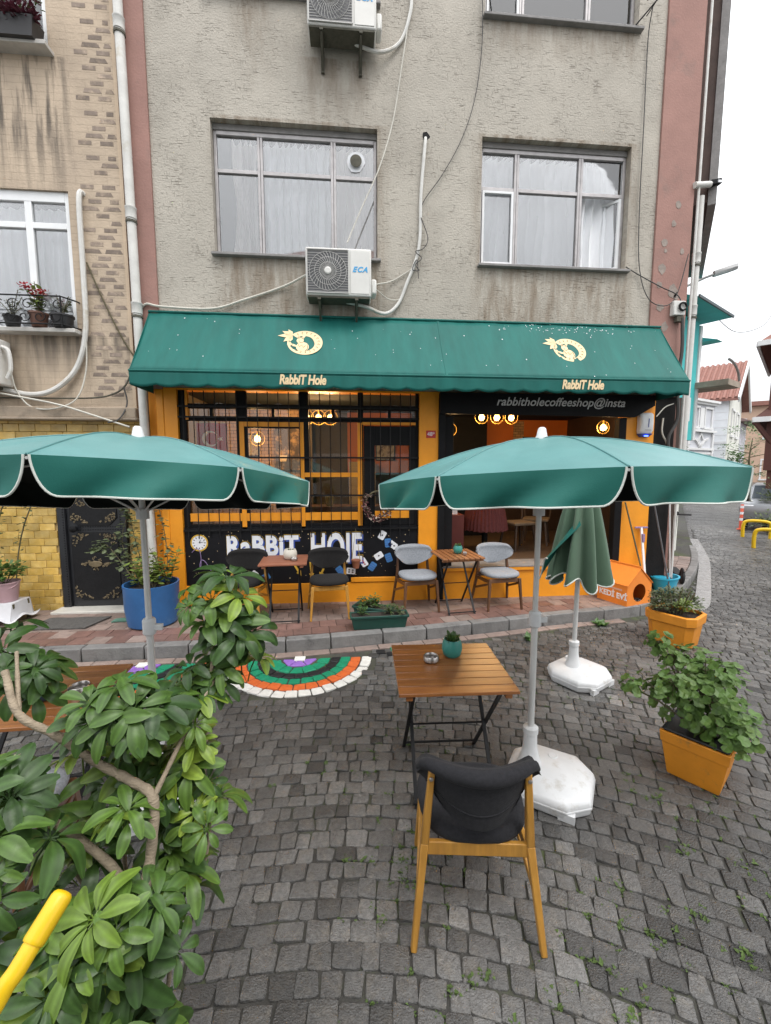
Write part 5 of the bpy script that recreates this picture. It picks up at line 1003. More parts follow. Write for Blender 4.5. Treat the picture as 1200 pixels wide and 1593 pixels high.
def little_pot(label, loc, r_, h, mat, leaf='leaf_dark', ph=.06):
    t = thing('succulent_pot', label, 'plant pot', loc); MB().lathe([(r_ * .6, 0), (r_ * .85, h * .12), (r_, h * .45), (r_ * .95, h * .75), (r_ * .8, h), (r_ * .72, h), (r_ * .7, h * .85)], 24).build('pot', M[mat], t, smooth=True, ang=40)
    MB().lathe([(r_ * .72, h * .84), (.001, h * .88)], 12, cap=False).build('soil', M['soil'], t); lf = MB()
    for k in range(26): a = U(0, 6.3); leaf_blade(lf, Vector((cos(a) * r_ * U(0, .45), sin(a) * r_ * U(0, .45), h * .88)), a, U(.3, 1.4), ph * U(.6, 1.1), .4)
    lf.build('leaves', M[leaf], t); return t
def ashtray(label, loc, r_=.05):
    t = thing('ashtray', label, 'ashtray', loc); MB().lathe([(r_ * .8, 0), (r_, .008), (r_, .034), (r_ * .9, .04), (r_ * .82, .036), (r_ * .82, .012), (.001, .01)], 24).build('bowl', M['steel'], t, smooth=True, ang=50); MB().lathe([(r_ * .5, .012), (r_ * .3, .018), (.001, .02)], 10).build('ash', pm('ash', (.3, .28, .27), .9, .4, 40), t); return t
little_pot('teal round pot with a succulent on the varnished table', (.685, 2.685, .741), .068, .118, 'teal_pot', 'leaf_dark', .07); ashtray('small steel ashtray beside the teal pot on the varnished table', (.53, 2.62, .741), .05)
little_pot('dark blue ribbed pot with a succulent by the leafy bush', (-1.69, 2.36, .741), .085, .125, 'navy_pot', 'leaf_dark', .09); ashtray('steel ashtray near the dark blue pot', (-1.52, 2.42, .741), .055)
little_pot('small teal pot on the slatted table by the open shop', (1.44, 5.42, .871), .062, .105, 'teal_pot', 'leaf', .05); ashtray('little metal tin beside the small teal pot on the slatted table', (1.5, 5.3, .871), .028)
little_pot('cream round pot on the reddish table under the lettering', (-.72, 5.25, .871), .085, .125, 'white_pot', 'leaf_grey', .03); ashtray('small dark ashtray beside the cream pot', (-.66, 5.15, .871), .04)

# ---------------------------------------------------------------- chairs
M['chair_yellow'] = wood('honey_beech', (.50, .25, .045), (.40, .19, .035), (6, 6, 1), .4); M['chair_brown'] = wood('walnut', (.125, .055, .024), (.085, .04, .02), (6, 6, 1), .4)
def fabric(name, c): return pm(name, c, .95, .3, 70, .5, 420, sheen=.04, spec=.2, bdist=.003)
M['fab_dark'] = fabric('charcoal_fabric', (.022, .022, .025)); M['fab_grey'] = fabric('light_grey_fabric', (.27, .285, .31)); M['fab_black'] = fabric('near_black_fabric', (.016, .015, .015))
def chair(label, x, y, z, rz, fab, wd, group=None):
    t = thing('upholstered_chair', label, 'chair', (x, y, z), rz, group); 
    for s in (-1, 1):
        MB().bar((s * .235, -.215, 0), (s * .205, -.185, .42), .026, .03, .036, .042, up=(0, 1, 0)).build('leg', M[wd], t, bev=.006)
        mb = MB(); mb.bar((s * .268, .285, 0), (s * .222, .2, .42), .026, .034, .034, .044, up=(0, 1, 0)); mb.bar((s * .222, .2, .42), (s * .196, .225, .765), .034, .044, .026, .03, up=(0, 1, 0)); mb.build('leg', M[wd], t, bev=.006)
        MB().bar((s * .212, -.18, .385), (s * .226, .2, .36), .02, .045).build('side_rail', M[wd], t, bev=.004); MB().bar((s * .215, -.19, .36), (s * .25, .245, .2), .018, .03).build('brace', M[wd], t, bev=.004)
    MB().bar((-.205, -.18, .392), (.205, -.18, .392), .02, .05).build('front_rail', M[wd], t, bev=.004); MB().bar((-.222, .205, .40), (.222, .205, .40), .022, .06).build('rear_rail', M[wd], t, bev=.004)
    n = 28; rg = []
    for s, zz in ((.86, .425), (.97, .432), (1.0, .452), (.97, .474), (.86, .484), (.5, .49)):
        r_ = []
        for k in range(n):
            a = 2 * pi * k / n; e = .62; cx = math.copysign(abs(cos(a)) ** e, cos(a)); sy = math.copysign(abs(sin(a)) ** e, sin(a)); wv = .245 - .02 * (sy > 0) * sy
            r_.append((cx * wv * s, sy * .228 * s - .0, zz + .012 * (cx * cx) * s))
        rg.append(r_)
    MB().loft(rg).build('seat', M[fab], t, smooth=True, ang=60)
    # wrapped half-moon back: front skin, back skin, rolled rim
    def back(u, v, off):
        th = (u - .5) * 2; w_ = .262 * (1 - .18 * (1 - v) ** 2.0) ; lo = .545 + .115 * abs(th) ** 2.2; hi = .79 - .014 * abs(th) ** 4 - .055 * max(0, (abs(th) - .78) / .22) ** 2; zz = lo + (hi - lo) * v
        yy = .268 - .15 * th * th * (1 - .1 * v) + .03 * (v - .4); roll = .018 * max(0, (v - .7) / .3) ** 2
        return Vector((th * w_, yy + off * (.021 + roll), zz))
    nu, nv = 24, 10; V = []; F = []; rings = []
    for j in range(nv + 1): 
        fr = [back(i / nu, j / nv, -1) for i in range(nu + 1)]; bk = [back(i / nu, j / nv, 1) for i in range(nu, -1, -1)]; rings.append(fr + bk)
    lid = lambda r0, dz: [Vector((p.x * .985, .262 + (p.y - .262) * .75 if False else p.y + (back(.5 + p.x / .53, .5, 0).y - p.y) * .4, p.z + dz)) for p in r0]
    rings = [lid(rings[0], -.008)] + rings + [lid(rings[-1], .012)]
    MB().loft(rings).build('backrest', M[fab], t, smooth=True, ang=75)
    MB().tube([back(.02 + .96 * i / 24, .985, .35) for i in range(25)], [.012 + .023 * sin(pi * i / 24) ** .45 for i in range(25)], 12).build('top_roll', M[fab], t, smooth=True, ang=80)
    MB().tube([back(i / 24, .28 + .0 * i, 1) + Vector((0, .0015, 0)) for i in range(1, 24)], .0028, 5).build('seam', M[fab], t, smooth=True)
    for s in (-1, 1): MB().lathe([(.009, 0), (.009, .004), (.005, .006)], 10).build('bolt', M['steel'], t); b_ = [o for o in COL.objects if o.parent == t and o.name.startswith('bolt')][-1]; b_.rotation_euler = (-pi / 2, 0, 0); b_.location = (s * .2, .241, .735)
    return t
near_chair = chair('charcoal upholstered chair with honey wood legs pushed toward the varnished table', .555, 1.80, 0, 173, 'fab_dark', 'chair_yellow')
chair('near black chair with honey legs beside the painted pocket watch', -1.3, 5.3, PAVE, -4, 'fab_black', 'chair_yellow'); chair('near black chair with honey legs between the reddish table and the green planter boxes', -.25, 5.3, PAVE, 5, 'fab_black', 'chair_yellow')
chair('light grey chair with walnut legs against the playing card mural', .9, 5.44, PAVE, 8, 'fab_grey', 'chair_brown'); chair('light grey chair with walnut legs before the open shop step', 2.02, 5.46, PAVE, 5, 'fab_grey', 'chair_brown')
chair('pale grey chair half hidden under the leafy bush', -1.62, 1.95, 0, 180, 'fab_grey', 'chair_brown')

# ---------------------------------------------------------------- planters and plants
M['planter'] = pm('orange_planter_paint', (.72, .27, .02), .5, .14, 5, .2, 30, col2=(.34, .17, .05), c2s=7, c2t=(.6, .74)); M['geranium'] = pm('geranium_leaf', (.1, .185, .04), .5, .35, 25, .1, 30, trans=.25, col2=(.17, .24, .06), c2s=9, c2t=(.5, .7))
def foliage_mass(mb, c, rx, ry, rz_, n, ls, w=.9, shell=.55):
    for _ in range(n):
        a = U(0, 2 * pi); b = math.asin(U(-.5, 1)); q = shell + (1 - shell) * RND(); k = .8 + .35 * noise.noise((cos(a) * 2 + c[0], sin(a) * 2 + c[1], sin(b) * 2)); p = Vector((c[0] + rx * q * k * cos(a) * cos(b), c[1] + ry * q * k * sin(a) * cos(b), c[2] + rz_ * q * k * sin(b)))
        leaf_blade(mb, p, a + U(-1, 1), U(-.5, .5) + b * .4, ls * U(.6, 1.25), w)
t = thing('orange_planter', 'tapered square orange planter overflowing with round leaved geranium', 'planter', (2.27, 2.40, 0), -54, 'orange planters on the cobbles')
MB().loft([[(-a, -a, z), (a, -a, z), (a, a, z), (-a, a, z)] for a, z in ((.135, .0), (.14, .012), (.172, .225), (.178, .228), (.185, .30), (.165, .30), (.16, .26))]).build('pot', M['planter'], t, bev=.007)
MB().loft([[(-a, -a, z), (a, -a, z), (a, a, z), (-a, a, z)] for a, z in ((.163, .302), (.178, .312), (.172, .318), (.15, .27))]).build('liner', M['black_pot'], t); MB().add([(-.16, -.16, .285), (.16, -.16, .285), (.16, .16, .285), (-.16, .16, .285)], [(0, 1, 2, 3)]).build('soil', M['soil'], t)
def round_leaf(mb, p, nrm, r_):
    nrm = nrm.normalized(); a = Vector((0, 0, 1)) if abs(nrm.z) < .9 else Vector((1, 0, 0)); x = nrm.cross(a).normalized(); y = nrm.cross(x); n_ = 9
    mb.add([p - nrm * r_ * .12] + [p + (x * cos(2 * pi * k / n_) + y * sin(2 * pi * k / n_)) * r_ * (U(.88, 1.06) if k else .55) + nrm * r_ * .1 * (k % 2) for k in range(n_)], [(0, k + 1, (k + 1) % n_ + 1) for k in range(n_)])
lf = MB(); sm = MB(); Ri = rotz(54)
lobes = [((0, 0, .55), .25, 150), ((-.12, .08, .48), .2, 80), ((.06, -.12, .42), .18, 90), ((.07, .1, .55), .19, 80), ((0.02, -.16, .36), .15, 60), ((-.2, .02, .62), .13, 35), ((-.36, -.0, .62), .1, 24), ((-.5, .02, .62), .075, 16), ((-.06, .22, .7), .11, 30), ((-.1, .3, .78), .09, 22), ((.1, .22, .68), .11, 30), ((.1, -.02, .70), .12, 34)]
for c, rr, n_ in lobes:
    c = Ri @ Vector((c[0], c[1], 0)) + Vector((0, 0, c[2])); sm.tube([(0, 0, .29), tuple(Vector((0, 0, .35)).lerp(c, .6)), tuple(c)], .006, 5)
    for _ in range(int(n_ * 1.35)):
        d_ = Vector((U(-1, 1), U(-1, 1), U(-.7, 1))).normalized(); p = c + d_ * rr * U(.45, 1.05); round_leaf(lf, p, (d_ + Vector((-.3, -.3, .8)) + Vector((U(-.5, .5), U(-.5, .5), U(-.3, .3)))), U(.018, .036)); 
        if RND() < .25: sm.tube([tuple(c), tuple(p)], .0022, 4)
lf.build('foliage', M['geranium'], t, kind='stuff'); sm.build('stems', M['twig'], t, kind='stuff')
t = thing('orange_planter', 'cut corner orange planter with a bushy shrub near the kerb', 'planter', (3.72, 4.40, 0), -58, 'orange planters on the cobbles')
oc = lambda a, b, c, z: [(-a + c, -b, z), (a - c, -b, z), (a, -b + c, z), (a, b - c, z), (a - c, b, z), (-a + c, b, z), (-a, b - c, z), (-a, -b + c, z)]
MB().loft([oc(.2, .17, .06, 0), oc(.205, .175, .06, .012), oc(.235, .2, .07, .26), oc(.255, .22, .075, .27), oc(.26, .225, .075, .37), oc(.225, .19, .06, .375), oc(.22, .185, .06, .3)]).build('pot', M['planter'], t, bev=.006); MB().add(oc(.22, .185, .06, .34), [tuple(range(8))]).build('soil', M['soil'], t)
lf = MB(); Ri = rotz(58)
for x, y, z, rr, n_ in ((-.12, .05, .46, .17, 300), (.08, .08, .47, .17, 300), (.2, .0, .44, .14, 200), (-.22, -.02, .45, .13, 160), (0, .1, .54, .1, 110), (-.18, .08, .55, .09, 90), (.2, .1, .53, .09, 90)): p = Ri @ Vector((x, y, 0)); foliage_mass(lf, (p.x, p.y, z), rr, rr, rr, n_, .04, .5, .3)
lf.build('foliage', M['leaf_grey'], t, kind='stuff'); lf = MB(); p = Ri @ Vector((.0, -.13, 0)); foliage_mass(lf, (p.x, p.y, .46), .12, .1, .1, 190, .035, .6, .3); lf.build('yellow_foliage', M['leaf_light'], t, kind='stuff')
sm = MB()
for k in range(12): a = k * .52; sm.tube([(.06 * cos(a), .06 * sin(a), .34), (.17 * cos(a), .17 * sin(a), .6)], .006, 5)
sm.build('stems', M['twig'], t)
# dark green window boxes
M['box_green'] = pm('dark_green_plastic', (.012, .06, .045), .45, .15, 6, col2=(.03, .06, .05), c2s=4, c2t=(.55, .75))
def trough(label, x, y, rz, L_, seed):
    t = thing('planter_box', label, 'planter', (x, y, PAVE), rz, 'green planter boxes'); q = lambda a, b, z: [(-a, -b, z), (a, -b, z), (a, b, z), (-a, b, z)]
    MB().loft([q(L_ / 2 - .04, .065, 0), q(L_ / 2 - .012, .088, .135), q(L_ / 2 + .004, .1, .138), q(L_ / 2 + .004, .1, .165), q(L_ / 2 - .016, .082, .165), q(L_ / 2 - .02, .08, .14)]).build('box', M['box_green'], t, bev=.005); MB().add(q(L_ / 2 - .018, .08, .15), [(0, 1, 2, 3)]).build('soil', M['soil'], t); lf = MB(); dk = MB()
    for k in range(13): 
        xx = -L_ / 2 + .08 + (L_ - .16) * RND(); 
        if abs(xx + .1) < .08 and seed: continue
        sprig(lf if k % 3 else dk, (xx, U(-.04, .04), .15), U(.1, .2), 6, .09, .05, .35)
    lf.build('foliage', M['leaf'], t, kind='stuff'); dk.build('herb_leaves', M['leaf_grey'], t, kind='stuff'); return t
trough('long dark green planter box of herbs on the pavement edge', .35, 4.82, 3, .68, 1); trough('second dark green planter box standing behind the long one', .3, 5.1, -28, .5, 0)
# big blue tub and the climber beside the black door
M['blue_tub'] = pm('blue_plastic_barrel', (.025, .105, .27), .42, .18, 4, .1, 40, col2=(.06, .15, .3), c2s=6, c2t=(.58, .75)); M['pink_bucket'] = pm('pink_bucket', (.46, .30, .32), .55, .12, 5)
t = thing('blue_tub', 'cut down blue plastic barrel planted with leafy climbers by the black door', 'planter', (-2.36, 5.2, PAVE)); MB().lathe([(.235, 0), (.27, .02), (.295, .2), (.30, .44), (.305, .5), (.285, .5), (.28, .42)], 28).build('tub', M['blue_tub'], t, smooth=True, ang=40); MB().lathe([(.285, .43), (.001, .45)], 16, cap=False).build('soil', M['soil'], t)
lf = MB(); sm = MB(); tp = []
for x, y, h, n_ in ((.05, -.05, .45, 9), (-.12, 0, .35, 8), (.15, .1, .5, 8), (-.05, .1, .3, 8)): q = sprig(lf, (x, y, .44), h, n_, .2, .075, .8); stems(sm, (x, y, .42), q, .003); tp += q
lf.build('foliage', M['leaf_light'], t, kind='stuff'); lf = MB(); sm2 = MB()
for pts in (((-.1, .15, .44), (-.3, .35, .85), (-.42, .45, 1.3), (-.4, .5, 1.7)), ((-.15, .1, .44), (-.4, .3, .7), (-.5, .4, 1.0), (-.38, .48, 1.5)), ((-.2, .1, .44), (-.6, .25, .9), (-.8, .35, .85)), ((.1, .2, .44), (.05, .35, .9), (-.1, .5, 1.5))):
    P = spline(pts, 8); sm2.tube(P, .005, 5)
    for p in P[3:]:
        for _ in range(5): leaf_blade(lf, p + Vector((U(-.06, .06), U(-.06, .03), U(-.06, .06))), U(0, 6.3), U(-.8, .3), U(.05, .085), .75)
lf.build('climber_leaves', M['leaf_grey'], t, kind='stuff'); sm.tube([(0, 0, .43), (.02, 0, .5)], .005, 5); sm.build('stems', M['twig'], t, kind='stuff'); sm2.build('climber_stems', M['twig'], t, kind='stuff')
t = thing('bucket_plant', 'leafy plant in a dusty pink bucket on a white draped stool', 'potted plant', (-4.15, 5.42, .385)); MB().lathe([(.1, 0), (.105, .01), (.135, .22), (.145, .225), (.145, .24), (.128, .24), (.125, .2)], 20).build('bucket', M['pink_bucket'], t, smooth=True, ang=40); MB().tube([(.14 * cos(a), -.14 * abs(sin(a)) * .8 - .0, .22 - .07 * sin(a)) for a in [pi * k / 14 for k in range(15)]], .006, 6).build('handle', M['pink_bucket'], t); MB().lathe([(.125, .2), (.001, .22)], 14, cap=False).build('soil', M['soil'], t)
lf = MB(); foliage_mass(lf, (0, 0, .36), .24, .2, .16, 260, .07, .6, .3); lf.build('foliage', M['leaf'], t, kind='stuff'); sm = MB()
for k in range(8): sm.tube([(0, 0, .2), (.15 * cos(k * .8), .13 * sin(k * .8), .36)], .004, 5)
sm.build('stems', M['twig'], t)
t = thing('draped_stool', 'low stool draped with white cloth by the yellow tiles', 'stool', (-4.15, 5.42, PAVE)); MB().sheet(lambda u, v: ((u - .5) * .46, (v - .5) * .4 - (.03 if v < .15 else 0), .25 - (.0 if .14 < u < .86 and .15 < v < .9 else .18 + .03 * sin(9 * u + 7 * v))), 22, 18).build('cloth', pm('white_cloth', (.58, .58, .6), .8, .1, 6), t, smooth=True, thick=.004)
for sx in (-1, 1):
    for sy in (-1, 1): MB().bar((sx * .14, sy * .12, 0), (sx * .14, sy * .12, .24), .03, .03).build('leg', M['twig'], t)
t = thing('potted_plant', 'pale pot with yellow green leaves next to the pink bucket', 'potted plant', (-4.62, 5.2, PAVE)); MB().lathe([(.12, 0), (.17, .3), (.18, .32), (.15, .32)], 18).build('pot', M['white_pot'], t, smooth=True, ang=40); lf = MB(); foliage_mass(lf, (0.05, 0, .48), .26, .22, .2, 260, .08, .6, .3); lf.build('foliage', M['leaf_light'], t, kind='stuff')
t = thing('climber', 'thin climbing shrub with sparse leaves on the yellow tiled wall', 'plant', (-4.25, 5.68, PAVE)); sm = MB(); lf = MB()
for pts in (((0, 0, 0), (.05, 0, .6), (.15, .02, 1.1), (.3, .05, 1.5)), ((-.05, 0, 0), (-.15, 0, .7), (-.1, .02, 1.3), (.1, .05, 1.6)), ((-.1, 0, 0), (-.3, 0, .8), (-.2, .0, 1.4))):
    P = spline(pts, 8); sm.tube(P, .008, 5)
    for p in P[8:]:
        for _ in range(3): leaf_blade(lf, p + Vector((U(-.06, .06), U(-.06, .02), U(-.05, .05))), U(0, 6.3), U(-.6, .4), U(.04, .07), .6)
sm.build('stems', M['twig'], t); lf.build('leaves', M['leaf_grey'], t, kind='stuff')
mb = MB(); mb.sheet(lambda u, v: (-3.68 + .72 * u - .1 * (1 - v), 5.05 + .38 * v, PAVE + .012 + .003 * sin(14 * u)), 20, 8); mb.build('doormat', pm('grey_doormat', (.085, .08, .075), .95, .3, 30, .6, 200), thick=.012, label='worn grey doormat in front of the black door', cat='doormat')
mb = MB(); mb.sheet(lambda u, v: (-2.86 + .34 * u, 5.22 + .1 * v + .06 * u, PAVE + .014 + .005 * sin(9 * u)), 10, 4); mb.build('rubber_mat', pm('green_rubber', (.09, .2, .15), .7, .2, 8), thick=.015, label='narrow green strip lying between doormat and blue tub', cat='mat')
# hanging pot and dried wreath on the shop window
t = thing('hanging_pot', 'little terracotta pot hanging on a cord in front of the mural', 'plant pot', (.1, SY - .05, .62)); MB().lathe([(.04, 0), (.06, .1), (.065, .1), (.065, .12), (.05, .12)], 16).build('pot', pm('terracotta_clay', (.28, .10, .05), .8, .15, 6), t, smooth=True, ang=40); MB().tube([(-.055, 0, .12), (0, 0, .55), (.055, 0, .12)], .006, 6).build('cord', pm('jute_cord', (.34, .27, .13), .9, .2, 20), t)
t = thing('dried_wreath', 'wreath of dried brown flowers hanging on the black shop door', 'wreath', (.4, SY - .05, 1.5)); mb = MB(); mb.tube([(.16 * cos(a), 0, .18 * sin(a)) for a in [2 * pi * k / 24 for k in range(25)]], .012, 6, cap=False); mb.build('ring', M['twig'], t)
for nm, mat, n_ in (('dried_leaves', pm('dried_leaf', (.16, .06, .06), .8, .3, 20), 150), ('dried_flowers', pm('dried_flower', (.35, .27, .22), .8, .3, 20), 90)):
    mb = MB()
    for _ in range(n_): a = U(2.2, 6.9); q = U(.8, 1.25); leaf_blade(mb, Vector((.17 * q * cos(a), U(-.04, .01), .19 * q * sin(a))), U(0, 6.3), U(-1, 1), U(.03, .055), .6)
    mb.build(nm, mat, t, kind='stuff')
# ---------------------------------------------------------------- corner clutter: cat house, mop bucket, brooms, scooter
t = thing('cat_house', 'orange cardboard cat house with pitched roof and white lettering', 'cat house', (3.87, 5.53, PAVE), 18); M['cat'] = pm('orange_board', (.78, .235, .03), .55, .1, 4)
w_, d_, h, rh = .24, .23, .3, .5; arch = [(.15 * cos(a), .17 + .13 * sin(a)) for a in [radians(-50 + 280 * k / 20) for k in range(21)]]
mb = MB(); O = [(-w_, 0), (w_, 0), (w_, h), (0, rh), (-w_, h)]
ring = [(.0, .0)] ; c0 = (0, .17)
pts = []
for k in range(40):
    a = 2 * pi * k / 40; dx, dy = cos(a), sin(a); best = 9
    for (x0, z0), (x1, z1) in zip(O, O[1:] + O[:1]):
        ex, ez = x1 - x0, z1 - z0; den = dx * ez - dy * ex
        if abs(den) > 1e-6:
            s_ = ((x0 - c0[0]) * ez - (z0 - c0[1]) * ex) / den; u_ = ((x0 - c0[0]) * dy - (z0 - c0[1]) * dx) / den
            if s_ > 0 and -.001 <= u_ <= 1.001: best = min(best, s_)
    pts.append(((c0[0] + dx * best, c0[1] + dy * best), (c0[0] + dx * .125, c0[1] + dy * .125)))
for k in range(40): a_, b_ = pts[k], pts[(k + 1) % 40]; mb.add([(a_[0][0], -d_, a_[0][1]), (b_[0][0], -d_, b_[0][1]), (b_[1][0], -d_, b_[1][1]), (a_[1][0], -d_, a_[1][1])], [(0, 1, 2, 3)])
mb.build('front', M['cat'], t, thick=.006); mb = MB(); mb.add([(-w_, -d_, 0), (-w_, d_, 0), (-w_, d_, h), (-w_, -d_, h)], [(0, 1, 2, 3)]); mb.add([(w_, -d_, 0), (w_, d_, 0), (w_, d_, h), (w_, -d_, h)], [(0, 1, 2, 3)]); mb.add([(x, d_, z) for x, z in O], [(0, 1, 2, 3, 4)]); mb.add([(-w_, -d_, .004), (w_, -d_, .004), (w_, d_, .004), (-w_, d_, .004)], [(0, 1, 2, 3)]); mb.build('walls', M['cat'], t, thick=.006)
for s in (-1, 1): MB().add([(s * (w_ + .012), -d_ - .015, h - .015), (s * (w_ + .012), d_ + .01, h - .015), (0, d_ + .01, rh + .012), (0, -d_ - .015, rh + .012)], [(0, 1, 2, 3)]).build('roof', M['cat'], t, thick=.008)
MB().bar((0, -d_ - .015, rh + .02), (0, d_ + .01, rh + .02), .02, .03).build('ridge', M['cat'], t)
SM = Matrix(((0, 0, -1, -w_ - .005), (-1, 0, 0, 0), (0, 1, 0, 0), (0, 0, 0, 1)))
text('lettering', 'KEDİ EVİ', .105, M['white_print'], t, SM @ Matrix.Translation((.02, .12, 0)), bold=.004); MB().prism([(-.05, .2), (.16, .2), (.16, .225), (-.05, .225)], 0, .001, SM).build('print_band', pm('pale_orange_print', (.7, .42, .3), .6), t)
MB().sheet(lambda u, v: ((u - .5) * .3, -.18 + .25 * v, .03 + .03 * sin(7 * u) * sin(6 * v)), 10, 8).build('blanket', pm('patterned_blanket', (.5, .5, .5), .9, .3, 20, col2=(.03, .03, .03), c2s=18, c2t=(.48, .52)), t, smooth=True)
M['cyan'] = pm('cyan_plastic', (.03, .36, .52), .4, .1, 5)
t = thing('mop_bucket', 'bright blue oval mop bucket behind the orange planter', 'bucket', (4.70, 5.80, PAVE), 30); MB().lathe([(.13, 0), (.135, .01), (.19, .24), (.205, .245), (.205, .26), (.18, .26), (.17, .2), (.12, .02), (.001, .02)], 28, sx=1.25, sy=.85).build('tub', M['cyan'], t, smooth=True, ang=40); MB().lathe([(.1, .2), (.11, .262), (.125, .262)], 18, (-.12, 0, 0)).build('wringer', M['cyan'], t, smooth=True)
def stick(label, a, b, r_, mat, head=None):
    t = thing('broom', label, 'broom', a); d_ = Vector(b) - Vector(a); MB().tube([(0, 0, 0), tuple(d_)], r_, 8).build('handle', M[mat], t, smooth=True)
    if head: MB().box(0, 0, .02, *head).build('head', M['cable_dark'], t, bev=.01)
stick('thin wooden broom leaning on the orange column behind the cat house', (4.2, 5.45, PAVE), (3.98, 5.77, 1.5), .011, 'twig', (.2, .06, .06)); stick('pale mop stick standing in the blue bucket', (4.72, 5.72, .2), (4.66, 5.77, 1.55), .011, 'pole'); stick('dark broom handle leaning at the building corner', (4.65, 5.6, PAVE), (4.44, 5.78, 1.45), .012, 'ac_dark', (.2, .06, .06))
t = thing('squeegee', 'white floor squeegee with a purple grip against the orange column', 'squeegee', (4.27, 5.6, PAVE)); MB().bar((0, 0, 0), (-.02, .17, 1.0), .03, .02).build('handle', M['white_pvc'], t); MB().box(-.02, .17, 1.0, .2, .02, .025).build('crossbar', M['violet_print'], t, bev=.005); MB().box(-.01, .13, .85, .035, .03, .12).build('grip', M['violet_print'], t, bev=.005)
t = thing('kick_scooter', 'dark electric kick scooter parked on the side street pavement', 'scooter', (5.55, 6.62, PAVE), 62); M['rubber'] = pm('black_rubber', (.015, .015, .016), .7, .2, 20); M['gunmetal'] = pm('gunmetal', (.09, .09, .095), .4, .15, 9, metal=.5)
for x in (-.42, .42):
    mb = MB(); mb.tube([(x + .095 * cos(a), 0, .115 + .095 * sin(a)) for a in [2 * pi * k / 24 for k in range(25)]], .024, 10, cap=False); wh = mb.build('wheel', M['rubber'], t, smooth=True); r_ = MB()
    for k in range(6): r_.bar((x, 0, .115), (x + .085 * cos(k * pi / 3), 0, .115 + .085 * sin(k * pi / 3)), .012, .02, up=(0, 1, 0))
    r_.build('rim', M['gunmetal'], wh)
MB().b2(-.34, .28, -.07, .07, .09, .13).build('deck', M['rubber'], t, bev=.012); MB().tube([(.28, 0, .11), (.38, 0, .2), (.34, 0, .45), (.26, 0, 1.05)], .022, 10).build('stem', M['gunmetal'], t, smooth=True); MB().tube([(.26, -.22, 1.06), (.26, .22, 1.06)], .015, 8).build('handlebar', M['rubber'], t); MB().box(.25, 0, 1.09, .08, .06, .04).build('display', M['rubber'], t, bev=.008); MB().tube([(-.42 + .135 * cos(a), 0, .115 + .135 * sin(a)) for a in [.4 + 2 * k / 10 for k in range(11)]], .012, 6).build('mudguard', M['rubber'], t)

# ---------------------------------------------------------------- umbrella plant in front
leafv = []
for vi in range(6):
    mb = MB(); n_ = random.choice((7, 8, 8, 9)); mb.tube([(0, 0, -.1), (.005, 0, -.05), (0, 0, 0)], .0028, 5)
    for k in range(n_):
        a = 2 * pi * k / n_ + U(-.12, .12); l = U(.075, .108) * (1 if k else .8); w_ = l * U(.37, .46); droop = U(.0, .6); d_ = Vector((cos(a), sin(a), 0)); s_ = Vector((-sin(a), cos(a), 0)); rows = []
        mb.tube([(0, 0, 0), tuple(d_ * .018 + Vector((0, 0, .002)))], .0018, 4)
        for j in range(8):
            f = j / 7; wd_ = w_ * (sin(pi * min(1, f * .97) ** 1.25) ** .62 if 0 < f else .04) * .5; ll = .016 + l * f; zc = .012 * sin(pi * f) + .006 - droop * l * f * f * .75; fold = .22
            rows.append([d_ * ll + s_ * wd_ * e + Vector((0, 0, zc + abs(e) * wd_ * fold + .0015 * sin(9 * f + k))) for e in (-1, -.5, 0, .5, 1)])
        V = [p for r_ in rows for p in r_]; o0 = len(mb.t); mb.add(V, [(j * 5 + i, j * 5 + i + 1, (j + 1) * 5 + i + 1, (j + 1) * 5 + i) for j in range(7) for i in range(4)]); mb.t[o0:] = [(1.2, .92, 1.4, .92, 1.2)[i % 5] * (1 if i // 5 < 6 else 1.15) for i in range(len(V))]
    leafv.append(mb)
def umbrella_leaf_mat():
    m = pm('umbrella_plant_leaf', (.085, .165, .038), .38, .25, 18, .15, 40, rnd=.0, trans=.22, spec=.4, tone=True); n = m.node_tree; N = n.nodes; L = n.links.new; oi = N.new('ShaderNodeObjectInfo'); cr = N.new('ShaderNodeValToRGB'); e = cr.color_ramp.elements
    e[0].color = (.03, .066, .017, 1); e[1].color = (.2, .28, .035, 1); e.new(.45).color = (.052, .105, .023, 1); e.new(.82).color = (.092, .165, .028, 1); L(oi.outputs['Random'], cr.inputs[0])
    for nd in N:
        if nd.type == 'RGB':
            for lk in list(nd.outputs[0].links): L(cr.outputs[0], lk.to_socket)
    return m
M['uleaf'] = umbrella_leaf_mat(); lm = [mb.mesh('leaf', M['uleaf'], True, 60, True) for mb in leafv]
S_ = thing('umbrella_plant', 'big glossy umbrella plant with pale knotty branches in a tall pot', 'plant', (-.62, 1.2, 0))
base = Vector((-.62, 1.2, 0)); q = lambda *P: [Vector(p) - base for p in P]
MB().lathe([(.13, 0), (.135, .01), (.16, .36), (.17, .37), (.17, .41), (.15, .41), (.145, .34)], 28, (-.14, -.04, 0)).build('pot', M['black_pot'], S_, smooth=True, ang=40); MB().lathe([(.15, .37), (.001, .39)], 18, (-.14, -.04, 0), cap=False).build('soil', M['soil'], S_)
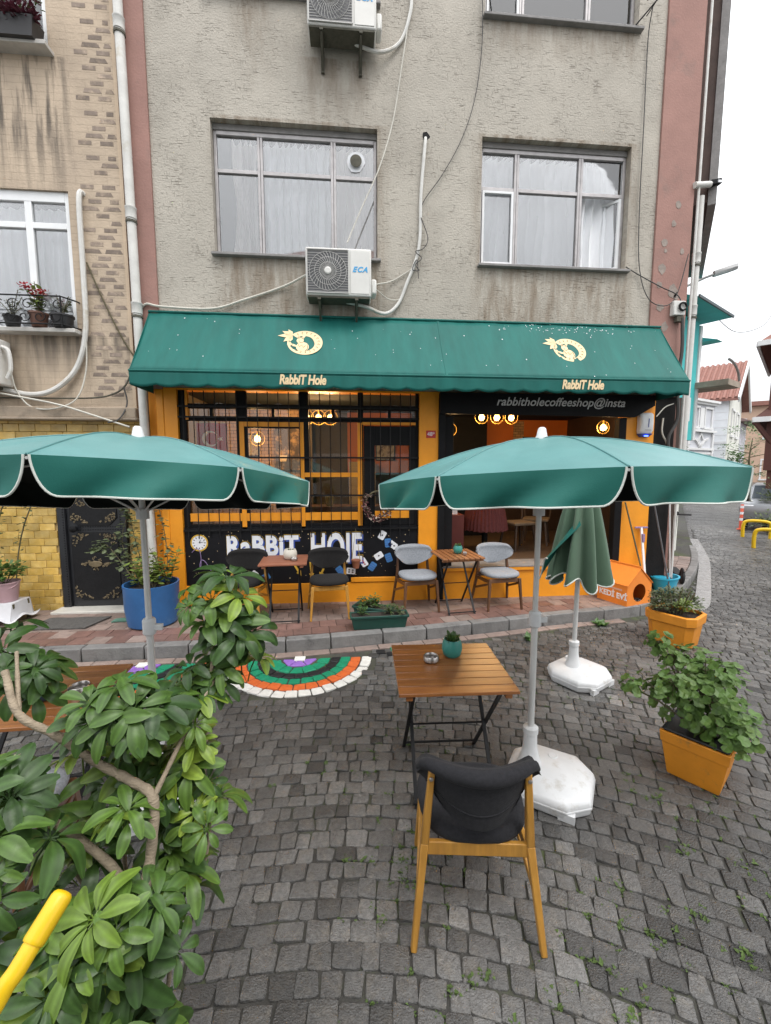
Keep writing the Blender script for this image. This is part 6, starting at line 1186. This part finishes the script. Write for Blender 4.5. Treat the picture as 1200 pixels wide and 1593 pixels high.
brs = [(((-.62, 1.2, .42), (-.6, 1.16, .6), (-.585, 1.13, .78), (-.575, 1.17, .9), (-.58, 1.21, 1.03), (-.66, 1.25, 1.06), (-.78, 1.29, 1.1), (-.9, 1.31, 1.18), (-1.01, 1.32, 1.25), (-1.1, 1.4, 1.35)), .023), (((-.6, 1.16, .6), (-.63, 1.14, .74), (-.66, 1.15, .86), (-.81, 1.18, .98), (-.88, 1.19, 1.02), (-.91, 1.19, 1.08), (-.93, 1.2, 1.2)), .019),
       (((-.6, 1.18, .5), (-.5, 1.3, .8), (-.5, 1.45, 1.1), (-.5, 1.58, 1.4)), .013), (((-.58, 1.21, 1.03), (-.53, 1.35, 1.15), (-.48, 1.5, 1.25)), .011), (((-.62, 1.2, .45), (-.5, 1.05, .6), (-.47, 1.02, .75)), .011), (((-.62, 1.2, .45), (-.7, 1.0, .65), (-.78, .95, .85)), .012), (((-.62, 1.2, .45), (-.58, 1.02, .65), (-.56, .98, .85)), .01), (((-1.01, 1.32, 1.25), (-1.12, 1.48, 1.38)), .011), (((-.78, 1.29, 1.1), (-.72, 1.36, 1.28)), .01), (((-.62, 1.2, .45), (-.48, 1.25, .7), (-.44, 1.28, .9)), .011), (((-.62, 1.2, .45), (-.85, 1.25, .8), (-1.0, 1.3, 1.0)), .012), (((-.62, 1.2, .45), (-.75, 1.35, .75), (-.7, 1.4, 1.05)), .012)]
for P, r_ in brs:
    sp_ = spline(q(*P), 7); MB().tube(sp_, [r_ * .7 * (1 - .35 * k / len(sp_)) * (1 + .09 * sin(k * 2.1) + U(-.05, .05)) for k in range(len(sp_))], 10).build('branch', M['bark'], S_, smooth=True)
CL = [(-.50, 1.6, 1.5, 9, .09), (-.41, 1.6, 1.42, 5, .07), (-.47, 1.6, 1.34, 9, .1), (-.42, 1.57, 1.22, 8, .09), (-.52, 1.55, 1.2, 8, .1), (-.56, 1.42, 1.1, 8, .1), (-.5, 1.38, 1.0, 9, .1), (-.49, 1.3, .9, 8, .09), (-.68, 1.3, 1.27, 8, .07), (-.8, 1.32, 1.22, 6, .07), (-.64, 1.32, 1.2, 7, .08), (-.66, 1.18, .99, 4, .05), (-.55, 1.0, .88, 7, .07), (-.62, .97, .84, 5, .06),
      (-.86, 1.08, 1.0, 6, .08), (-.93, 1.16, 1.12, 6, .07), (-1.02, 1.2, 1.1, 5, .08), (-.53, 1.03, .76, 8, .06), (-.58, 1.0, .68, 8, .06), (-1.13, 1.5, 1.3, 8, .09), (-1.2, 1.56, 1.38, 4, .07), (-.74, .95, .80, 8, .09), (-.84, 1.0, .82, 7, .09), (-.7, 1.05, .7, 8, .1), (-.6, 1.38, .9, 10, .12), (-.75, 1.4, .95, 10, .13), (-.9, 1.4, 1.0, 8, .13), (-1.0, 1.2, .95, 8, .1), (-.58, 1.3, .75, 8, .1), (-.52, 1.2, .72, 6, .07), (-.8, 1.2, .8, 8, .1), (-.62, .9, .62, 7, .09), (-.55, .95, .52, 7, .08), (-.6, 1.02, .5, 6, .07)]
for x, y, z, n_, sp_ in CL:
    c = Vector((x, y, z)) - base
    for _ in range(round(n_ * .8)):
        d_ = Vector((random.gauss(0, 1), random.gauss(-.35, 1), random.gauss(.45, .8))).normalized(); p = c + d_ * sp_ * U(.5, 1.25); o = link('leaf', random.choice(lm), S_)
        up = (Vector((0, -.35, 1)) + d_ * .75).normalized(); o.rotation_euler = (up.to_track_quat('Z', 'Y') @ Matrix.Rotation(U(0, 6.3), 3, 'Z').to_quaternion()).to_euler(); s = U(.6, 1.15); o.scale = (s, s, s); o.location = p
t = thing('yellow_handle', 'yellow painted tube with a ribbed rounded grip among the leaves', 'handle', (-.68, .70, 0)); M['yellow'] = pm('yellow_paint', (.72, .46, .008), .35, .06, 5)
P0, P1, P2 = Vector((.07, .17, 1.10)), Vector((.045, .11, 1.055)), Vector((.018, .055, 1.008)); MB().tube(spline([P1 + (P0 - P1) * .2, P1.lerp(P2, .5) + Vector((.004, 0, .004)), P2, (-.02, -.01, .9), (-.04, -.04, .5), (-.04, -.04, .0)], 6), .0175, 14).build('tube', M['yellow'], t, smooth=True)
n = 40; d_ = (P0 - P1); L_ = d_.length * 1.05; rgs = []; R3 = d_.to_track_quat('Z', 'Y').to_matrix()
for f in (0, .02, .08, .5, .85, .93, .98, 1.0): rgs.append([P1 + R3 @ Vector(((.0205 if f > 0 else .0195) * k_ * cos(2 * pi * k / n), (.0205 if f > 0 else .0195) * k_ * sin(2 * pi * k / n), f * L_)) for k in range(n) for k_ in [(1 + (.035 if k % 2 else -.02) * (.05 < f < .9)) * (1 if f < .9 else (.93 if f < .95 else (.7 if f < .99 else .3)))]])
MB().loft(rgs).build('grip', M['yellow'], t, smooth=True, ang=50)
# ---------------------------------------------------------------- far houses along the side street
M['white_wall'] = pm('whitewashed_boards', (.80, .82, .84), .7, .08, 3, .2, 30); M['cream_wall'] = pm('cream_wall', (.66, .66, .6), .7, .1, 3); M['grey_wall'] = pm('pale_grey_facade', (.56, .57, .61), .7, .08, 3); M['trim'] = pm('white_trim', (.7, .7, .7), .6, .06, 4)
M['turq'] = pm('turquoise_boards', (.06, .47, .47), .6, .1, 4); M['roof_tile'] = pm('red_roof_tiles', (.25, .115, .09), .75, .25, 8, .5, 30); M['brown_wood'] = pm('red_brown_boards', (.085, .026, .018), .6, .25, 5, stretch=(1, 1, 12)); M['brownbrick'] = pm('brown_brick_wall', (.24, .10, .055), .8, .2, 6)
M['dark_glass'] = pm('dark_window_glass', (.06, .07, .08), .15, .1, 3)
def fr(K, dx, nrm):  # wall-local frame: x along the wall, d into the house, z up
    K = Vector((*K, 0)); dx = Vector((*dx, 0)).normalized(); n = Vector((dx.y, -dx.x, 0)) * nrm
    return lambda x, d, z: tuple(K + dx * x - n * d + Vector((0, 0, z)))
def hwin(f, par, x0, x1, z0, z1, rec=.08, trim='trim', leaf=False):
    mb = MB(); t_ = .07 * (x1 - x0) + .03
    def bx(a, b, c, d, e0, e1): P = [f(x, dd, z) for z in (c, d) for dd in (e0, e1) for x in (a, b)]; mb.add(P, [(0, 2, 3, 1), (4, 5, 7, 6), (0, 1, 5, 4), (2, 6, 7, 3), (0, 4, 6, 2), (1, 3, 7, 5)])
    bx(x0 - t_, x0, z0, z1, -.04, rec); bx(x1, x1 + t_, z0, z1, -.04, rec); bx(x0 - t_, x1 + t_, z1, z1 + t_, -.05, rec); bx(x0 - t_ * 1.4, x1 + t_ * 1.4, z0 - t_, z0, -.07, rec); bx((x0 + x1) / 2 - .02, (x0 + x1) / 2 + .02, z0, z1, .03, rec)
    wn = mb.build('window', M[trim], par); MB().add([f(x0, rec - .02, z0), f(x1, rec - .02, z0), f(x1, rec - .02, z1), f(x0, rec - .02, z1)], [(0, 1, 2, 3)]).build('pane', M['dark_glass'], wn)
def slab(f, par, name, mat, x0, x1, d0, d1, z0, z1): 
    P = [f(x, d, z) for z in (z0, z1) for d in (d0, d1) for x in (x0, x1)]; return MB().add(P, [(0, 2, 3, 1), (4, 5, 7, 6), (0, 1, 5, 4), (2, 6, 7, 3), (0, 4, 6, 2), (1, 3, 7, 5)]).build(name, M[mat] if isinstance(mat, str) else mat, par)
# turquoise timber house
H = thing('turquoise_house', 'turquoise timber house with jutting eaves behind the corner building', 'house'); f = fr((7.5, 8.85), (.86, .51), 1); slab(f, H, 'wall', 'turq', -1.2, .13, .0, 3, 2.6, 5.1); slab(f, H, 'corner_board', 'trim', .132, .25, -.03, 2.9, 2.6, 5.05)
mb = MB(); mb.add([f(-1.3, -.45, 5.2), f(.62, -.45, 5.2), f(.62, 3, 5.2), f(-1.3, 3, 5.2), f(-1.3, 1.2, 6.0), f(.1, 1.2, 6.0)], [(0, 1, 5, 4), (1, 2, 5), (2, 3, 4, 5), (0, 4, 3), (3, 2, 1, 0)]); mb.build('roof', M['turq'], H); slab(f, H, 'eave_board', pm('dark_eave', (.1, .12, .13), .7), -1.3, .63, -.46, -.43, 5.19, 5.24)
mb = MB(); mb.add([f(.25, -.3, 4.72), f(.6, -.3, 4.72), f(.6, 2, 4.72), f(.25, 2, 4.72), f(.25, .5, 5.0)], [(0, 1, 4), (1, 2, 3, 4), (3, 2, 1, 0), (0, 4, 3)]); mb.build('lower_roof', M['turq'], H)
slab(f, H, 'balcony_slab', pm('weathered_slab', (.3, .25, .2), .8, .3, 5), .1, .85, -.6, 1.2, 3.72, 3.84); P = [f(.2 + .75 * sin(k * .16), -.55, 4.25 - .42 * (1 - cos(k * .16))) for k in range(10)]; MB().tube(P, .025, 8).build('rail', M['sill'], H, smooth=True); slab(f, H, 'base_wall', 'cream_wall', -1.2, .0, .1, 3, 0, 2.6); slab(f, H, 'panel', 'trim', -.35, -.1, -.02, .0, 3.0, 3.5)
# grey house with a diamond ornament, brick side
H = thing('grey_house', 'pale grey house with a diamond ornament and a brown brick side', 'house'); f = fr((10.43, 12.42), (.9, .43), 1); Lf = 1.75
slab(f, H, 'wall', 'grey_wall', 0, Lf, 0, 4, 0, 4.05)
for z, o_ in ((4.05, .14), (3.98, .08), (3.12, .09), (2.55, .06), (2.42, .03)): slab(f, H, 'cornice', 'trim', -.03 - o_ * .3, Lf + o_ * .3, -o_, -.001, z, z + .07)
for x in (.05, Lf - .12): slab(f, H, 'pilaster', 'trim', x, x + .09, -.05, -.002, 0, 3.1)
for x0 in (.18, 1.08): hwin(f, H, x0, x0 + .42, 3.27, 3.86)
slab(f, H, 'panel', 'trim', .72, .98, -.04, -.002, 3.25, 3.88)
for x0 in (.18, 1.08): hwin(f, H, x0, x0 + .42, 1.0, 2.25)
mb = MB(); c_ = Lf / 2
for a, b in (((0, .28), (.16, 0)), ((.16, 0), (0, -.28)), ((0, -.28), (-.16, 0)), ((-.16, 0), (0, .28)), ((-.5, .1), (-.25, -.02)), ((-.25, -.02), (0, -.28)), ((.5, .1), (.25, -.02)), ((.25, -.02), (0, -.28))): mb.bar(f(c_ + a[0], -.02, 2.86 + a[1] * .8), f(c_ + b[0], -.02, 2.86 + b[1] * .8), .05, .05)
mb.build('diamond_ornament', M['trim'], H); g = fr((10.43, 12.42), (-.43, .9), -1); slab(g, H, 'brick_side', 'brownbrick', 0, 3.5, -.06, -.004, 0, 3.15); slab(g, H, 'side_top', 'grey_wall', 0, 3.5, -.05, -.004, 3.16, 4.05)
f3 = fr((8.75, 10.62), (.5, .87), 1); S3 = thing('ivy_wall', 'low brown wall with ivy between the corner building and the grey house', 'wall'); slab(f3, S3, 'wall', 'brownbrick', -.3, 1.6, .1, .3, 0, 2.75); lf = MB()
for k in range(9): x_, y_, z_ = f3(U(-.2, .7), .05, U(1.7, 3.0)); foliage_mass(lf, (x_, y_, z_), .3, .25, .35, 70, .13, .7, .2)
lf.build('ivy', M['leaf_grey'], S3, kind='stuff')
# white gabled house
H = thing('white_gabled_house', 'white house with a red tiled gable roof in the side street', 'house'); K = (15.3, 16.1); f = fr(K, (.76, .65), 1); g = fr(K, (-.65, .76), -1); Lg = 4.4
mb = MB(); mb.add([f(0, 0, 0), f(Lg, 0, 0), f(Lg, 0, 4.8), f(Lg / 2, 0, 6.3), f(0, 0, 4.8)], [(0, 1, 2, 3, 4)]); mb.add([f(0, 6, 0), f(0, 0, 0), f(0, 0, 4.8), f(0, 6, 4.8)], [(0, 1, 2, 3)]); mb.add([f(Lg, 0, 0), f(Lg, 6, 0), f(Lg, 6, 4.8), f(Lg, 0, 4.8)], [(0, 1, 2, 3)]); mb.add([f(0, 6, 0), f(0, 6, 4.8), f(Lg / 2, 6, 6.3), f(Lg, 6, 4.8), f(Lg, 6, 0)], [(0, 1, 2, 3, 4)]); mb.build('wall', M['cream_wall'], H)
slab(g, H, 'boarded_side', 'white_wall', .02, 6, -.08, -.01, 0, 4.75); slab(g, H, 'band', 'trim', 0, 6, -.1, -.082, 2.95, 3.05)
for z in [.3 * k for k in range(1, 16)]: slab(g, H, 'board_line', 'trim', .03, 6, -.09, -.081, z, z + .02)
for s in (0, 1):
    mb = MB(); a, b = (-.35, 4.62) if s == 0 else (Lg + .35, 4.62)
    P = [f(a, -.3, b), f(Lg / 2, -.3, 6.42), f(Lg / 2, 6.2, 6.42), f(a, 6.2, b)]; mb.add(P + [tuple(Vector(p) + Vector((0, 0, .1))) for p in P], [(0, 1, 2, 3), (7, 6, 5, 4), (0, 4, 5, 1), (1, 5, 6, 2), (2, 6, 7, 3), (3, 7, 4, 0)]); rf = mb.build('roof', M['roof_tile'], H)
    tl = MB()
    for k in range(34): p0 = Vector(P[0]).lerp(Vector(P[3]), (k + .5) / 34); p1 = Vector(P[1]).lerp(Vector(P[2]), (k + .5) / 34); tl.tube([tuple(p0 + Vector((0, 0, .1))), tuple(p1 + Vector((0, 0, .1)))], .07, 6)
    tl.build('tile_rows', M['roof_tile'], rf); mb = MB(); mb.bar(Vector(P[0]) + Vector((0, 0, .03)), Vector(P[1]) + Vector((0, 0, .03)), .06, .22); mb.build('barge_board', M['trim'], H)
for x0 in (.8, 2.5):
    hwin(f, H, x0, x0 + .8, 3.35, 4.35); hwin(f, H, x0, x0 + .8, 1.0, 2.2)
slab(f, H, 'base_band', 'grey_wall', -.02, Lg, -.06, -.003, 0, .8); lf = MB()
x_, y_, z_ = f(.9, -.3, 2.2); foliage_mass(lf, (x_, y_, z_ - .1), .5, .4, .75, 240, .16, .6, .3); t = thing('climbing_bush', 'bright green bush growing up the white gabled house', 'bush', f(.9, -.3, 0)); lf2 = MB(); lf2.v = [tuple(Vector(p) - Vector(f(.9, -.3, 0))) for p in lf.v]; lf2.f = lf.f; lf2.t = lf.t; lf2.build('foliage', M['leaf'], t, kind='stuff'); MB().tube([(0, 0, 0), (.05, 0, 1), (0, 0, 2)], .04, 6).build('stem', M['twig'], t)
# smaller houses closing the street
H = thing('lilac_house', 'small pale lilac house with a grey roof at the street end', 'house'); f = fr((21.5, 21.9), (.76, .65), 1); slab(f, H, 'wall', pm('pale_lilac_wall', (.45, .44, .5), .7, .08, 3), 0, 3.6, 0, 5, 0, 4.6); mb = MB(); mb.add([f(-.3, -.5, 4.5), f(3.9, -.5, 4.5), f(3.9, 5, 4.5), f(-.3, 5, 4.5), f(-.3, 2.2, 5.6), f(3.9, 2.2, 5.6)], [(0, 1, 5, 4), (2, 3, 4, 5), (1, 2, 5), (3, 0, 4), (3, 2, 1, 0)]); mb.build('roof', pm('brown_grey_roof', (.2, .14, .13), .8, .2, 6), H)
for x0 in (.5, 2.0): hwin(f, H, x0, x0 + .8, 2.9, 4.1); hwin(f, H, x0, x0 + .8, .8, 2.0)
H = thing('peach_house', 'distant peach coloured house at the very end of the street', 'house'); f = fr((28.6, 27.2), (.8, -.6), 1); slab(f, H, 'wall', pm('peach_wall', (.55, .38, .28), .8, .1, 2), -3, 5, 0, 5, 0, 6.2); slab(f, H, 'roof', 'roof_tile', -3.3, 5.3, -.4, 5, 6.21, 6.5)
for x0 in (-2, 0, 2): hwin(f, H, x0, x0 + .9, 4, 5.3); hwin(f, H, x0, x0 + .9, 1.2, 2.5)
def scale_about_camera(o, k):
    o.scale = (k, k, k); o.location = (0, 0, 2 - 2 * k)          # scaled about the camera position, so farther off, with bases sunk below the street
for o in list(COL.objects):
    if o.parent is None:
        if o.name.startswith(('grey_house', 'lilac_house', 'peach_house')): scale_about_camera(o, 1.95)
        if o.name.startswith(('white_gabled_house',)): scale_about_camera(o, 1.7)
        if o.name.startswith('climbing_bush'): o.scale = (1.7,) * 3; o.location = (o.location.x * 1.7, o.location.y * 1.7, -1.4)  # bush scaled about the camera too, its foot sunk below the street
# brown timber house on the far side
H = thing('brown_timber_house', 'dark red brown timber house with tiled eaves across the side street', 'house', (13.75, 12.95, 0)); f = fr((0, 0), (.65, -.76), 1); g = fr((0, 0), (.76, .65), -1)
slab(f, H, 'core', 'brown_wood', .03, 6, .03, 6, 1.9, 9.0); slab(f, H, 'corner_board', 'brown_wood', -.05, .18, -.08, .2, 1.9, 9.0)
for k in range(31):
    z = 1.95 + k * .23
    for ff in (f, g): P = [ff(x, d, zz) for x, d, zz in ((.18, -.006, z + .23), (6, -.006, z + .23), (6, -.055, z), (.18, -.055, z), (.18, .02, z), (6, .02, z))]; MB().add(P, [(3, 2, 1, 0), (4, 5, 2, 3)]).build('board', M['brown_wood'], H)
for z0, ex, mt in ((3.55, .35, 'brown_wood'), (5.95, .4, 'roof_tile')):
    mb = MB(); P = [f(-ex, -ex, z0), f(6, -ex, z0), f(6, .1, z0 + .4), f(.0, .1, z0 + .4)]; Q = [f(-ex, -ex, z0), f(-ex, 6, z0), f(.0, 6, z0 + .4), f(0, .1, z0 + .4)]; mb.add(P + Q, [(0, 1, 2, 3), (4, 7, 6, 5)]); mb.build('eave', M[mt], H, thick=.1)
    mb = MB(); mb.bar(f(-ex - .03, -ex - .03, z0), f(6, -ex - .03, z0), .08, .16); mb.build('gutter', M['trim'], H); mb = MB(); mb.bar(f(-ex - .03, -ex + .06, z0), f(-ex - .03, 6, z0), .08, .16); mb.build('gutter', M['trim'], H)
MB().bar(f(.1, -.03, 2.8), f(-.35, -.35, 3.5), .09, .12).build('bracket', M['brown_wood'], H)
slab(f, H, 'stone_base', pm('rubble_base', (.2, .19, .18), .9, .3, 5, .6, 12), 1.0, 6, 1.2, 6, 0, 1.9); slab(f, H, 'base_post', 'brown_wood', .05, .25, .05, .25, 0, 1.9)
MB().prism([(1.1 + .6 * cos(a), .3 + .8 * sin(a)) for a in [2 * pi * k / 18 for k in range(18)]], 0, .05, Matrix(((.78, 0, .62, -.12 * .62), (-.62, 0, .78, -.12 * .78), (0, 1, 0, 2.75), (0, 0, 0, 1))) @ Matrix.Diagonal((1, 1, 1, 1))).build('arched_window', M['dark_glass'], H)
# street things there
def simple_tree(label, x, y, h, cr, n_, mat, z0=.0):
    t = thing('tree', label, 'tree', (x, y, z0)); mb = MB(); mb.tube(spline([(0, 0, 0), (.08, .05, h * .35), (-.05, 0, h * .6), (.05, 0, h * .85)], 5), [.09 - .07 * k / 15 for k in range(16)], 8); 
    for k in range(9): a = k * 2.4; zz = h * (.35 + .05 * k); mb.tube([(0, 0, zz), (cr * .7 * cos(a), cr * .7 * sin(a), zz + .3)], [.03, .01], 5)
    mb.build('trunk', M['twig'], t); lf = MB()
    for k in range(16): a = U(0, 6.3); q = U(.2, .9) * cr; foliage_mass(lf, (q * cos(a), q * sin(a), h * U(.35, 1.0)), .4 * cr, .4 * cr, .25 * cr, n_, .16, .4, .2)
    lf.build('crown', M[mat], t, kind='stuff')
simple_tree('loose dark green tree beside the white gabled house', 23.0, 22.6, 4.3, 1.6, 60, 'leaf_dark')
def hedge(label, x, y, r_, n_, z=.35): t = thing('shrub', label, 'shrub', (x, y, 0)); lf = MB(); foliage_mass(lf, (0, 0, z), r_, r_, z, n_, .1, .6, .2); lf.build('foliage', M['leaf_grey'], t, kind='stuff'); MB().tube([(0, 0, 0), (0, 0, z)], .03, 6).build('stem', M['twig'], t)
hedge('low shrub at the stone base beside the yellow hoops', 12.6, 11.6, .6, 240); hedge('dark shrub under the brown timber house', 13.4, 12.3, .6, 260, .9)
hoop = thing('parking_hoop', 'yellow steel hoop on the verge nearest the orange striped post', 'hoop barrier', (11.6, 11.0, 0), -40, 'yellow hoop barriers'); MB().tube(spline([(-.3, 0, 0), (-.3, 0, .35), (-.2, 0, .47), (.2, 0, .47), (.3, 0, .35), (.3, 0, 0)], 6), .045, 10).build('tube', M['yellow'], hoop, smooth=True)
again(hoop, 'yellow steel hoop on the verge by the brown timber house', (10.3, 9.4, 0), -40)
t = thing('traffic_post', 'orange flexible post with pale bands at the street edge', 'post', (12.6, 12.5, 0)); MB().lathe([(.1, 0), (.1, .04), (.045, .05), (.045, .8), (.03, .82)], 12).build('post', pm('orange_rubber', (.6, .10, .05), .5, .1), t, smooth=True, ang=40)
for z in (.3, .5, .7): MB().lathe([(.047, 0), (.047, .08)], 12, (0, 0, z), cap=False).build('band', M['white_print'], t)
t = thing('parked_car', 'silver hatchback parked deep in the side street', 'car', (14.6, 13.2, 0), 40); body = pm('silver_paint', (.35, .36, .38), .3, .05, metal=.6)
sec = [(-1.9, .55, .72), (-1.85, .35, .85), (-1.2, .3, .95), (-.6, .3, 1.42), (.7, .3, 1.46), (1.4, .3, 1.0), (1.9, .35, .9), (1.95, .5, .75)]
MB().loft([[(x, -.8, lo), (x, .8, lo), (x, .84, (lo + .9) / 2), (x, .82, min(hi, .92)), (x, .62, hi), (x, -.62, hi), (x, -.82, min(hi, .92)), (x, -.84, (lo + .9) / 2)] for x, lo, hi in sec]).build('body', body, t, smooth=True, ang=35)
MB().add([(-1.16, -.6, .985), (-1.16, .6, .985), (-.64, .58, 1.39), (-.64, -.58, 1.39)], [(0, 1, 2, 3)]).build('windscreen', M['dark_glass'], t)
for s in (-1, 1): MB().add([(-.95, s * .8, .97), (1.2, s * .8, .97), (.75, s * .68, 1.36), (-.55, s * .68, 1.36)], [(0, 1, 2, 3)]).build('side_window', M['dark_glass'], t)
for x in (-1.2, 1.25):
    for s in (-1, 1): wh = MB().lathe([(.31, -.1), (.31, .1), (.2, .11)], 20).build('wheel', M['rubber'], t); wh.rotation_euler = (pi / 2, 0, 0); wh.location = (x, s * .74, .31); rm = MB().lathe([(.19, -.112), (.19, .112)], 14).build('rim', M['gunmetal'], wh)
for s in (-1, 1): MB().box(-1.84, s * .6, .76, .08, .25, .1).build('headlight', M['white_print'], t, bev=.02)
t = thing('street_lamp', 'grey street lamp head on a slanting arm beyond the corner', 'street lamp', (7.05, 8.86, 5.83)); MB().tube([(-.1, 0, -.12), (.55, -.02, .18), (.8, -.03, .27)], .025, 8).build('arm', M['sill'], t, smooth=True); MB().loft([[(.72 + x, y * w_ - .03, z + x * .33 - .01) for y, z in ((-1, .25), (-.6, .2), (.6, .2), (1, .25), (.6, .32), (-.6, .32))] for x, w_ in ((0, .04), (.1, .09), (.4, .11), (.52, .04))]).build('head', pm('lamp_grey', (.33, .33, .33), .5, .1), t, smooth=True, ang=50)
MB().tube(spline([(7.7, 8.75, 5.28), (9.5, 10.0, 5.3), (11.5, 11.3, 5.9), (14, 13.4, 7.05)], 6), .008, 5).build('overhead_wire', M['cable_dark'], label='thin overhead wire strung across the side street', cat='wire')
# house across the lane behind the camera, mirrored in the upper panes
H = thing('opposite_house', 'tall grey green house across the lane, mirrored in the upper window panes', 'house'); f = lambda x, d, z: (x, -4.5 - d, z); slab(f, H, 'wall', pm('grey_green_render', (.22, .24, .22), .9, .1, 2), -2.2, 4.5, 0, 5, 0, 9.4)
mb = MB(); mb.add([f(-2.5, -.3, 9.42), f(4.8, -.3, 9.42), f(4.8, 5, 9.42), f(-2.5, 5, 9.42), f(-1.2, 2.4, 11.0), f(3.6, 2.4, 11.0)], [(0, 4, 5, 1), (1, 5, 2), (2, 5, 4, 3), (3, 4, 0), (0, 1, 2, 3)]); mb.build('roof', M['roof_tile'], H)
for x0 in (-1.2, 1.6):
    for z0 in (1.0, 4, 7): hwin(lambda x, d, z: f(x, d, z), H, x0, x0 + 1.2, z0, z0 + 1.4)
